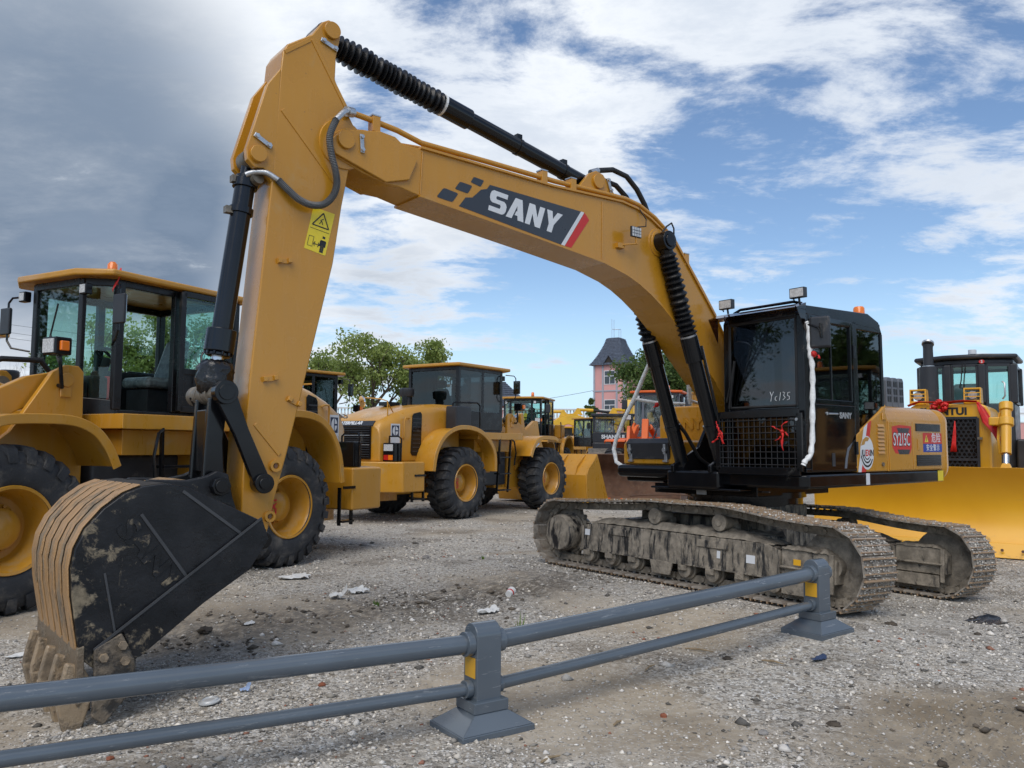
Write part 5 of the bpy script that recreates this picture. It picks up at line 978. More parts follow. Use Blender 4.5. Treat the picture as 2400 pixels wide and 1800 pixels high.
def clogo(parent, x, y, z0, z1, w, s, num, nummat):
    """white plate with a C mark in a dark square and the model number below, on the side s of a loader"""
    r = (-s, 0, 0); n = s; q = MB(); q.box(x - w / 2, x + w / 2, y, y + n * .004, z0, z1); pl = q.build('model_plate', M['decalwhite'], parent)
    a = w * .40; zc_ = z1 - .035 - a; q = MB(); q.box(x - a, x + a, y + n * .0042, y + n * .005, zc_ - a * 1.12, zc_ + a); q.build('plate_square', M['navy'], pl)
    q = MB(); q.sheet([(x + a * .78 * math.cos(t), zc_ + a * .86 * math.sin(t)) for t in np.linspace(0, 2 * math.pi, 31)[:-1]], y + n * .0056, 'xz'); q.build('plate_disc', M['decalwhite'], pl)
    q = MB(); q.box(x - a * .12, x + a * .06, y + n * .0058, y + n * .0064, zc_ - a * .95, zc_ + a * .95); q.box(x - n * a * .05, x - n * a * .85, y + n * .0058, y + n * .0066, zc_ - a * .12, zc_ + a * .12); q.build('plate_mark', M['navy'], pl)
    q = MB(); q.box(x - w * .44, x + w * .44, y + n * .0042, y + n * .005, z0 + .02, z0 + .115); q.build('number_field', nummat, pl)
    text('lettering', num, TX(x, y + n * .0056, z0 + .068, r, (0, 0, 1)), .10, M['inkblack'], pl, bold=.003, ext=.0004, xs=.85)
def make_loader(root, body, num='956H', nummat='lime', bucket_mat=None, dirty=False, marks=True, grey_cab=False, dark_cab=False):
    gl = M['glass_far'] if dirty else (M['glass_mid'] if dark_cab else M['glass']); fr = M['slate'] if grey_cab else M['cabblack']
    # wheels
    rim0 = hub0 = None
    for x in (0, 3.5):
        for s in (1, -1):
            Mw = mat_from((s, 0, 0), (0, s, 0), (0, 0, 1), (x, s * 1.06, .755))
            if rim0 is None: rim0 = rim_mesh().build('wheel', body, root, M=Mw, smooth=30); w = rim0
            else: w = same(rim0, 'wheel', root, Mw)
            t = bpy.data.objects.new('tyre', TYRE); link(t); t.parent = w
            if hub0 is None: hub0 = hub_mesh().build('hub', body, w); 
            else: same(hub0, 'hub', w, Matrix())
            if marks:
                for k in range(1):
                    Mt = TX(.125, .112, 0, (0, 0, 1), (1, 0, 0))
                    text('lettering', 'CAT', Mt, .12, M['redpaint'], w, bold=.005, ext=.004)
    # frames
    q = MB(); q.box(-1.35, 1.55, -.42, .42, .52, 1.05); q.prism([(-1.3, 1.05), (1.5, 1.05), (1.5, 1.30), (.6, 1.45), (-1.3, 1.30)], -.50, .50, 'xz'); q.cyl((0, -.85, .755), (0, .85, .755), .19, n=20); q.build('rear_frame', body, root, bevel=.015)
    q = MB(); q.cyl((1.75, 0, .45), (1.75, 0, 1.45), .13, n=16); q.box(1.5, 2.05, -.25, .25, .55, .70); q.box(1.5, 2.05, -.25, .25, 1.2, 1.36); q.box(1.50, 2.3, -.12, .12, .75, 1.1); q.build('articulation_joint', M['charcoal'], root, bevel=.01)
    q = MB()
    for s in (1, -1): q.prism([(2.44, .55), (2.44, 1.5), (2.46, 2.30), (2.52, 2.36), (2.66, 2.36), (2.80, 2.28), (3.20, 1.66), (3.75, 1.2), (3.95, .85), (3.95, .50)], s * .62, s * .69, 'xz')
    q.box(2.0, 3.9, -.62, .62, .55, .95); q.box(2.44, 2.60, -.62, .62, .95, 1.9); q.cyl((3.5, -.85, .755), (3.5, .85, .755), .19, n=20); ff = q.build('front_frame', body, root, bevel=.012)
    for s in (1, -1):
        q = MB(); q.cyl((2.66, s * .69, 2.20), (2.66, s * .725, 2.20), .075, n=18); q.box(2.60, 2.72, s * .69, s * .71, 2.02, 2.26); q.build('pivot_plate', body, ff, bevel=.02)
        q = MB(); q.box(2.66, 2.80, s * .691, s * .696, 1.72, 1.80); q.build('data_plate', M['inkblack'], ff)
    # lift arms, linkage
    for s in (1, -1):
        q = MB(); q.prism([(2.58, 2.12), (2.66, 2.30), (3.0, 2.22), (3.45, 1.98), (3.86, 2.22), (4.02, 2.22), (4.12, 1.80), (4.70, .92), (5.12, .46), (5.08, .28), (4.92, .26), (4.40, .72), (3.80, 1.30), (3.2, 1.80)], s * .48, s * .58, 'xz'); la = q.build('lift_arm', body, root, bevel=.012)
        q = MB(); q.cyl((2.66, s * .45, 2.20), (2.66, s * .63, 2.20), .085, n=20); q.cyl((5.02, s * .45, .36), (5.02, s * .64, .36), .075, n=18); q.build('pin', M['dull'], la)
        q = MB(); q.cyl((2.75, s * .68, 1.02), (3.55, s * .66, 1.42), .075, n=18); lc = q.build('lift_cylinder', body, root); q = MB(); q.cyl((3.55, s * .66, 1.42), (3.95, s * .64, 1.62), .04, n=14); q.build('rod', M['steel'], lc)
    q = MB(); q.cyl((4.1, -.5, 1.5), (4.1, .5, 1.5), .11, n=18); q.build('cross_tube', body, root)
    q = MB(); q.prism([(3.92, 2.42), (4.06, 2.44), (4.22, 1.62), (4.50, .85), (4.38, .78), (4.0, 1.5)], -.10, .10, 'xz'); q.build('tilt_lever', body, root, bevel=.02)
    q = MB(); q.cyl((2.62, 0, 1.98), (3.35, 0, 2.20), .095, n=20); tcy = q.build('tilt_cylinder', body, root); q = MB(); q.cyl((3.35, 0, 2.20), (3.98, 0, 2.38), .05, n=16); q.build('rod', M['steel'], tcy)
    q = MB(); q.tube([(2.5, .3, 2.2), (2.7, .3, 2.42), (3.1, .3, 2.40), (3.6, .3, 2.2), (4.2, .28, 1.8)], .03, 8); q.build('hose', M['rubber'], root)
    # bucket
    bm = bucket_mat or body; pr = [(5.13, .06), (5.07, .45), (5.09, .80), (5.22, .98), (5.45, 1.14), (5.69, 1.36), (5.72, 1.34), (5.50, 1.10), (5.27, .93), (5.17, .78), (5.15, .45), (5.20, .12), (6.42, .08), (6.42, .04)]
    q = MB(); q.prism(pr, -1.42, 1.42, 'xz'); bk = q.build('bucket', bm, root, bevel=.006)
    for s in (1, -1): q = MB(); q.prism([(5.14, .065), (5.08, .45), (5.10, .80), (5.22, .98), (5.45, 1.14), (5.69, 1.355), (5.80, 1.15), (6.30, .15), (6.36, .065)], s * 1.4205, s * 1.45, 'xz'); q.build('bucket_side', bm, bk, bevel=.006)
    for y in np.linspace(-1.1, 1.1, 5): q = MB(); q.prism([(5.09, .82), (5.22, .99), (5.45, 1.145), (5.66, 1.33), (5.60, 1.33), (5.40, 1.20), (5.15, 1.02)], y - .012, y + .012, 'xz'); q.build('bucket_rib', bm, bk)
    for y in np.linspace(-1.35, 1.35, 8): q = MB(); q.hexa([(6.30, y - .05, .03), (6.55, y - .025, .03), (6.55, y + .025, .03), (6.30, y + .05, .03), (6.30, y - .05, .11), (6.55, y - .025, .06), (6.55, y + .025, .06), (6.30, y + .05, .11)]); q.build('bucket_tooth', body if bucket_mat else M['dull'], bk)
    # fenders
    def fender(pts, y0, y1, name):
        pts = [(v.x, v.y) for v in smooth2(pts, 4)]; q = MB(); n = len(pts); outp = pts; inn = []
        for i in range(n):
            a = Vector(pts[max(i - 1, 0)]); b = Vector(pts[min(i + 1, n - 1)]); t = (b - a).normalized(); inn.append((pts[i][0] + t.y * .03, pts[i][1] - t.x * .03))
        q.prism(outp + inn[::-1], y0, y1, 'xz'); lip = [(p[0] + (p[0] - w[0]) * 2.0, p[1] + (p[1] - w[1]) * -2.0) for p, w in zip(pts, inn)]
        q2 = [(p[0] + (w[0] - p[0]) * 3.2, p[1] + (w[1] - p[1]) * 3.2) for p, w in zip(pts, inn)]
        yo = y1 if abs(y1) > abs(y0) else y0; e = .022 * (1 if yo > 0 else -1); q.prism(outp + q2[::-1], *sorted((yo + e * .05, yo + e)), 'xz'); return q.build(name, body, root, bevel=.012)
    for s in (1, -1):
        a = fender([(1.0, .98), (.98, 1.36), (.80, 1.62), (.52, 1.80), (.20, 1.885), (-.20, 1.90), (-.52, 1.83), (-.80, 1.66), (-1.0, 1.38), (-1.08, 1.02)], *sorted((s * .70, s * 1.34)), 'rear_fender')
        fender([(2.46, 1.32), (2.56, 1.52), (2.72, 1.70), (2.95, 1.80), (3.25, 1.82), (3.62, 1.80), (3.78, 1.74)], *sorted((s * .70, s * 1.36)), 'front_fender')
    # platform under the cab, steps
    q = MB(); q.box(.55, 2.36, -1.22, 1.22, 1.70, 1.86); pf = q.build('cab_platform', body, root, bevel=.01)
    q = MB(); q.box(.7, 2.2, -1.0, 1.0, 1.42, 1.698); q.box(.95, 1.25, -1.05, 1.05, .95, 1.42); q.build('side_bracket', body, root, bevel=.01)
    q = MB(); q.box(.6, 2.35, -.72, .72, .62, 1.42); q.build('transmission', M['charcoal'], root, bevel=.04)
    for s in (1, -1):
        q = MB()
        for x in (1.42, 1.86): q.bar((x, s * 1.20, 1.72), (x - .06, s * 1.16, .48), .05, .03, (1, 0, 0))
        for z in (.52, .90, 1.28): q.box(1.36, 1.84, s * 1.08, s * 1.24, z, z + .03)
        q.build('ladder', M['black'], root, bevel=.004)
        q = MB(); q.tube([(1.95, s * 1.24, 1.10), (2.0, s * 1.26, 1.40), (1.94, s * 1.25, 1.66), (1.88, s * 1.24, 1.70)], .018, 8); q.build('grab_rail', M['black'], root); q = MB(); q.tube([(1.36, s * 1.24, 1.15), (1.28, s * 1.26, 1.40), (1.36, s * 1.25, 1.68)], .018, 8); q.build('grab_rail', M['black'], root); q = MB(); q.tube([(.66, s * 1.18, 1.86), (.66, s * 1.18, 2.45), (.60, s * 1.15, 2.52), (-.05, s * 1.0, 2.50), (-.10, s * 1.0, 2.46), (-.10, s * 1.0, 1.9)], .018, 8); q.build('grab_rail', M['black'], root)
        q = MB(); q.box(-.15, .38, s * .84, s * 1.15, 1.90, 2.42); q.build('side_tank', M['charcoal'] if s < 0 else body, root, bevel=.03, seg=3)
    # engine hood
    sec = lambda zt, w: [(w, 1.22), (w, zt - .20), (w - .05, zt - .08), (w - .16, zt), (-w + .16, zt), (-w + .05, zt - .08), (-w, zt - .20), (-w, 1.22)]
    q = MB(); xs = [(.40, 2.46, .80), (-.30, 2.46, .80), (-.75, 2.42, .80), (-1.20, 2.33, .80), (-1.65, 2.20, .79), (-1.98, 2.06, .77), (-2.10, 1.95, .74)]
    vs = [(x, a, b) for x, zt, w in xs for a, b in sec(zt, w)]; fs = [tuple(range(8)), tuple(range(len(xs) * 8 - 1, len(xs) * 8 - 9, -1))]
    for i in range(len(xs) - 1):
        for k in range(8): fs.append((i * 8 + k, (i + 1) * 8 + k, (i + 1) * 8 + (k + 1) % 8, i * 8 + (k + 1) % 8))
    q.add(vs, fs); hood = q.build('engine_hood', body, root, bevel=.03, seg=3, smooth=50)
    for s in (1, -1):
        q = MB(); q.prism([(-.92, 1.34), (-.90, 2.22), (-.95, 2.26), (-1.16, 2.22), (-1.20, 2.17), (-1.24, 1.40), (-1.19, 1.34)], s * .8005, s * .812, 'xz'); g = q.build('side_grille', M['black'], hood, bevel=.005)
        for i in range(9):
            z = 1.42 + i * .085; q = MB(); q.box(-1.19, -.95, s * .8125, s * .820, z, z + .02); q.build('grille_bar', M['charcoal'], g)
        q = MB(); q.tube([(-1.32, s * .80, 2.10), (-1.33, s * .85, 2.12), (-1.45, s * .85, 2.12), (-1.48, s * .84, 2.06), (-1.48, s * .84, 1.72), (-1.46, s * .80, 1.68)], .015, 8); q.build('grab_rail', body, hood)
        if marks: clogo(hood, -1.70, s * .792, 1.48, 1.99, .27, s, num, M[nummat])
    q = MB(); q.box(-2.135, -2.102, -.52, .52, 1.27, 1.93); rg = q.build('rear_grille', M['black'], hood, bevel=.01)
    for i in range(13):
        z = 1.31 + i * .048; q = MB(); q.box(-2.150, -2.1355, -.50, .50, z, z + .014, None); q.build('grille_bar', M['zinc'] if i in (5, 9) else M['charcoal'], rg)
    if marks:
        q = MB(); q.hexa([(-2.125, -.56, 1.945), (-2.09, -.56, 1.94), (-2.09, .56, 1.94), (-2.125, .56, 1.945), (-2.03, -.54, 2.045), (-2.0, -.54, 2.035), (-2.0, .54, 2.035), (-2.03, .54, 2.045)]); nb = q.build('name_band', M['charcoal'], hood)
        text('lettering', 'CATERPILLAR', TX(-2.082, .12, 1.998, (0, -1, 0), (.69, 0, .72)), .12, M['decalwhite'], nb, bold=.005, ext=.004, xs=1.0)
    # counterweight and lamps
    q = MB(); q.prism([(-1.30, 1.26), (-1.30, -1.26), (-1.95, -1.26), (-2.32, -.72), (-2.40, -.3), (-2.40, .3), (-2.32, .72), (-1.95, 1.26)], .62, 1.225, 'xy'); cw = q.build('counterweight', body, root, bevel=.03, seg=3)
    q = MB(); q.prism([(-1.35, .55), (-1.35, -.55), (-2.2, -.5), (-2.2, .5)], .42, .62, 'xy'); q.build('tow_block', body, cw)
    for s in (1, -1):
        q = MB(); q.box(-2.06, -1.82, s * .80, s * 1.10, 1.228, 1.60); lb = q.build('tail_lamp', M['black'], cw, bevel=.015)
        q = MB(); q.box(-2.068, -2.0605, s * .83, s * 1.07, 1.44, 1.57); q.build('reversing_lens', M['lens'], lb); q = MB(); q.box(-2.068, -2.0605, s * .83, s * .95, 1.26, 1.36); q.build('red_lens', M['redlens'], lb); q = MB(); q.box(-2.068, -2.0605, s * .955, s * 1.07, 1.26, 1.36); q.build('amber_lens', M['amber'], lb)
        q = MB(); q.tube([(-1.90, s * 1.14, 1.23), (-1.90, s * 1.15, 1.68), (-1.94, s * 1.10, 1.73), (-1.94, s * .86, 1.73), (-1.9, s * .82, 1.68), (-1.9, s * .82, 1.58)], .016, 8); q.build('lamp_guard', M['black'], lb)
        q = MB(); q.bar((-1.28, s * 1.20, .95), (-1.28, s * 1.20, .42), .05, .03, (1, 0, 0)); q.bar((-1.62, s * 1.20, .95), (-1.62, s * 1.20, .42), .05, .03, (1, 0, 0)); q.box(-1.62, -1.28, s * 1.16, s * 1.26, .46, .49); q.box(-1.62, -1.28, s * 1.2605, s * 1.275, .93, .97); q.build('rear_step', M['black'], cw)
    q = MB(); q.lathe([(0, .10), (.20, .10), (.21, .15), (.30, .17), (.37, .17), (.40, .14), (.41, 0)], (-.15, .30, 2.45), (0, 0, 1), 24); q.build('air_cleaner', M['charcoal'], hood)
    q = MB(); q.cyl((-.72, -.15, 2.40), (-.72, -.15, 2.62), .06, n=14); q.box(-.95, -.60, .1, .4, 2.415, 2.50); q.build('exhaust', M['black'], hood)
    q = MB(); q.tube([(-1.75, -.62, 2.15), (-1.78, -.64, 2.45), (-1.85, -.50, 2.50), (-2.0, -.20, 2.52)], .014, 6); q.tube([(-1.5, -.55, 2.22), (-1.78, -.64, 2.42)], .012, 6); rm = q.build('rear_mirror_arm', body, hood); q = MB(); q.cyl((-2.0, -.16, 2.44), (-2.03, -.15, 2.435), .12, n=24); q.build('round_mirror', M['mirror'], rm)
    # cab
    A = [(.45, .75), (1.35, .75), (2.10, .75), (2.34, .42), (2.34, -.42), (2.10, -.75), (1.35, -.75), (.45, -.75)]
    zf, zt = 1.865, 3.36; q = MB(); q.prism(A, zf, zf + .05, 'xy')
    for (x, y), w in zip(A, (.09, .09, .10, .055, .055, .10, .09, .09)):
        yy = y - .04 * (1 if y > 0 else -1) if abs(y) > .5 else y; q.box(x - w / 2, x + w / 2, yy - .04, yy + .04, zf + .05, zt)
    for i in range(len(A)):
        a, b = A[i], A[(i + 1) % len(A)]; ia, ib = (a[0], a[1] * .95), (b[0], b[1] * .95); q.bar((*ia, zt - .035), (*ib, zt - .035), .07, .09)
    q.box(.44, 1.32, .70, .748, zf + .05, 2.45); q.box(.44, 2.06, -.748, -.70, zf + .05, 2.35); q.box(.42, .47, -.70, .70, zf + .05, 2.42)
    q.prism([(2.08, -.74), (2.35, -.43), (2.35, .43), (2.08, .74)], 1.70, 2.20, 'xy') if dirty else q.prism([(2.24, -.43), (2.35, -.43), (2.35, .43), (2.24, .43)], 1.76, 2.22, 'xy')
    for s in (1, -1): q.hexa([(2.06, s * .74, 1.72), (2.12, s * .74, 1.72), (2.36, s * .43, 1.72), (2.30, s * .43, 1.72), (2.06, s * .74, 2.02), (2.12, s * .74, 2.02), (2.36, s * .43, 2.05), (2.30, s * .43, 2.05)])
    cab = q.build('cab', fr, root, bevel=.012)
    q = MB(); q.prism([(.30, .86), (.26, .6), (.26, -.6), (.30, -.86), (2.30, -.88), (2.52, -.52), (2.52, .52), (2.30, .88)], zt + .002, zt + .078, 'xy'); q.build('roof', body, cab, bevel=.028, seg=3)
    def pane(name, p, t=.006, parent=cab):
        p = [Vector(v) for v in p]; n = (p[1] - p[0]).cross(p[2] - p[0]).normalized() * t; q = MB(); q.add([tuple(v) for v in p] + [tuple(v + n) for v in p], [(3, 2, 1, 0), (4, 5, 6, 7), (0, 1, 5, 4), (1, 2, 6, 5), (2, 3, 7, 6), (3, 0, 4, 7)]); return q.build(name, gl, parent)
    pane('windshield', [(2.345, .42, 2.2), (2.345, -.42, 2.2), (2.345, -.42, 3.30), (2.345, .42, 3.30)])
    for s in (1, -1): pane('corner_window', [(2.12, s * .72, 2.03), (2.35, s * .425, 2.06), (2.35, s * .425, 3.30), (2.12, s * .72, 3.30)])
    pane('side_window', [(.50, .735, 2.45), (1.31, .735, 2.45), (1.31, .735, 3.30), (.50, .735, 3.30)]); pane('side_window', [(.50, -.735, 2.35), (1.31, -.735, 2.35), (1.31, -.735, 3.30), (.50, -.735, 3.30)]); pane('side_window', [(1.39, -.735, 2.35), (2.05, -.735, 2.35), (2.05, -.735, 3.30), (1.39, -.735, 3.30)])
    pane('rear_window', [(.44, .69, 2.42), (.44, -.69, 2.42), (.44, -.69, 3.30), (.44, .69, 3.30)])
    # door, folded right back along the side
    q = MB(); x0, x1, y = .66, 1.36, .84
    for a, b in (((x0, y, 1.93), (x0, y, 3.34)), ((x1, y, 1.93), (x1, y, 3.34))): q.bar(a, b, .05, .07, (1, 0, 0))
    for z in (1.95, 2.40, 3.32): q.bar((x0, y, z), (x1, y, z), .05, .07, (0, 0, 1))
    q.box(x0, x1, y - .015, y + .015, 1.95, 2.40); dr = q.build('door', fr, cab, bevel=.006); pane('door_window', [(x0, y, 2.42), (x1, y, 2.42), (x1, y, 3.30), (x0, y, 3.30)], parent=dr)
    q = MB(); q.tube([(1.12, y + .03, 2.0), (1.14, y + .08, 2.05), (1.14, y + .09, 2.60), (1.05, y + .07, 2.72), (.92, y + .03, 2.66)], .014, 8); q.build('door_handle', M['black'], dr)
    # inside
    q = MB(); q.box(.85, 1.35, -.26, .26, 2.22, 2.36); q.hexa([(.80, -.25, 2.34), (.93, -.25, 2.34), (.93, .25, 2.34), (.80, .25, 2.34), (.66, -.18, 2.88), (.78, -.18, 2.88), (.78, .18, 2.88), (.66, .18, 2.88)]); q.box(.68, .78, -.14, .14, 2.90, 3.08); st = q.build('seat', M['film'], cab, bevel=.05, seg=3); q = MB(); q.box(.9, 1.3, -.2, .2, 1.92, 2.21); q.build('seat_base', M['interior'], st)
    q = MB(); q.tube([(1.9, 0, 1.95), (1.72, 0, 2.55)], .05, 10); ct = [(1.70 + .19 * math.cos(a) * .5, .19 * math.sin(a), 2.60 + .19 * math.cos(a) * .35) for a in np.linspace(0, 2 * math.pi, 25)[:-1]]; q.tube(ct, .016, 8, closed=True); q.bar((1.61, 0, 2.53), (1.79, 0, 2.66), .02, .03); q.build('steering_wheel', M['interior'], cab)
    q = MB(); q.box(2.0, 2.22, -.45, .45, 1.92, 2.30); q.build('dashboard', M['interior'], cab, bevel=.04); q = MB(); q.box(.6, 1.5, -.66, -.40, 1.92, 2.45); q.build('side_console', M['interior'], cab, bevel=.04)
    q = MB(); q.tube([(1.75, .05, 2.32), (1.76, .08, 2.20), (1.80, .1, 2.02)], [.05, .07, .03], 8); q.build('red_tag', M['red'], cab)
    q = MB(); q.cyl((1.95, .35, zt + .078), (1.95, .35, zt + .13), .06, n=16); bc = q.build('beacon', M['black'], cab); q = MB(); q.lathe([(0, .058), (.11, .055), (.14, .03), (.145, 0)], (1.95, .35, zt + .131), (0, 0, 1), 20); q.build('lens', M['amber'], bc)
    for s in (1, -1):
        q = MB(); q.tube([(2.20, s * .80, 3.28), (2.30, s * .98, 3.26), (2.32, s * 1.02, 3.20)], .013, 6); q.tube([(2.20, s * .76, 2.62), (2.30, s * .96, 2.66), (2.32, s * 1.02, 2.75)], .013, 6); q.tube([(2.32, s * 1.02, 3.2), (2.32, s * 1.02, 2.75)], .013, 6)
        mi = q.build('mirror_arm', M['black'], cab); q = MB(); q.box(2.31, 2.35, s * .95, s * 1.14, 2.82, 3.14); ms = q.build('mirror', M['charcoal'], mi, bevel=.015); q = MB(); q.box(2.3045, 2.3095, s * .965, s * 1.125, 2.835, 3.125); q.build('mirror_glass', M['mirror'], ms)
        q = MB(); q.box(2.36, 2.44, s * .50, s * .62, 3.16, 3.28); wl2 = q.build('work_lamp', M['black'], cab, bevel=.01); q = MB(); q.box(2.4405, 2.446, s * .515, s * .605, 3.175, 3.265); q.build('lens', M['lens'], wl2)
        q = MB(); q.tube([(2.74, s * .69, 2.14), (2.74, s * .76, 2.12), (2.76, s * .78, 2.16), (2.78, s * .76, 2.45)], .02, 8); hl = q.build('headlight_arm', M['black'], root); q = MB(); q.box(2.74, 2.92, s * .68, s * .90, 2.44, 2.62); hb = q.build('headlight', M['black'], hl, bevel=.015); q = MB(); q.box(2.9205, 2.93, s * .70, s * .88, 2.46, 2.60); q.build('lens', M['lens'], hl); q = MB(); q.box(2.79, 2.88, s * .9005, s * .94, 2.48, 2.58); q.build('indicator', M['amber'], hl, bevel=.01)
    q = MB(); q.tube([(2.37, .18, 2.28), (2.39, -.05, 2.75)], .010, 6); q.tube([(2.39, -.12, 2.55), (2.39, .06, 3.1)], .010, 5); q.build('wiper', M['rubber'], cab)
    return root
def short_tail(root, k, x0=-.5):       # the shorter-tailed model: squeeze everything behind the rear axle
    seen = set()
    def rec(o):
        for c in o.children:
            if c.name.startswith('wheel'): continue
            if c.matrix_local == Matrix():
                if c.data and c.data.name not in seen:
                    seen.add(c.data.name)
                    for v in c.data.vertices:
                        if v.co.x < x0: v.co.x = x0 + (v.co.x - x0) * k
            else:
                m = c.matrix_local.copy()
                if m.translation.x < x0: m.translation.x = x0 + (m.translation.x - x0) * k; c.matrix_local = m
            rec(c)
    rec(root)
M['navy'] = pmat('navy_print', (0.012, 0.022, 0.06), 0.4, var=0.05)
L1 = thing('wheel_loader', 'big yellow wheel loader with open cab door, standing behind the excavator bucket', 'wheel loader', yaw((-3.99, 11.10, 0), R(-118.6)), 'yellow wheel loaders in the yard'); make_loader(L1, M['cat']); short_tail(L1, .76)
L2 = thing('wheel_loader', 'yellow wheel loader seen from behind, dark rear grille and round hood mirror facing the camera', 'wheel loader', yaw((-2.06, 18.37, 0), R(55.6)), 'yellow wheel loaders in the yard'); make_loader(L2, M['cat'], '950H', 'decalwhite', dark_cab=True)
def loader_copy(src, loc, a, label, sc=1.0):
    c = copy_tree(src); c.matrix_world = yaw(loc, a) @ Matrix.Scale(sc, 4); c['label'] = label; return c
loader_copy(L2, (-6.45, 19.9, 0), R(53), 'yellow wheel loader mostly hidden, only its cab showing between arm and trees')
loader_copy(L1, (-9.45, 14.6, 0), R(-110), 'yellow wheel loader cut off by the left picture edge, roof corner showing')
loader_copy(L1, (1.0, 33.0, 0), R(-106), 'yellow wheel loader behind the one with the lowered bucket, cab beacon showing')
loader_copy(L1, (3.3, 38.5, 0), R(-62), 'small yellow loader with low curved roof in front of the pink tower', .84)
L5 = thing('wheel_loader', 'orange wheel loader with dusty cab and wide rusty bucket on the ground', 'wheel loader', yaw((5.6, 29.0, 0), R(-111))); make_loader(L5, M['orange'], bucket_mat=M['rust'], dirty=True, marks=False, grey_cab=True)
loader_copy(L1, (15.5, 11.2, 0), R(200), 'yellow wheel loader out of frame on the right, mirrored in the cab door')
# ================================================================ bulldozer
BD = thing('bulldozer', 'yellow bulldozer with charcoal cab and broad curved blade, red ribbon on its hood', 'bulldozer', yaw((6.54, 12.40, 0), R(-126.07)))
Y = M['lemon']
def blademat():       # yellow paint, scraped and soil-stained towards the cutting edge
    m, ns, ls = newmat('scraped_blade_yellow'); b = ns.new('ShaderNodeBsdfPrincipled'); o = ns.new('ShaderNodeOutputMaterial'); ls.new(b.outputs[0], o.inputs[0]); t = ns.new('ShaderNodeTexCoord'); sp = ns.new('ShaderNodeSeparateXYZ'); ls.new(t.outputs['Object'], sp.inputs[0])
    g = ramp(ns, ls, sp.outputs[2], .55, .0, 0, .16); d = ramp(ns, ls, mth(ns, ls, 'ADD', noise(ns, ls, 3.0, 8.0, .72, 'Object', (1, 1, 1.6), .3), g), .66, .76, 0, .75)
    sc = mth(ns, ls, 'MULTIPLY', ramp(ns, ls, noise(ns, ls, 2.4, 7.0, .75, 'Object', (1, .5, 16), 1.0), .64, .69, 0, .6), ramp(ns, ls, noise(ns, ls, 1.4, 2.0), .45, .62))
    c = mixc(ns, ls, ramp(ns, ls, noise(ns, ls, .9, 4.0), .3, .7), (.72, .355, .012), (.80, .42, .018)); c = mixc(ns, ls, sc, c, (.40, .27, .10)); c = mixc(ns, ls, d, c, (.36, .27, .16)); ls.new(c, b.inputs['Base Color']); ls.new(ramp(ns, ls, mth(ns, ls, 'MAXIMUM', d, sc), 0, .7, .34, .85), b.inputs['Roughness']); return m
M['blade'] = blademat()
def blade_pt(a, b):     # a across (-1..1), b up (0..1)
    x = -.26 + .30 * (2 * b - 1) ** 2; return x
q = MB(); n = 12; prof = [(blade_pt(0, t), .03 + 1.27 * t) for t in np.linspace(0, 1, n)]; inner = [(x - .05, z) for x, z in prof]
q.prism(prof + inner[::-1], -1.93, 1.93, 'xz'); bl = q.build('blade', M['blade'], BD, bevel=.006, smooth=50)
q = MB(); q.prism([(prof[0][0] + .006, .0), (prof[0][0] + .04, .0), (prof[1][0] + .036, .20), (prof[1][0] + .004, .20)], -1.94, 1.94, 'xz'); q.build('cutting_edge', M['blade'], bl, bevel=.004)
for i in range(15):
    y = -1.8 + i * 3.6 / 14; q = MB(); q.cyl((prof[0][0] + .035, y, .11), (prof[0][0] + .048, y, .11), .022, n=8); q.build('edge_bolt', M['rust'], bl)
for s in (1, -1):
    q = MB(); q.prism(prof + [(-.42, 1.20), (-.46, .2)], s * 1.9305, s * 1.955, 'xz'); q.build('blade_side', Y, bl)
    q = MB(); q.bar((-.40, s * 1.35, .45), (-3.2, s * 1.35, .50), .14, .26); q.build('push_arm', Y, BD, bevel=.01)
# hood with honeycomb grille
q = MB(); q.prism([(-.63, 1.0), (.58, 1.0), (.58, 2.16), (.52, 2.26), (.44, 2.30), (-.50, 2.30), (-.58, 2.26), (-.63, 2.16)], -2.55, -1.05, 'yz'); hd = q.build('engine_hood', Y, BD, bevel=.03, seg=3)
q = MB(); q.box(-1.0495, -1.035, -.42, .40, 1.02, 2.07); gr = q.build('grille_panel', M['black'], hd)
hexs = MB()
for r in range(17):
    for c in range(12):
        y = -.39 + c * .069 + (.0345 if r % 2 else 0); z = 1.06 + r * .060
        if y > .36 or z > 2.05: continue
        o_ = [(y + .037 * math.sin(R(60 * k)), z + .037 * math.cos(R(60 * k))) for k in range(6)]; i_ = [(y + .028 * math.sin(R(60 * k)), z + .028 * math.cos(R(60 * k))) for k in range(6)]
        for k in range(6): hexs.add([(-1.034, *o_[k]), (-1.034, *o_[(k + 1) % 6]), (-1.034, *i_[(k + 1) % 6]), (-1.034, *i_[k]), (-1.018, *o_[k]), (-1.018, *o_[(k + 1) % 6]), (-1.018, *i_[(k + 1) % 6]), (-1.018, *i_[k])], [(4, 5, 6, 7), (2, 3, 7, 6), (0, 1, 5, 4)])
hexs.build('honeycomb_grille', M['charcoal'], gr, smooth=0)
q = MB()
for a, b in (((-1.02, -.42, 1.02), (-1.02, .40, 1.02)), ((-1.02, -.42, 2.07), (-1.02, .40, 2.07)), ((-1.02, -.42, 1.02), (-1.02, -.42, 2.07)), ((-1.02, .40, 1.02), (-1.02, .40, 2.07)), ((-1.018, -.42, 1.40), (-1.018, .40, 1.40))): q.bar(a, b, .03, .04, (0, 0, 1) if a[2] == b[2] else (0, 1, 0))
q.build('grille_frame', M['charcoal'], gr); q = MB(); q.box(-1.03, -.985, .39, .46, 1.72, 1.76); q.build('grille_latch', M['dull'], gr)
text('lettering', 'SHANTUI', TX(-1.048, -.10, 2.175, (0, 1, 0), (0, 0, 1)), .16, M['inkblack'], hd, bold=.007, ext=.004, xs=1.05)
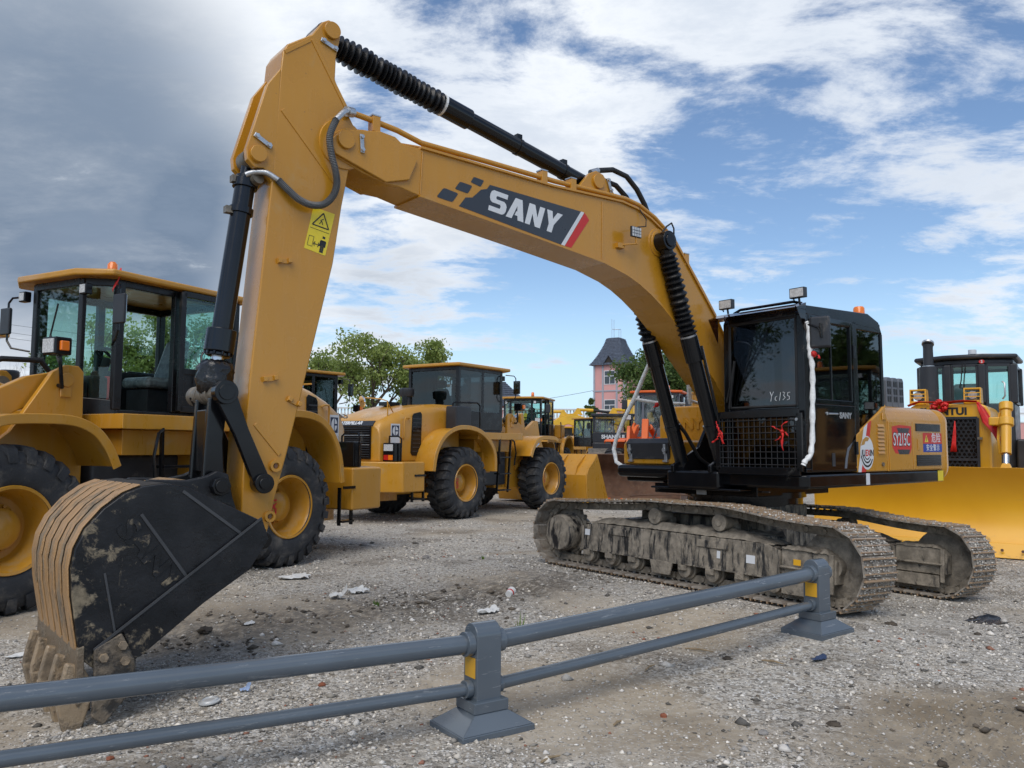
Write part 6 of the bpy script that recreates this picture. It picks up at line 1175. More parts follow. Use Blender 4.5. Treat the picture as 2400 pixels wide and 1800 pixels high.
for y in (-.47, .33):
    q = MB(); q.box(-1.30, -1.08, y - .12, y + .12, 2.302, 2.36); 
    for s in (-1, 1): q.prism([(-1.36, 2.302), (-1.06, 2.302), (-1.08, 2.54), (-1.30, 2.56)], y + s * .105, y + s * .125, 'xz')
    q.box(-1.30, -1.08, y - .125, y + .125, 2.535, 2.56); lg = q.build('headlight_guard', Y, hd, bevel=.006); q = MB(); q.cyl((-1.22, y, 2.445), (-1.13, y, 2.445), .075, n=20); hl = q.build('headlight', M['black'], lg); q = MB(); q.cyl((-1.1295, y, 2.445), (-1.12, y, 2.445), .068, n=20); q.build('lens', M['lens'], hl)
    for z in (2.41, 2.47): q = MB(); q.box(-1.085, -1.07, y - .12, y + .12, z, z + .015); q.build('guard_bar', Y, lg)
# cab
cp = [(-2.60, -.22), (-2.60, .32), (-2.85, .78), (-3.95, .78), (-3.95, -.78), (-2.85, -.70)]
q = MB(); q.prism(cp, 1.25, 2.38, 'xy'); q.prism([(x * 1.0 - .0, y * 1.0) for x, y in cp], 3.08, 3.17, 'xy')
for x, y in cp: q.box(x - .06, x + .06, y - .06, y + .06, 2.38, 3.08)
cb = q.build('cab', M['charcoal'], BD, bevel=.025)
q = MB(); q.prism([(-2.50, -.28), (-2.50, .36), (-2.78, .86), (-4.0, .86), (-4.0, -.86), (-2.78, -.80)], 3.172, 3.255, 'xy'); q.build('roof', M['charcoal'], cb, bevel=.04, seg=3)
def wpane(a, b, z0, z1, nm='window'):
    a, b = Vector((*a, 0)), Vector((*b, 0)); d = (b - a).normalized(); n = Vector((d.y, -d.x, 0)); L = (b - a).length; p, r = a + d * .07, b - d * .07; q = MB()
    q.bar((p.x, p.y, (z0 + z1) / 2), (r.x, r.y, (z0 + z1) / 2), .008, z1 - z0); g = q.build(nm, M['glass'], cb); q = MB(); o_ = n * .012
    for (u, v) in ((((p + o_).x, (p + o_).y, z0), ((r + o_).x, (r + o_).y, z0)), (((p + o_).x, (p + o_).y, z1), ((r + o_).x, (r + o_).y, z1))): q.bar(u, v, .03, .05)
    for e in (p, r): q.bar(((e + o_).x, (e + o_).y, z0), ((e + o_).x, (e + o_).y, z1), .03, .05, (d.x, d.y, 0))
    q.build('window_frame', M['charcoal'], g); return g
wpane((-2.60, -.22), (-2.60, .32), 2.42, 3.06, 'windshield'); wpane((-2.60, .32), (-2.85, .78), 2.0, 3.06, 'door_window'); wpane((-2.85, .78), (-3.95, .78), 2.40, 3.06); wpane((-2.85, -.70), (-2.60, -.22), 2.0, 3.06, 'door_window'); wpane((-3.95, .78), (-3.95, -.78), 2.4, 3.06, 'rear_window'); wpane((-3.95, -.78), (-2.85, -.70), 2.4, 3.06)
q = MB(); q.tube([(-2.57, .02, 3.10), (-2.55, .0, 2.80), (-2.55, -.03, 2.66)], .01, 6); q.tube([(-2.57, .07, 3.10), (-2.55, .05, 2.85), (-2.55, .03, 2.62)], .01, 6); q.tube([(-2.55, -.03, 2.66), (-2.55, .05, 2.66)], .01, 6); q.build('wiper', M['rubber'], cb)
q = MB(); q.cyl((-2.9, .15, 3.255), (-2.9, .15, 3.29), .075, n=18); bc = q.build('beacon', M['black'], cb); q = MB(); q.cyl((-2.9, .15, 3.291), (-2.9, .15, 3.37), .068, n=18); q.build('lens', M['decalwhite'], bc)
q = MB(); q.sheet([(-2.538, .40 + .0, 0)] and [(.33 + .045 * math.cos(t), 3.115 + .035 * math.sin(t)) for t in np.linspace(0, 2 * math.pi, 21)[:-1]], -2.535, 'yz'); sk = q.build('number_sticker', M['redpaint'], cb); text('lettering', '2', TX(-2.532, .33, 3.115, (0, 1, 0), (0, 0, 1)), .06, M['decalwhite'], sk, bold=.002, ext=.0004)
q = MB(); q.box(-3.6, -3.1, -.25, .25, 2.0, 2.45); q.box(-3.65, -3.5, -.25, .25, 2.4, 2.8); q.build('seat', M['stone_white'], cb, bevel=.04)
q = MB(); q.tube([(-2.62, .62, 2.45), (-2.60, .66, 2.5), (-2.62, .66, 2.72), (-2.66, .62, 2.76)], .014, 6); q.build('grab_rail', M['zinc'], cb); q = MB(); q.tube([(-2.80, -.62, 2.5), (-2.76, -.62, 2.55), (-2.72, -.6, 2.85), (-2.76, -.58, 2.92)], .014, 6); q.build('grab_rail', M['zinc'], cb)
q = MB(); q.lathe([(0, .155), (.70, .15), (.71, .085), (1.02, .08), (1.10, .085)], (-1.90, -.42, 2.30), (0, 0, 1), 24); ex = q.build('exhaust_stack', M['charcoal'], BD); q = MB(); q.cyl((-1.90, -.42, 3.40), (-1.92, -.42, 3.43), .10, n=18); q.build('rain_cap', M['zinc'], ex); q = MB(); q.cyl((-1.9, -.42, 2.99), (-1.9, -.42, 3.02), .10, n=20); q.build('clamp', M['zinc'], ex)
# lift cylinder at the side of the hood
for s in (1, -1):
    q = MB(); q.cyl((-.35, s * .83, 1.50), (-.62, s * .83, 2.20), .072, n=22); cy = q.build('blade_cylinder', Y, BD); q = MB(); q.cyl((-.52, s * .83, 1.92), (-.56, s * .83, 2.05), .105, n=22); q.box(-1.1, -.5, s * .60, s * .80, 1.93, 2.06); q.build('trunnion', Y, cy, bevel=.02)
    q = MB(); q.cyl((-.60, s * .83, 2.16), (-.645, s * .83, 2.28), .095, n=20); q.build('cylinder_head', Y, cy, bevel=.015); q = MB(); q.cyl((-.27, s * .83, 1.30), (-.35, s * .83, 1.50), .04, n=16); q.build('rod', M['steel'], cy)
    q = MB(); q.hexa([(-.36, s * .83 - .15, 1.10), (-.16, s * .83 - .15, 1.10), (-.16, s * .83 + .15, 1.10), (-.36, s * .83 + .15, 1.10), (-.31, s * .83 - .05, 1.36), (-.22, s * .83 - .05, 1.36), (-.22, s * .83 + .05, 1.36), (-.31, s * .83 + .05, 1.36)]); q.build('clevis', Y, cy, bevel=.015)
    q = MB(); q.tube([(-.50, s * .74, 1.50), (-.52, s * .72, 1.72), (-.60, s * .72, 1.80), (-.62, s * .74, 2.1), (-.60, s * .80, 2.24)], .022, 8); q.build('oil_pipe', Y, cy)
# crawlers
for s in (1, -1):
    q = MB(); P = [(-3.6 + .42 * math.cos(R(a)), .44 + .42 * math.sin(R(a))) for a in range(90, 271, 15)] + [(-1.1 + .42 * math.cos(R(a)), .44 + .42 * math.sin(R(a))) for a in range(-90, 91, 15)]
    q.prism(P, s * .70, s * 1.20, 'xz'); tk = q.build('crawler_track', M['charcoal'], BD); q = MB(); q.box(-3.3, -1.4, s * 1.2005, s * 1.26, .22, .62); q.build('track_frame', Y, tk, bevel=.02)
q = MB(); q.box(-4.1, -1.0, -.70, .70, .45, 1.25); q.build('main_frame', Y, BD, bevel=.02)
q = MB(); q.box(-4.4, -2.7, .79, 1.25, 1.0, 1.75); q.box(-4.4, -2.7, -1.25, -.79, 1.0, 1.75); q.build('side_tank', M['charcoal'], BD, bevel=.04)
for s in (1, -1): q = MB(); q.box(-4.3, -1.05, s * .72, s * 1.28, .93, .99); q.build('mudguard', Y, BD, bevel=.01)
# ---- red ribbon over the hood
def cloth(name, label, M0, rows, w, wob, cat='ribbon', seed=1, parent=None):
    rr = random.Random(seed); q = MB(); m = len(rows); vs = []
    for i, (p, d) in enumerate(rows):
        p = Vector(p); d = Vector(d).normalized(); ww = w[i] if isinstance(w, (list, tuple)) else w
        for k in range(7): t = k / 6 - .5; vs.append(p + d * (t * ww) + Vector((rr.uniform(-1, 1), rr.uniform(-1, 1), rr.uniform(-1, 1))) * wob)
    fs = [(i * 7 + k, i * 7 + k + 1, (i + 1) * 7 + k + 1, (i + 1) * 7 + k) for i in range(m - 1) for k in range(6)]
    q.add(vs, fs); o = q.build(name, M['red'], parent, smooth=180, fixn=False, solid=.003); o.matrix_world = M0; return tag(o, label, cat)
BM = yaw((6.54, 12.40, 0), R(-126.07))
RB = thing('red_ribbon', 'red cloth ribbon with rosette tied across the bulldozer hood', 'ribbon', BM)
def child_cloth(name, rows, w, wob, seed):
    o = cloth(name, None, Matrix(), rows, w, wob, None, seed, RB); o.parent = RB; o.matrix_local = Matrix(); return o
child_cloth('ribbon_band', [((-1.02, -.62, 2.28), (1, 0, .3)), ((-1.0, -.45, 2.34), (1, 0, .3)), ((-1.0, -.25, 2.33), (1, 0, .2)), ((-1.0, 0, 2.32), (1, 0, .2)), ((-1.0, .2, 2.34), (1, 0, .2)), ((-1.02, .40, 2.33), (1, 0, .2))], .08, .012, 3)
child_cloth('ribbon_tail', [((-.995, .40, 2.32), (0, 1, .2)), ((-.98, .46, 2.20), (0, 1, .2)), ((-.96, .54, 2.02), (0, 1, .3)), ((-.93, .62, 1.92), (0, 1, .3)), ((-.85, .66, 1.82), (0, 1, .3)), ((-.78, .72, 1.68), (0, 1, .2)), ((-.74, .76, 1.62), (0, 1, .2))], [.03, .10, .13, .14, .08, .06, .02], .010, 5)
child_cloth('ribbon_tail', [((-.995, .08, 2.02), (0, 1, 0)), ((-.99, .07, 1.85), (0, 1, 0)), ((-.99, .055, 1.65), (0, 1, 0)), ((-.985, .05, 1.52), (0, 1, 0))], [.015, .045, .075, .10], .005, 6)
q = MB(); rr = random.Random(4)
for i in range(40):
    a, b = rr.uniform(0, 6.28), rr.uniform(-1.2, 1.4); c = Vector((.045 * math.cos(b), .10 * math.cos(a) * math.cos(b), .075 * math.sin(a) + .02)); d = Vector((rr.uniform(-1, 1), rr.uniform(-1, 1), rr.uniform(-1, 1))).normalized(); e = d.orthogonal().normalized(); f2 = d.cross(e); pts = []
    for k in range(6): t = k / 5 * math.pi; pts.append((c + d * .042 * math.cos(t) + e * .038 * math.sin(t), f2 * .024))
    vs = []; 
    for p, g in pts: vs += [p - g, p + g]
    q.add([tuple(v + Vector((-.99, -.13, 2.24))) for v in vs], [(2 * k, 2 * k + 1, 2 * k + 3, 2 * k + 2) for k in range(5)])
ro = q.build('rosette', M['red'], RB, smooth=180, fixn=False, solid=.002)
# ---- red rags and ribbons tied to the excavator
def knot(name, label, c, size, tails, seed):
    T = thing(name, label, 'ribbon', EXM @ Matrix.Translation(c)); rr = random.Random(seed); q = MB()
    for i in range(9):
        d = Vector((rr.uniform(-1, 1), rr.uniform(-1, 1), rr.uniform(-1, 1))).normalized(); e = d.orthogonal().normalized(); g = d.cross(e) * size * .45; vs = []
        for k in range(6): t = k / 5 * math.pi; p = d * size * .6 * math.cos(t) + e * size * .6 * math.sin(t); vs += [p - g, p + g]
        q.add(vs, [(2 * k, 2 * k + 1, 2 * k + 3, 2 * k + 2) for k in range(5)])
    q.build('knot', M['red'], T, smooth=180, fixn=False, solid=.002)
    for tl in tails:
        q = MB(); vs = []; P = [Vector(p) for p, w in tl]; Wd = [w for p, w in tl]; n = 9
        for i in range(n):
            t = i / (n - 1) * (len(P) - 1); k = min(int(t), len(P) - 2); f = t - k; p = P[k].lerp(P[k + 1], f) + Vector((rr.uniform(-.004, .010), rr.uniform(-.006, .006), rr.uniform(-.005, .005))); w = (Wd[k] * (1 - f) + Wd[k + 1] * f) * rr.uniform(.45, .95); a = rr.uniform(-.7, .7)
            vs += [p + Vector((math.sin(a) * w, -w * math.cos(a), rr.uniform(-.004, .004))), p + Vector((rr.uniform(.0, .010), 0, 0)), p + Vector((-math.sin(a) * w, w * math.cos(a), rr.uniform(-.004, .004)))]
        q.add(vs, [(3 * i + k, 3 * i + k + 1, 3 * i + k + 4, 3 * i + k + 3) for i in range(n - 1) for k in (0, 1)]); q.build('tail', M['red'], T, smooth=180, fixn=False, solid=.0015)
    return T
knot('red_ribbon', 'red ribbon tied to the left of the cab front guard mesh', (1.012, .405, 1.70), .03, [[((0, 0, 0), .015), ((.01, -.015, .07), .022), ((.012, -.03, .14), .012)], [((0, 0, 0), .015), ((.012, .03, -.05), .018), ((.01, .05, -.10), .020)], [((0, 0, 0), .015), ((.01, -.03, -.05), .016), ((.012, -.08, -.09), .022)], [((0, .01, .05), .012), ((.012, .04, .0), .016), ((.01, .045, -.08), .012)]], 3)
knot('red_ribbon', 'red ribbon tied to the right of the cab front guard mesh', (1.012, 1.165, 1.72), .028, [[((0, 0, 0), .014), ((.012, .01, .06), .014), ((.01, .07, .10), .020)], [((0, 0, 0), .012), ((.01, -.05, .03), .012), ((.012, -.10, .05), .015)], [((0, 0, 0), .014), ((.012, .02, -.06), .018), ((.01, .0, -.13), .013), ((.008, .01, -.20), .008)], [((.0, .02, 0), .012), ((.01, .06, -.02), .014), ((.01, .07, -.05), .010)], [((0, 0, -.05), .012), ((.01, -.04, -.08), .014), ((.01, -.07, -.09), .016)]], 8)
knot('red_rag', 'small red rag knotted on the wrapped handrail below the cab mirror', (.84, 1.44, 2.50), .045, [[((0, 0, 0), .02), ((.0, .05, -.02), .02), ((0, .07, -.05), .02)]], 5)
knot('red_rag', 'small red rag knotted on the wrapped handrail beside the tank', (.60, -.83, 2.09), .04, [[((0, 0, 0), .02), ((.02, -.03, -.03), .02)]], 9)
T = knot('orange_strap', 'orange-red strap dangling from the near loader cab roof corner', (0, 0, 0), .04, [[((0, 0, .06), .03), ((0, .0, -.04), .03), ((.02, -.04, -.14), .035), ((.03, -.06, -.20), .03)]], 12); T.matrix_world = yaw((-3.99, 11.10, 0), R(-118.6)) @ Matrix.Translation((2.20, .84, 3.40))
# ================================================================ background machines
def make_digger(root, body):
    for s in (1, -1):
        q = MB(); P = [(-1.7 + .42 * math.cos(R(a)), .43 + .42 * math.sin(R(a))) for a in range(90, 271, 18)] + [(1.7 + .42 * math.cos(R(a)), .43 + .42 * math.sin(R(a))) for a in range(-90, 91, 18)]; q.prism(P, s * .85, s * 1.40, 'xz'); q.build('crawler_track', M['charcoal'], root)
    q = MB(); q.box(-.9, .9, -.86, .86, .45, .9); q.cyl((0, 0, .9), (0, 0, 1.05), .6, n=24); q.build('undercarriage', M['charcoal'], root)
    q = MB(); q.box(-2.2, 1.0, -1.3, 1.3, 1.05, 1.25); q.box(-2.0, -.7, -1.3, 1.3, 1.25, 2.0); q.box(-.7, .8, -1.3, -.4, 1.25, 1.9); q.build('body', body, root, bevel=.05)
    q = MB(); q.box(-2.5, -2.001, -1.28, 1.28, 1.1, 2.0); q.build('counterweight', body, root, bevel=.15, seg=4)
    q = MB(); q.box(-.65, .85, .40, 1.30, 1.25, 1.95); q.box(-.65, .85, .40, 1.30, 2.78, 2.88)
    for x in (-.62, .1, .82):
        for y in (.43, 1.27): q.box(x - .03, x + .03, y - .03, y + .03, 1.95, 2.78)
    cb = q.build('cab', body, root, bevel=.02); q = MB(); q.box(-.60, .80, .44, 1.26, 1.96, 2.77); q.build('cab_glass', M['pane'], cb)
    bp = [(.1, 1.6), (.0, 1.9), (1.2, 3.35), (1.7, 3.65), (2.3, 3.7), (4.9, 2.75), (5.0, 2.5), (4.8, 2.42), (2.3, 3.15), (1.8, 3.0), (.5, 1.7)]
    q = MB(); q.prism(bp, -.22, .22, 'xz'); bm = q.build('boom', body, root, bevel=.02)
    ap = [(4.75, 3.75), (5.05, 3.85), (5.25, 3.5), (5.15, 2.6), (4.3, .55), (4.05, .5), (4.0, .7), (4.7, 2.5)]
    q = MB(); q.prism(ap, -.17, .17, 'xz'); am = q.build('arm', body, root, bevel=.02)
    q = MB(); q.cyl((2.6, 0, 3.95), (3.6, 0, 3.92), .10, n=14); ac = q.build('arm_cylinder', body, root); q = MB(); q.cyl((3.6, 0, 3.92), (4.85, 0, 3.78), .085, n=14); q.build('rod', M['rubber'], ac)
    q = MB(); q.prism([(2.3, 3.68), (2.9, 3.6), (2.65, 4.05), (2.55, 4.05)], -.1, .1, 'xz'); q.build('cylinder_lug', body, bm)
    for s in (1, -1): q = MB(); q.cyl((.9, s * .33, 1.3), (1.3, s * .33, 2.4), .09, n=14); bc = q.build('boom_cylinder', body, root); q = MB(); q.cyl((1.3, s * .33, 2.4), (1.65, s * .33, 3.35), .07, n=12); q.build('rod', M['rubber'], bc)
    q = MB(); q.prism([(4.1, .75), (4.5, .65), (4.75, .2), (4.4, .02), (3.8, .0), (3.45, .35), (3.6, .75)], -.55, .55, 'xz'); q.build('bucket', M['rust'], root, bevel=.04)
    return root
def pix(px, d): return ((px - 1200) / 1900.0 * d, d, 0)
G = 'excavators parked in the back row'
D1 = thing('excavator', 'bright yellow excavator with folded boom left of the pink tower', 'excavator', yaw(pix(1262, 52), R(8)), G); make_digger(D1, M['far_yellow'])
def dig(px, d, a, label, sc=1.0):
    c = copy_tree(D1); c.matrix_world = yaw(pix(px, d), a) @ Matrix.Scale(sc, 4); c['label'] = label
D2 = thing('excavator', 'orange-yellow excavator with folded boom directly below the pink tower', 'excavator', yaw(pix(1372, 50), R(4)), G); make_digger(D2, M['cat'])
dig(1345, 47, R(14), 'bright yellow excavator with folded boom beside the small low-roofed loader', .95); dig(1418, 46, R(176), 'bright yellow excavator with its boom pointing at the neighbour below the tower', .9)
dig(1482, 44, R(-100), 'bright yellow excavator behind the wrapped handrail, right of the pink tower'); dig(2155, 34, R(170), 'bright yellow excavator whose boom shows between exhaust covers and bulldozer stack', .8); dig(1225, 60, R(172), 'bright yellow excavator farthest back, boom behind the loader cab')
# road roller
RR = thing('road_roller', 'charcoal road roller with white lettering under its cab windows', 'roller', yaw(pix(1437, 35), R(-97)))
q = MB(); q.cyl((1.9, -1.0, .75), (1.9, 1.0, .75), .75, n=36); q.build('drum', M['dull'], RR); q = MB(); q.box(1.0, 2.75, -1.12, -1.02, .6, .9); q.box(1.0, 2.75, 1.02, 1.12, .6, .9); q.box(1.0, 1.1, -1.02, 1.02, .6, .95); q.build('drum_frame', M['charcoal'], RR)
q = MB(); q.box(-2.6, .9, -.85, .85, .7, 1.75); q.build('body', M['charcoal'], RR, bevel=.05); q = MB(); q.box(-.8, .85, -.85, .85, 1.751, 2.18); cbb = q.build('cab', M['charcoal'], RR, bevel=.02)
q = MB(); q.box(-.85, .95, -.92, .92, 2.86, 2.96)
for x in (-.76, .80):
    for y in (-.8, .8): q.box(x - .05, x + .05, y - .05, y + .05, 2.18, 2.86)
q.build('cab_frame', M['charcoal'], cbb, bevel=.015); q = MB(); q.box(.79, .80, -.75, .75, 2.2, 2.85); q.build('windshield', M['glass_far'], cbb); q = MB(); q.box(-.75, .75, .79, .80, 2.2, 2.85); q.build('side_window', M['glass_far'], cbb)
text('lettering', 'SHANTUI', TX(.853, 0, 1.98, (0, 1, 0), (0, 0, 1)), .22, M['decalwhite'], cbb, bold=.009, ext=.003, xs=1.05)
for s in (-1, 1): q = MB(); q.cyl((-1.6, s * .60, .72), (-1.6, s * 1.1, .72), .72, n=30); q.build('tyre', M['tyre'], RR)
# ================================================================ pink tower and house
TWM = yaw((1466 - 1200) / 1900.0 * 85 * Vector((1, 0, 0)) + Vector((0, 85, 0)), R(30.8))
TW = thing('tower_house', 'pink plastered tower with steep grey tiled roof and white windows', 'building', TWM)
# local: corner at origin, left face runs along -x (receding left), right face along +y ; yaw turns x to point right-forward
wd = 3.66; Lx = Vector((-math.cos(R(30.8)), math.sin(R(30.8)), 0)); Ry = Vector((math.sin(R(30.8)), math.cos(R(30.8)), 0))
TW.matrix_world = mat_from(-Lx, Ry, (0, 0, 1), (266 / 1900.0 * 85, 85, 0))
ze = 10.35
q = MB(); q.box(-wd, 0, 0, wd, 0, ze); wal = q.build('wall', M['pink'], TW)
def tw_band(z, h): 
    q = MB(); q.box(-wd - .06, .06, -.06, .05, z, z + h); q.box(.001, .06, .051, wd + .06, z, z + h); q.build('string_course', M['greytrim'], TW)
for z in (1.2, 4.35, 7.45): tw_band(z, .14)
for x in (-wd + .10, -2.55, -.95, -.12): q = MB(); q.box(x - .10, x + .10, -.045, -.001, 0, ze); q.build('pilaster', M['greytrim'], TW)
for y in (.14, wd - .12): q = MB(); q.box(.001, .045, y - .10, y + .10, 0, ze); q.build('pilaster', M['greytrim'], TW)
for z in (2.55, 5.65, 8.75):
    q = MB(); q.box(-2.40, -1.10, -.04, -.001, z - .85 + .3, z + .95); wf = q.build('window', M['winframe'], TW)
    for x0, x1, z0, z1 in ((-2.33, -1.78, z - .48, z + .32), (-1.72, -1.17, z - .48, z + .32), (-2.33, -1.17, z + .40, z + .88)): q = MB(); q.box(x0, x1, -.046, -.041, z0, z1); q.build('pane', M['pane'], wf)
q = MB(); cxr, cyr = -wd / 2, wd / 2; rings = [(ze - .05, wd / 2 + .30), (ze + .35, wd / 2 + .02), (ze + .9, wd / 2 - .30), (ze + 1.6, wd / 2 - .63), (ze + 2.3, wd / 2 - .92), (ze + 2.9, .74), (ze + 3.0, .60)]
def ringpts(z, h): return [(cxr - h, cyr - h, z), (cxr + h, cyr - h, z), (cxr + h, cyr + h, z), (cxr - h, cyr + h, z)]
vs = [p for z, h in rings for p in ringpts(z, h - .04)]; fs = [tuple(range(4)), tuple(range(len(vs) - 4, len(vs)))]
for i in range(len(rings) - 1):
    for k in range(4): fs.append((i * 4 + k, i * 4 + (k + 1) % 4, (i + 1) * 4 + (k + 1) % 4, (i + 1) * 4 + k))
q.add(vs, fs); rf = q.build('roof', M['rooftile'], TW)
zz = np.linspace(rings[0][0], rings[-1][0], 20)
for i in range(len(zz) - 1):
    h0, h1 = (float(np.interp(z, [r[0] for r in rings], [r[1] for r in rings])) for z in (zz[i], zz[i + 1])); q = MB(); q.add(ringpts(zz[i], h0 + .07) + ringpts(zz[i] + .06, h0 + .075) + ringpts(zz[i + 1] + .02, h1), [(k, (k + 1) % 4, 4 + (k + 1) % 4, 4 + k) for k in range(4)] + [(4 + k, 4 + (k + 1) % 4, 8 + (k + 1) % 4, 8 + k) for k in range(4)]); q.build('tile_course', M['rooftile'], rf, smooth=0)
q = MB(); q.prism([(-2.35, ze), (-1.15, ze), (-1.75, ze + .95)], -.25, .8, 'xz'); dm = q.build('dormer', M['darkgap'], rf); q = MB()
for s in (-1, 1): q.bar((-1.75, .25, ze + 1.02), (-1.75 + s * .75, .25, ze - .08), 1.25, .10, (s, 0, .6))
q.build('dormer_roof', M['rooftile'], dm)
for i, (x, y, hh) in enumerate(((-.35, -.3, 2.1), (-.1, -.3, 2.0), (.3, .1, 1.0), (.45, .3, 1.0), (-.35, .3, 1.0))): q = MB(); q.cyl((cxr + x, cyr + y, ze + 2.9), (cxr + x, cyr + y, ze + 3.0 + hh), .022, n=5); q.build('mast_rod', M['zinc'], rf)
q = MB(); q.tube([(cxr - .35, cyr - .3, ze + 4.0), (cxr + .3, cyr + .1, ze + 4.0), (cxr + .45, cyr + .3, ze + 4.0), (cxr - .35, cyr + .3, ze + 4.0)], .02, 5, closed=True); q.build('mast_hoop', M['zinc'], rf)
HS = thing('house', 'low pink house with blue-grey hipped roof behind the loader cabs', 'building', yaw(pix(1150, 82), R(-8)))
q = MB(); q.box(-5, 3.2, 0, 6, 0, 5.6); q.build('wall', M['pink'], HS); q = MB(); q.add([(-5.6, -.6, 5.6), (3.8, -.6, 5.6), (3.8, 6.6, 5.6), (-5.6, 6.6, 5.6), (-3, 3, 8.3), (1.0, 3, 8.3)], [(3, 2, 1, 0), (0, 1, 5, 4), (1, 2, 5), (2, 3, 4, 5), (3, 0, 4)]); hr = q.build('roof', M['rooftile'], HS, smooth=0)
for i in range(12): t = (i + .4) / 12; q = MB(); q.bar((-5.6 + 2.6 * t, -.6 + 3.6 * t, 5.66 + 2.7 * t), (3.8 - 2.8 * t, -.6 + 3.6 * t, 5.66 + 2.7 * t), .22, .09); q.build('tile_course', M['rooftile'], hr)
for x in (-3.5, -.5, 2.0): q = MB(); q.box(x - .6, x + .6, -.05, -.001, 3.2, 4.8); w_ = q.build('window', M['winframe'], HS); q = MB(); q.box(x - .52, x + .52, -.056, -.051, 3.28, 4.72); q.build('pane', M['pane'], w_)
WA = thing('boundary_wall', 'long pink boundary wall topped with white balusters behind the parked machines', 'wall', yaw(pix(1330, 78), 0))
q = MB(); q.box(-60, 75, 0, .3, 0, 4.2); q.build('wall', M['pink'], WA); q = MB(); q.box(-60, 75, -.05, .35, 4.2, 4.32); q.box(-60, 75, -.03, .33, 5.05, 5.2); q.build('wall_coping', M['stone_white'], WA)
q = MB(); q.lathe([(0, .07), (.08, .09), (.25, .11), (.4, .06), (.6, .08), (.73, .06)], (0, .15, 4.32), (0, 0, 1), 8); b0 = q.build('baluster', M['stone_white'], WA)
for i in range(-70, 80):
    if i: same(b0, 'baluster', WA, Matrix.Translation((i * .32, 0, 0)))
# ================================================================ trees
def tree(name, label, loc, H, crown_r, leaf, nleaf, lsize, seed, group, trunk_r=.16, base=.3, squash=.85, clumps=16, dens_r=.36):
    rr = random.Random(seed); rg = np.random.default_rng(seed); T = thing(name, label, 'tree', Matrix.Translation(Vector(loc)), group); q = MB(); tips = []
    def limb(p, d, L, r, lev):
        pts = [p]; n = 5; dd = d.copy()
        for i in range(n): dd = (dd + Vector((rr.uniform(-1, 1), rr.uniform(-1, 1), rr.uniform(-.3, .7))) * .16).normalized(); pts.append(pts[-1] + dd * (L / n))
        q.tube(pts, [r * (1 - .65 * i / n) for i in range(n + 1)], 6 if lev else 8)
        if lev < 3:
            k = (5, 4, 3)[lev]
            for j in range(k):
                t = rr.uniform(.45, 1.0); b = pts[min(n, int(t * n + .5))]; a = rr.uniform(0, 6.28); s = Vector((math.cos(a), math.sin(a), rr.uniform(.15, .9))).normalized(); limb(b, (dd * .45 + s * .75).normalized(), L * rr.uniform(.50, .68), r * .45, lev + 1)
        if lev >= 1: tips.append(pts[-1]); tips.append(pts[3])
    limb(Vector((0, 0, 0)), Vector((rr.uniform(-.08, .08), rr.uniform(-.08, .08), 1)).normalized(), H * base + H * .12, trunk_r, 0)
    zmax = max(t.z for t in tips); zt = H * base; rmax = max(math.hypot(t.x, t.y) for t in tips)
    kx = crown_r / rmax * .95; kz = (H * .97 - zt) / max(.1, zmax - zt)
    def warp(v): v = Vector(v); z = v.z; f = max(0, min(1, (z - zt * .6) / (H * .3))); return (v.x * (1 + (kx - 1) * f), v.y * (1 + (kx - 1) * f), z if z < zt else zt + (z - zt) * kz)
    q.v = [warp(v) for v in q.v]; tips = [Vector(warp(t)) for t in tips]
    q.build('trunk', M['bark'], T, smooth=60, fixn=False)
    if nleaf:
        cl = [tips[rr.randrange(len(tips))] for _ in range(clumps * 3)]; C = np.array([tuple(c) for c in cl]); k = rg.integers(0, len(C), nleaf); cs = rg.uniform(.45, 1.0, len(C)) * crown_r * dens_r
        off = rg.standard_normal((nleaf, 3)); off /= np.linalg.norm(off, axis=1)[:, None]; off *= (rg.random(nleaf) ** .45)[:, None] * cs[k][:, None]; off[:, 2] *= squash * .8; P = C[k] + off
        u = rg.standard_normal((nleaf, 3)); u /= np.linalg.norm(u, axis=1)[:, None]; w = rg.standard_normal((nleaf, 3)); w = np.cross(u, w); w /= np.linalg.norm(w, axis=1)[:, None]; s = lsize * rg.uniform(.6, 1.3, nleaf)[:, None]
        Q = np.stack([P - u * s, P - w * s * .55, P + u * s, P + w * s * .55], 1).astype(np.float32); me = bpy.data.meshes.new('crown'); me.vertices.add(nleaf * 4); me.vertices.foreach_set('co', Q.reshape(-1)); me.loops.add(nleaf * 4); me.loops.foreach_set('vertex_index', np.arange(nleaf * 4, dtype=np.int32)); me.polygons.add(nleaf); me.polygons.foreach_set('loop_start', np.arange(0, nleaf * 4, 4, dtype=np.int32)); me.update(calc_edges=True)
        tone = np.clip(.5 + .35 * rg.standard_normal(len(C))[k] + .2 * rg.standard_normal(nleaf), 0, 1); at = me.attributes.new('tone', 'FLOAT', 'POINT'); at.data.foreach_set('value', np.repeat(tone, 4).astype(np.float32)); me.materials.append(leaf); o = link(bpy.data.objects.new('crown', me)); o.parent = T
    return T
def htop(py, d): return (1046 - py) / 1900.0 * d + 1.55
g1 = 'pale green trees behind the loaders'
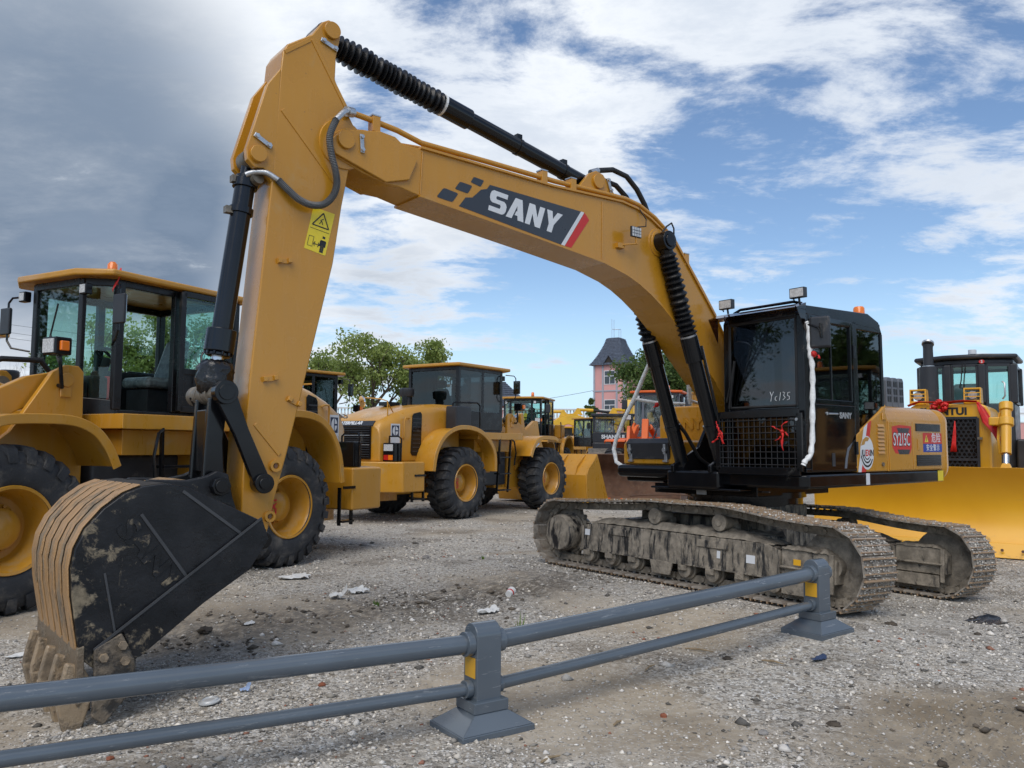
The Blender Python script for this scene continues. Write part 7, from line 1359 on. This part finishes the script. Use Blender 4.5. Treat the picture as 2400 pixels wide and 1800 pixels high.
for i, (px, py, d, r, lab) in enumerate(((175, 735, 46, 3.0, 'pale green tree seen through the near loader windshield'), (315, 715, 48, 3.2, 'pale green tree seen through the open loader door'), (520, 745, 50, 2.8, 'pale green tree half hidden by the black bucket cylinder'), (735, 800, 50, 3.2, 'pale green tree above the half hidden loader cab'), (872, 795, 48, 3.4, 'pale green round-topped tree with visible branches behind the loader hood'), (985, 800, 53, 2.6, 'pale green tree partly behind the black loader cab'))):
    tree('tree', lab, pix(px, d), htop(py, d), r, M['leaf'], 9000, .11, 20 + i, g1, clumps=22, base=.22)
g2 = 'dense green trees beside the tower'
for i, (px, py, d, r, lab) in enumerate(((1520, 822, 72, 3.6, 'dense dark tree touching the right side of the pink tower'), (1595, 830, 70, 3.6, 'dense dark tree behind the boom cylinders'), (1655, 868, 66, 3.0, 'lower dense tree above the excavator fuel tank'))):
    tree('tree', lab, pix(px, d), htop(py, d), r, M['leafdark'], 15000, .16, 40 + i, g2, clumps=40, base=.12, dens_r=.5)
tree('tree', 'bare leafless tree at the far left edge', pix(28, 60), htop(835, 60), 2.2, M['leaf'], 0, .1, 61, None, trunk_r=.1, base=.3)
tree('shrub', 'small dark shrub left of the pink tower behind the balusters', pix(1376, 76), htop(932, 76), 1.2, M['leafdark'], 1500, .15, 63, None, clumps=10)
g3 = 'trees round the yard mirrored in the cab glass'
for i, (x, y, H) in enumerate(((38, 16, 8.5), (40, 22, 9.5), (37, 10, 8), (42, 29, 9))): tree('tree', ('dense tree right of the frame mirrored in the cab door', 'taller dense tree right of the frame, beyond the bulldozer', 'nearest dense tree out of frame on the right', 'farthest dense tree out of frame on the right')[i], (x, y, 0), H, 3.2, M['leafdark'], 6000, .16, 70 + i, g3, clumps=22, base=.18)
for i, (x, y, H) in enumerate(((-24, 2, 9), (-26, -4, 8), (-25, 7, 10))): tree('tree', ('bare-topped tree left of the frame mirrored in the windshield', 'smaller tree left of the frame, behind the camera', 'tall tree left of the frame beside the loaders')[i], (x, y, 0), H, 3.0, M['leafdark'], 4500, .09, 80 + i, g3, clumps=22, base=.25)
# overhead wires
def wire(label, a, b, sag, r=.012):
    a, b = Vector(a), Vector(b); q = MB(); q.tube([a.lerp(b, t) + Vector((0, 0, -sag * 4 * t * (1 - t))) for t in np.linspace(0, 1, 20)], r, 5); o = q.build('overhead_wire', M['wire'], None); tag(o, label, 'wire')
wire('thin overhead wire running left from the pink tower', (266 / 1900 * 85 - 3.2, 87, 7.6), (-14, 80, 4.6), .5, .02)
for i, (y0, lab) in enumerate(((763, 'upper overhead wire at the far left'), (782, 'middle overhead wire at the far left'), (795, 'lower overhead wire at the far left'))): wire(lab, (*pix(-150, 60)[:2], htop(y0 - 18, 60)), (*pix(560, 64)[:2], htop(y0 + 58, 64)), .3, .012)
# ================================================================ litter
def litter(name, label, x, y, pts, tris, mat, cat, dz=.01):
    q = MB(); q.add(pts, tris); o = q.build(name, mat, None, smooth=0, fixn=False, solid=.002); o.location = (x, y, float(hf(x, y)) + dz); tag(o, label, cat); return o
def sheetgrid(w, h, amp, seed, fold=0):
    rr = random.Random(seed); n = 7; P = []
    for j in range(n):
        for i in range(n):
            u, v = i / (n - 1) - .5, j / (n - 1) - .5; P.append((u * w * (1 - .35 * abs(v) ** 1.5 * 2) + rr.uniform(-.16, .16) * w / n * 2.5, v * h * (1 - .35 * abs(u) ** 1.5 * 2) + rr.uniform(-.16, .16) * h / n * 2.5, amp * (rr.random() * .5 + (max(0, u + v) * 2) ** 2 * fold)))
    return P, [(j * n + i, j * n + i + 1, (j + 1) * n + i + 1, (j + 1) * n + i) for j in range(n - 1) for i in range(n - 1)]
for lab, x, y, w, h, a, s, f, rz in [(l_, x_, y_, w_ * .8, h_ * .8, a_, s_, f_, r_) for l_, x_, y_, w_, h_, a_, s_, f_, r_ in (('largest crumpled white paper lying beside the rear tyre of the near loader', -2.51, 9.58, .46, .30, .065, 1, .1, .3), ('white crumpled paper on the churned gravel, further from the barrier', -1.60, 8.66, .30, .24, .075, 2, .12, .8), ('white torn paper standing up beside another paper', -1.72, 8.25, .24, .17, .10, 3, .25, -.5), ('pale crumpled film near the middle barrier post', -.21, 7.75, .26, .16, .06, 5, .15, .2), ('white scrap on gravel left of the bucket teeth', -3.62, 6.08, .16, .09, .02, 6, .3, .4), ('small white scrap in front of the lower barrier rail', -1.75, 4.47, .11, .06, .012, 8, .2, .2), ('white scrap behind the bucket side cutter', -2.28, 7.15, .20, .07, .015, 9, .3, .8))]:
    P, F = sheetgrid(w, h, a, s, f); o = litter('paper_scrap', lab, x, y, P, F, M['paper'], 'paper'); o.rotation_euler.z = rz; o['group'] = 'white litter on the gravel'
T = thing('paper_cup', 'crushed white paper cup with red and blue print lying on gravel', 'cup', Matrix.Translation((-.003, 8.445, float(hf(0, 8.44)) + .035)) @ Matrix.Rotation(R(70), 4, 'Z') @ Matrix.Rotation(R(82), 4, 'Y')); q = MB(); q.lathe([(-.05, 0), (-.05, .032), (.055, .046), (.058, .048), (.056, .042), (-.045, .028), (-.045, 0)], (0, 0, 0), (0, 0, 1), 16); q.build('cup_body', M['paper'], T); q = MB(); q.lathe([(-.01, .0385), (.01, .0412), (.0101, .0375), (-.01, .0370)], (0, 0, 0), (0, 0, 1), 16); q.build('printed_band', M['redpaint'], T)
q = MB(); q.lathe([(0, .05), (.006, .066), (.012, .066), (.014, .055), (.022, .05), (.024, .04), (.018, .036), (.018, 0)], (0, 0, 0), (0, 0, 1), 28); o = q.build('cup_lid', M['lidfilm'], None); o.location = (-1.844, 5.126, float(hf(-1.84, 5.13)) + .008); o.rotation_euler = (.08, -.1, 0); tag(o, 'clear round plastic cup lid lying behind the lower rail', 'plastic lid')  # thrown-away plastic cup lid
P, F = sheetgrid(.16, .05, .02, 21, .4); o = litter('plastic_scrap', 'torn dark blue plastic strip near the right barrier post', 2.234, 5.988, P, F, M['bluefilm'], 'plastic'); o.rotation_euler.z = .5
P, F = sheetgrid(.07, .05, .03, 22, .6); litter('plastic_scrap', 'small pale blue plastic scrap between the rails', -1.70, 5.35, P, F, M['palebluefilm'], 'plastic')
P, F = sheetgrid(.42, .26, .02, 23, .5); o = litter('plastic_bag', 'flattened black plastic bag with a white lump right of the crawler', 4.37, 7.59, P, F, M['bag'], 'bag', .004); o.rotation_euler.z = .3
def lump(name, label, x, y, s, mat, cat, seed, fl=.6):
    rr = random.Random(seed); q = MB(); n, m_ = 10, 6; vs = []
    for j in range(m_ + 1):
        for i in range(n): a, b = 2 * math.pi * i / n, math.pi * j / m_; r = s * rr.uniform(.72, 1.2); vs.append((r * math.sin(b) * math.cos(a), r * math.sin(b) * math.sin(a) * .8, r * fl * math.cos(b)))
    q.add(vs, [(j * n + i, j * n + (i + 1) % n, (j + 1) * n + (i + 1) % n, (j + 1) * n + i) for j in range(m_) for i in range(n)]); o = q.build(name, mat, None, smooth=50, fixn=True); o.location = (x, y, float(hf(x, y)) + s * fl * .35); o.rotation_euler.z = rr.uniform(0, 6); return tag(o, label, cat)
M['brick'] = pmat('broken_brick', (.30, .10, .05), .9, var=.3, vscale=12); M['stonegrey'] = pmat('grey_stone', (.25, .235, .22), .9, var=.25, vscale=9, bump=.4); M['darkearth'] = pmat('dark_earth', (.07, .055, .04), .95, var=.3, vscale=14, bump=.6)
for x, y, s, lab in ((-1.23, 5.45, .028, 'orange brick chip behind the lower rail'), (.905, 4.89, .026, 'orange brick chip on bare earth right of the middle post'), (-1.12, 5.9, .02, 'small brick chip above the upper rail'), (1.62, 6.75, .022, 'brick chip near the crawler under the upper rail'), (-2.0, 4.2, .022, 'red-brown chip at the bottom left edge'), (-.6, 6.1, .02, 'brown chip left of the middle post')): lump('brick_chip', lab, x, y, s, M['brick'], 'brick chip', int(x * 100) + 900); 
for x, y, s, lab in ((-1.128, 10.95, .06, 'dark stone standing alone between loaders and crawler'), (-.62, 5.25, .028, 'pale round stone behind the lower rail'), (1.4, 4.6, .03, 'grey stone in the bare foreground earth'), (-1.6, 6.05, .03, 'grey stone above the upper rail')): lump('stone', lab, x, y, s, M['stonegrey'], 'stone', int(y * 100))
for x, y, s, lab in ((1.614, 6.146, .05, 'dark earth clod with a twig in front of the barrier'), (3.3, 7.15, .07, 'dark clod under the crawler end'), (1.85, 4.75, .06, 'clod in the shallow pit at the lower right'), (-2.47, 6.7, .10, 'brown earth heap behind the bucket side cutter'), (2.15, 4.15, .045, 'dark clod at the bottom right corner'), (3.9, 6.9, .05, 'dark clod right of the crawler')): lump('earth_clod', lab, x, y, s * .75, M['darkearth'], 'earth clod', int(x * 77) + 500, .4)
M['twig'] = pmat('dry_twig', (.30, .22, .13), .9, var=.3, vscale=20)
for i, (x, y, L, a, lab) in enumerate(((.21, 4.2, .13, .7, 'pale wood splinter at the bottom centre'), (1.45, 6.35, .22, -.5, 'thin dry twig in front of the right post'), (.62, 4.75, .09, .9, 'short pale twig on bare earth'), (1.0, 5.9, .16, 1.0, 'twig under the lower rail'), (.2, 5.75, .14, -.9, 'twig just right of the middle post'), (-.15, 3.95, .12, 1.4, 'wood splinter at the bottom edge'), (1.9, 6.0, .16, -.7, 'pale twig left of the right post base'))):
    q = MB(); q.tube([(-L / 2, 0, 0), (0, L * .05, .006), (L / 2, 0, .002)], [.006, .008, .004], 6); o = q.build('twig', M['twig'], None); o.location = (x, y, float(hf(x, y)) + .012); o.rotation_euler.z = a; tag(o, lab, 'twig', 'dry twigs on the ground')
def tuft(label, x, y, h, n, seed):
    rr = random.Random(seed); q = MB()
    for i in range(n):
        a = rr.uniform(0, 6.28); l = h * rr.uniform(.5, 1.1); d = Vector((math.cos(a), math.sin(a), 0)); w = d.cross(Vector((0, 0, 1))) * .006; p = d * rr.uniform(0, .03); t = rr.uniform(.15, .6); q.add([p - w, p + w, p + d * l * t * .4 + w + Vector((0, 0, l * .6)), p + d * l * t * .4 - w + Vector((0, 0, l * .6)), p + d * l * t + Vector((0, 0, l))], [(0, 1, 2, 3), (3, 2, 4)])
    o = q.build('grass_tuft', M['grass'], None, smooth=0, fixn=False); at = o.data.attributes.new('tone', 'FLOAT', 'POINT'); at.data.foreach_set('value', [rr.random() for _ in o.data.vertices]); o.location = (x, y, float(hf(x, y))); tag(o, label, 'grass', 'weeds in the gravel')
tuft('thin tall grass tuft just right of the middle barrier post', .075, 6.6, .22, 12, 1); tuft('small bright weed beside the torn paper', -1.28, 7.9, .06, 14, 2); tuft('tiny weed beside the crawler sprocket end', -.35, 10.5, .05, 10, 3)
# bent reinforcing bar lying on the crawler
q = MB(); q.tube([(-.95, -1.05, .895), (-.6, -1.15, .925), (-.25, -1.10, .955), (-.12, -1.02, .955), (-.10, -.95, .93)], .010, 6); o = q.build('bent_bar', M['rust'], None); o.matrix_world = mat_from(Tu, Tv, Tz, (ECX, ECY, 0.006)); tag(o, 'bent rusty steel bar lying on top of the near crawler', 'steel bar')

# ---- flatten: thing > part > sub-part, no deeper
def flatten(root):
    def rec(o, depth):
        for c in list(o.children):
            if depth + 1 > 2:
                top = o.parent; m = o.matrix_local @ c.matrix_local; c.parent = top; c.matrix_parent_inverse = Matrix(); c.matrix_local = m; rec(c, depth)
            else: rec(c, depth + 1)
    rec(root, 0)
for o in [o for o in COL.objects if o.parent is None and o.children]:
    flatten(o); flatten(o)
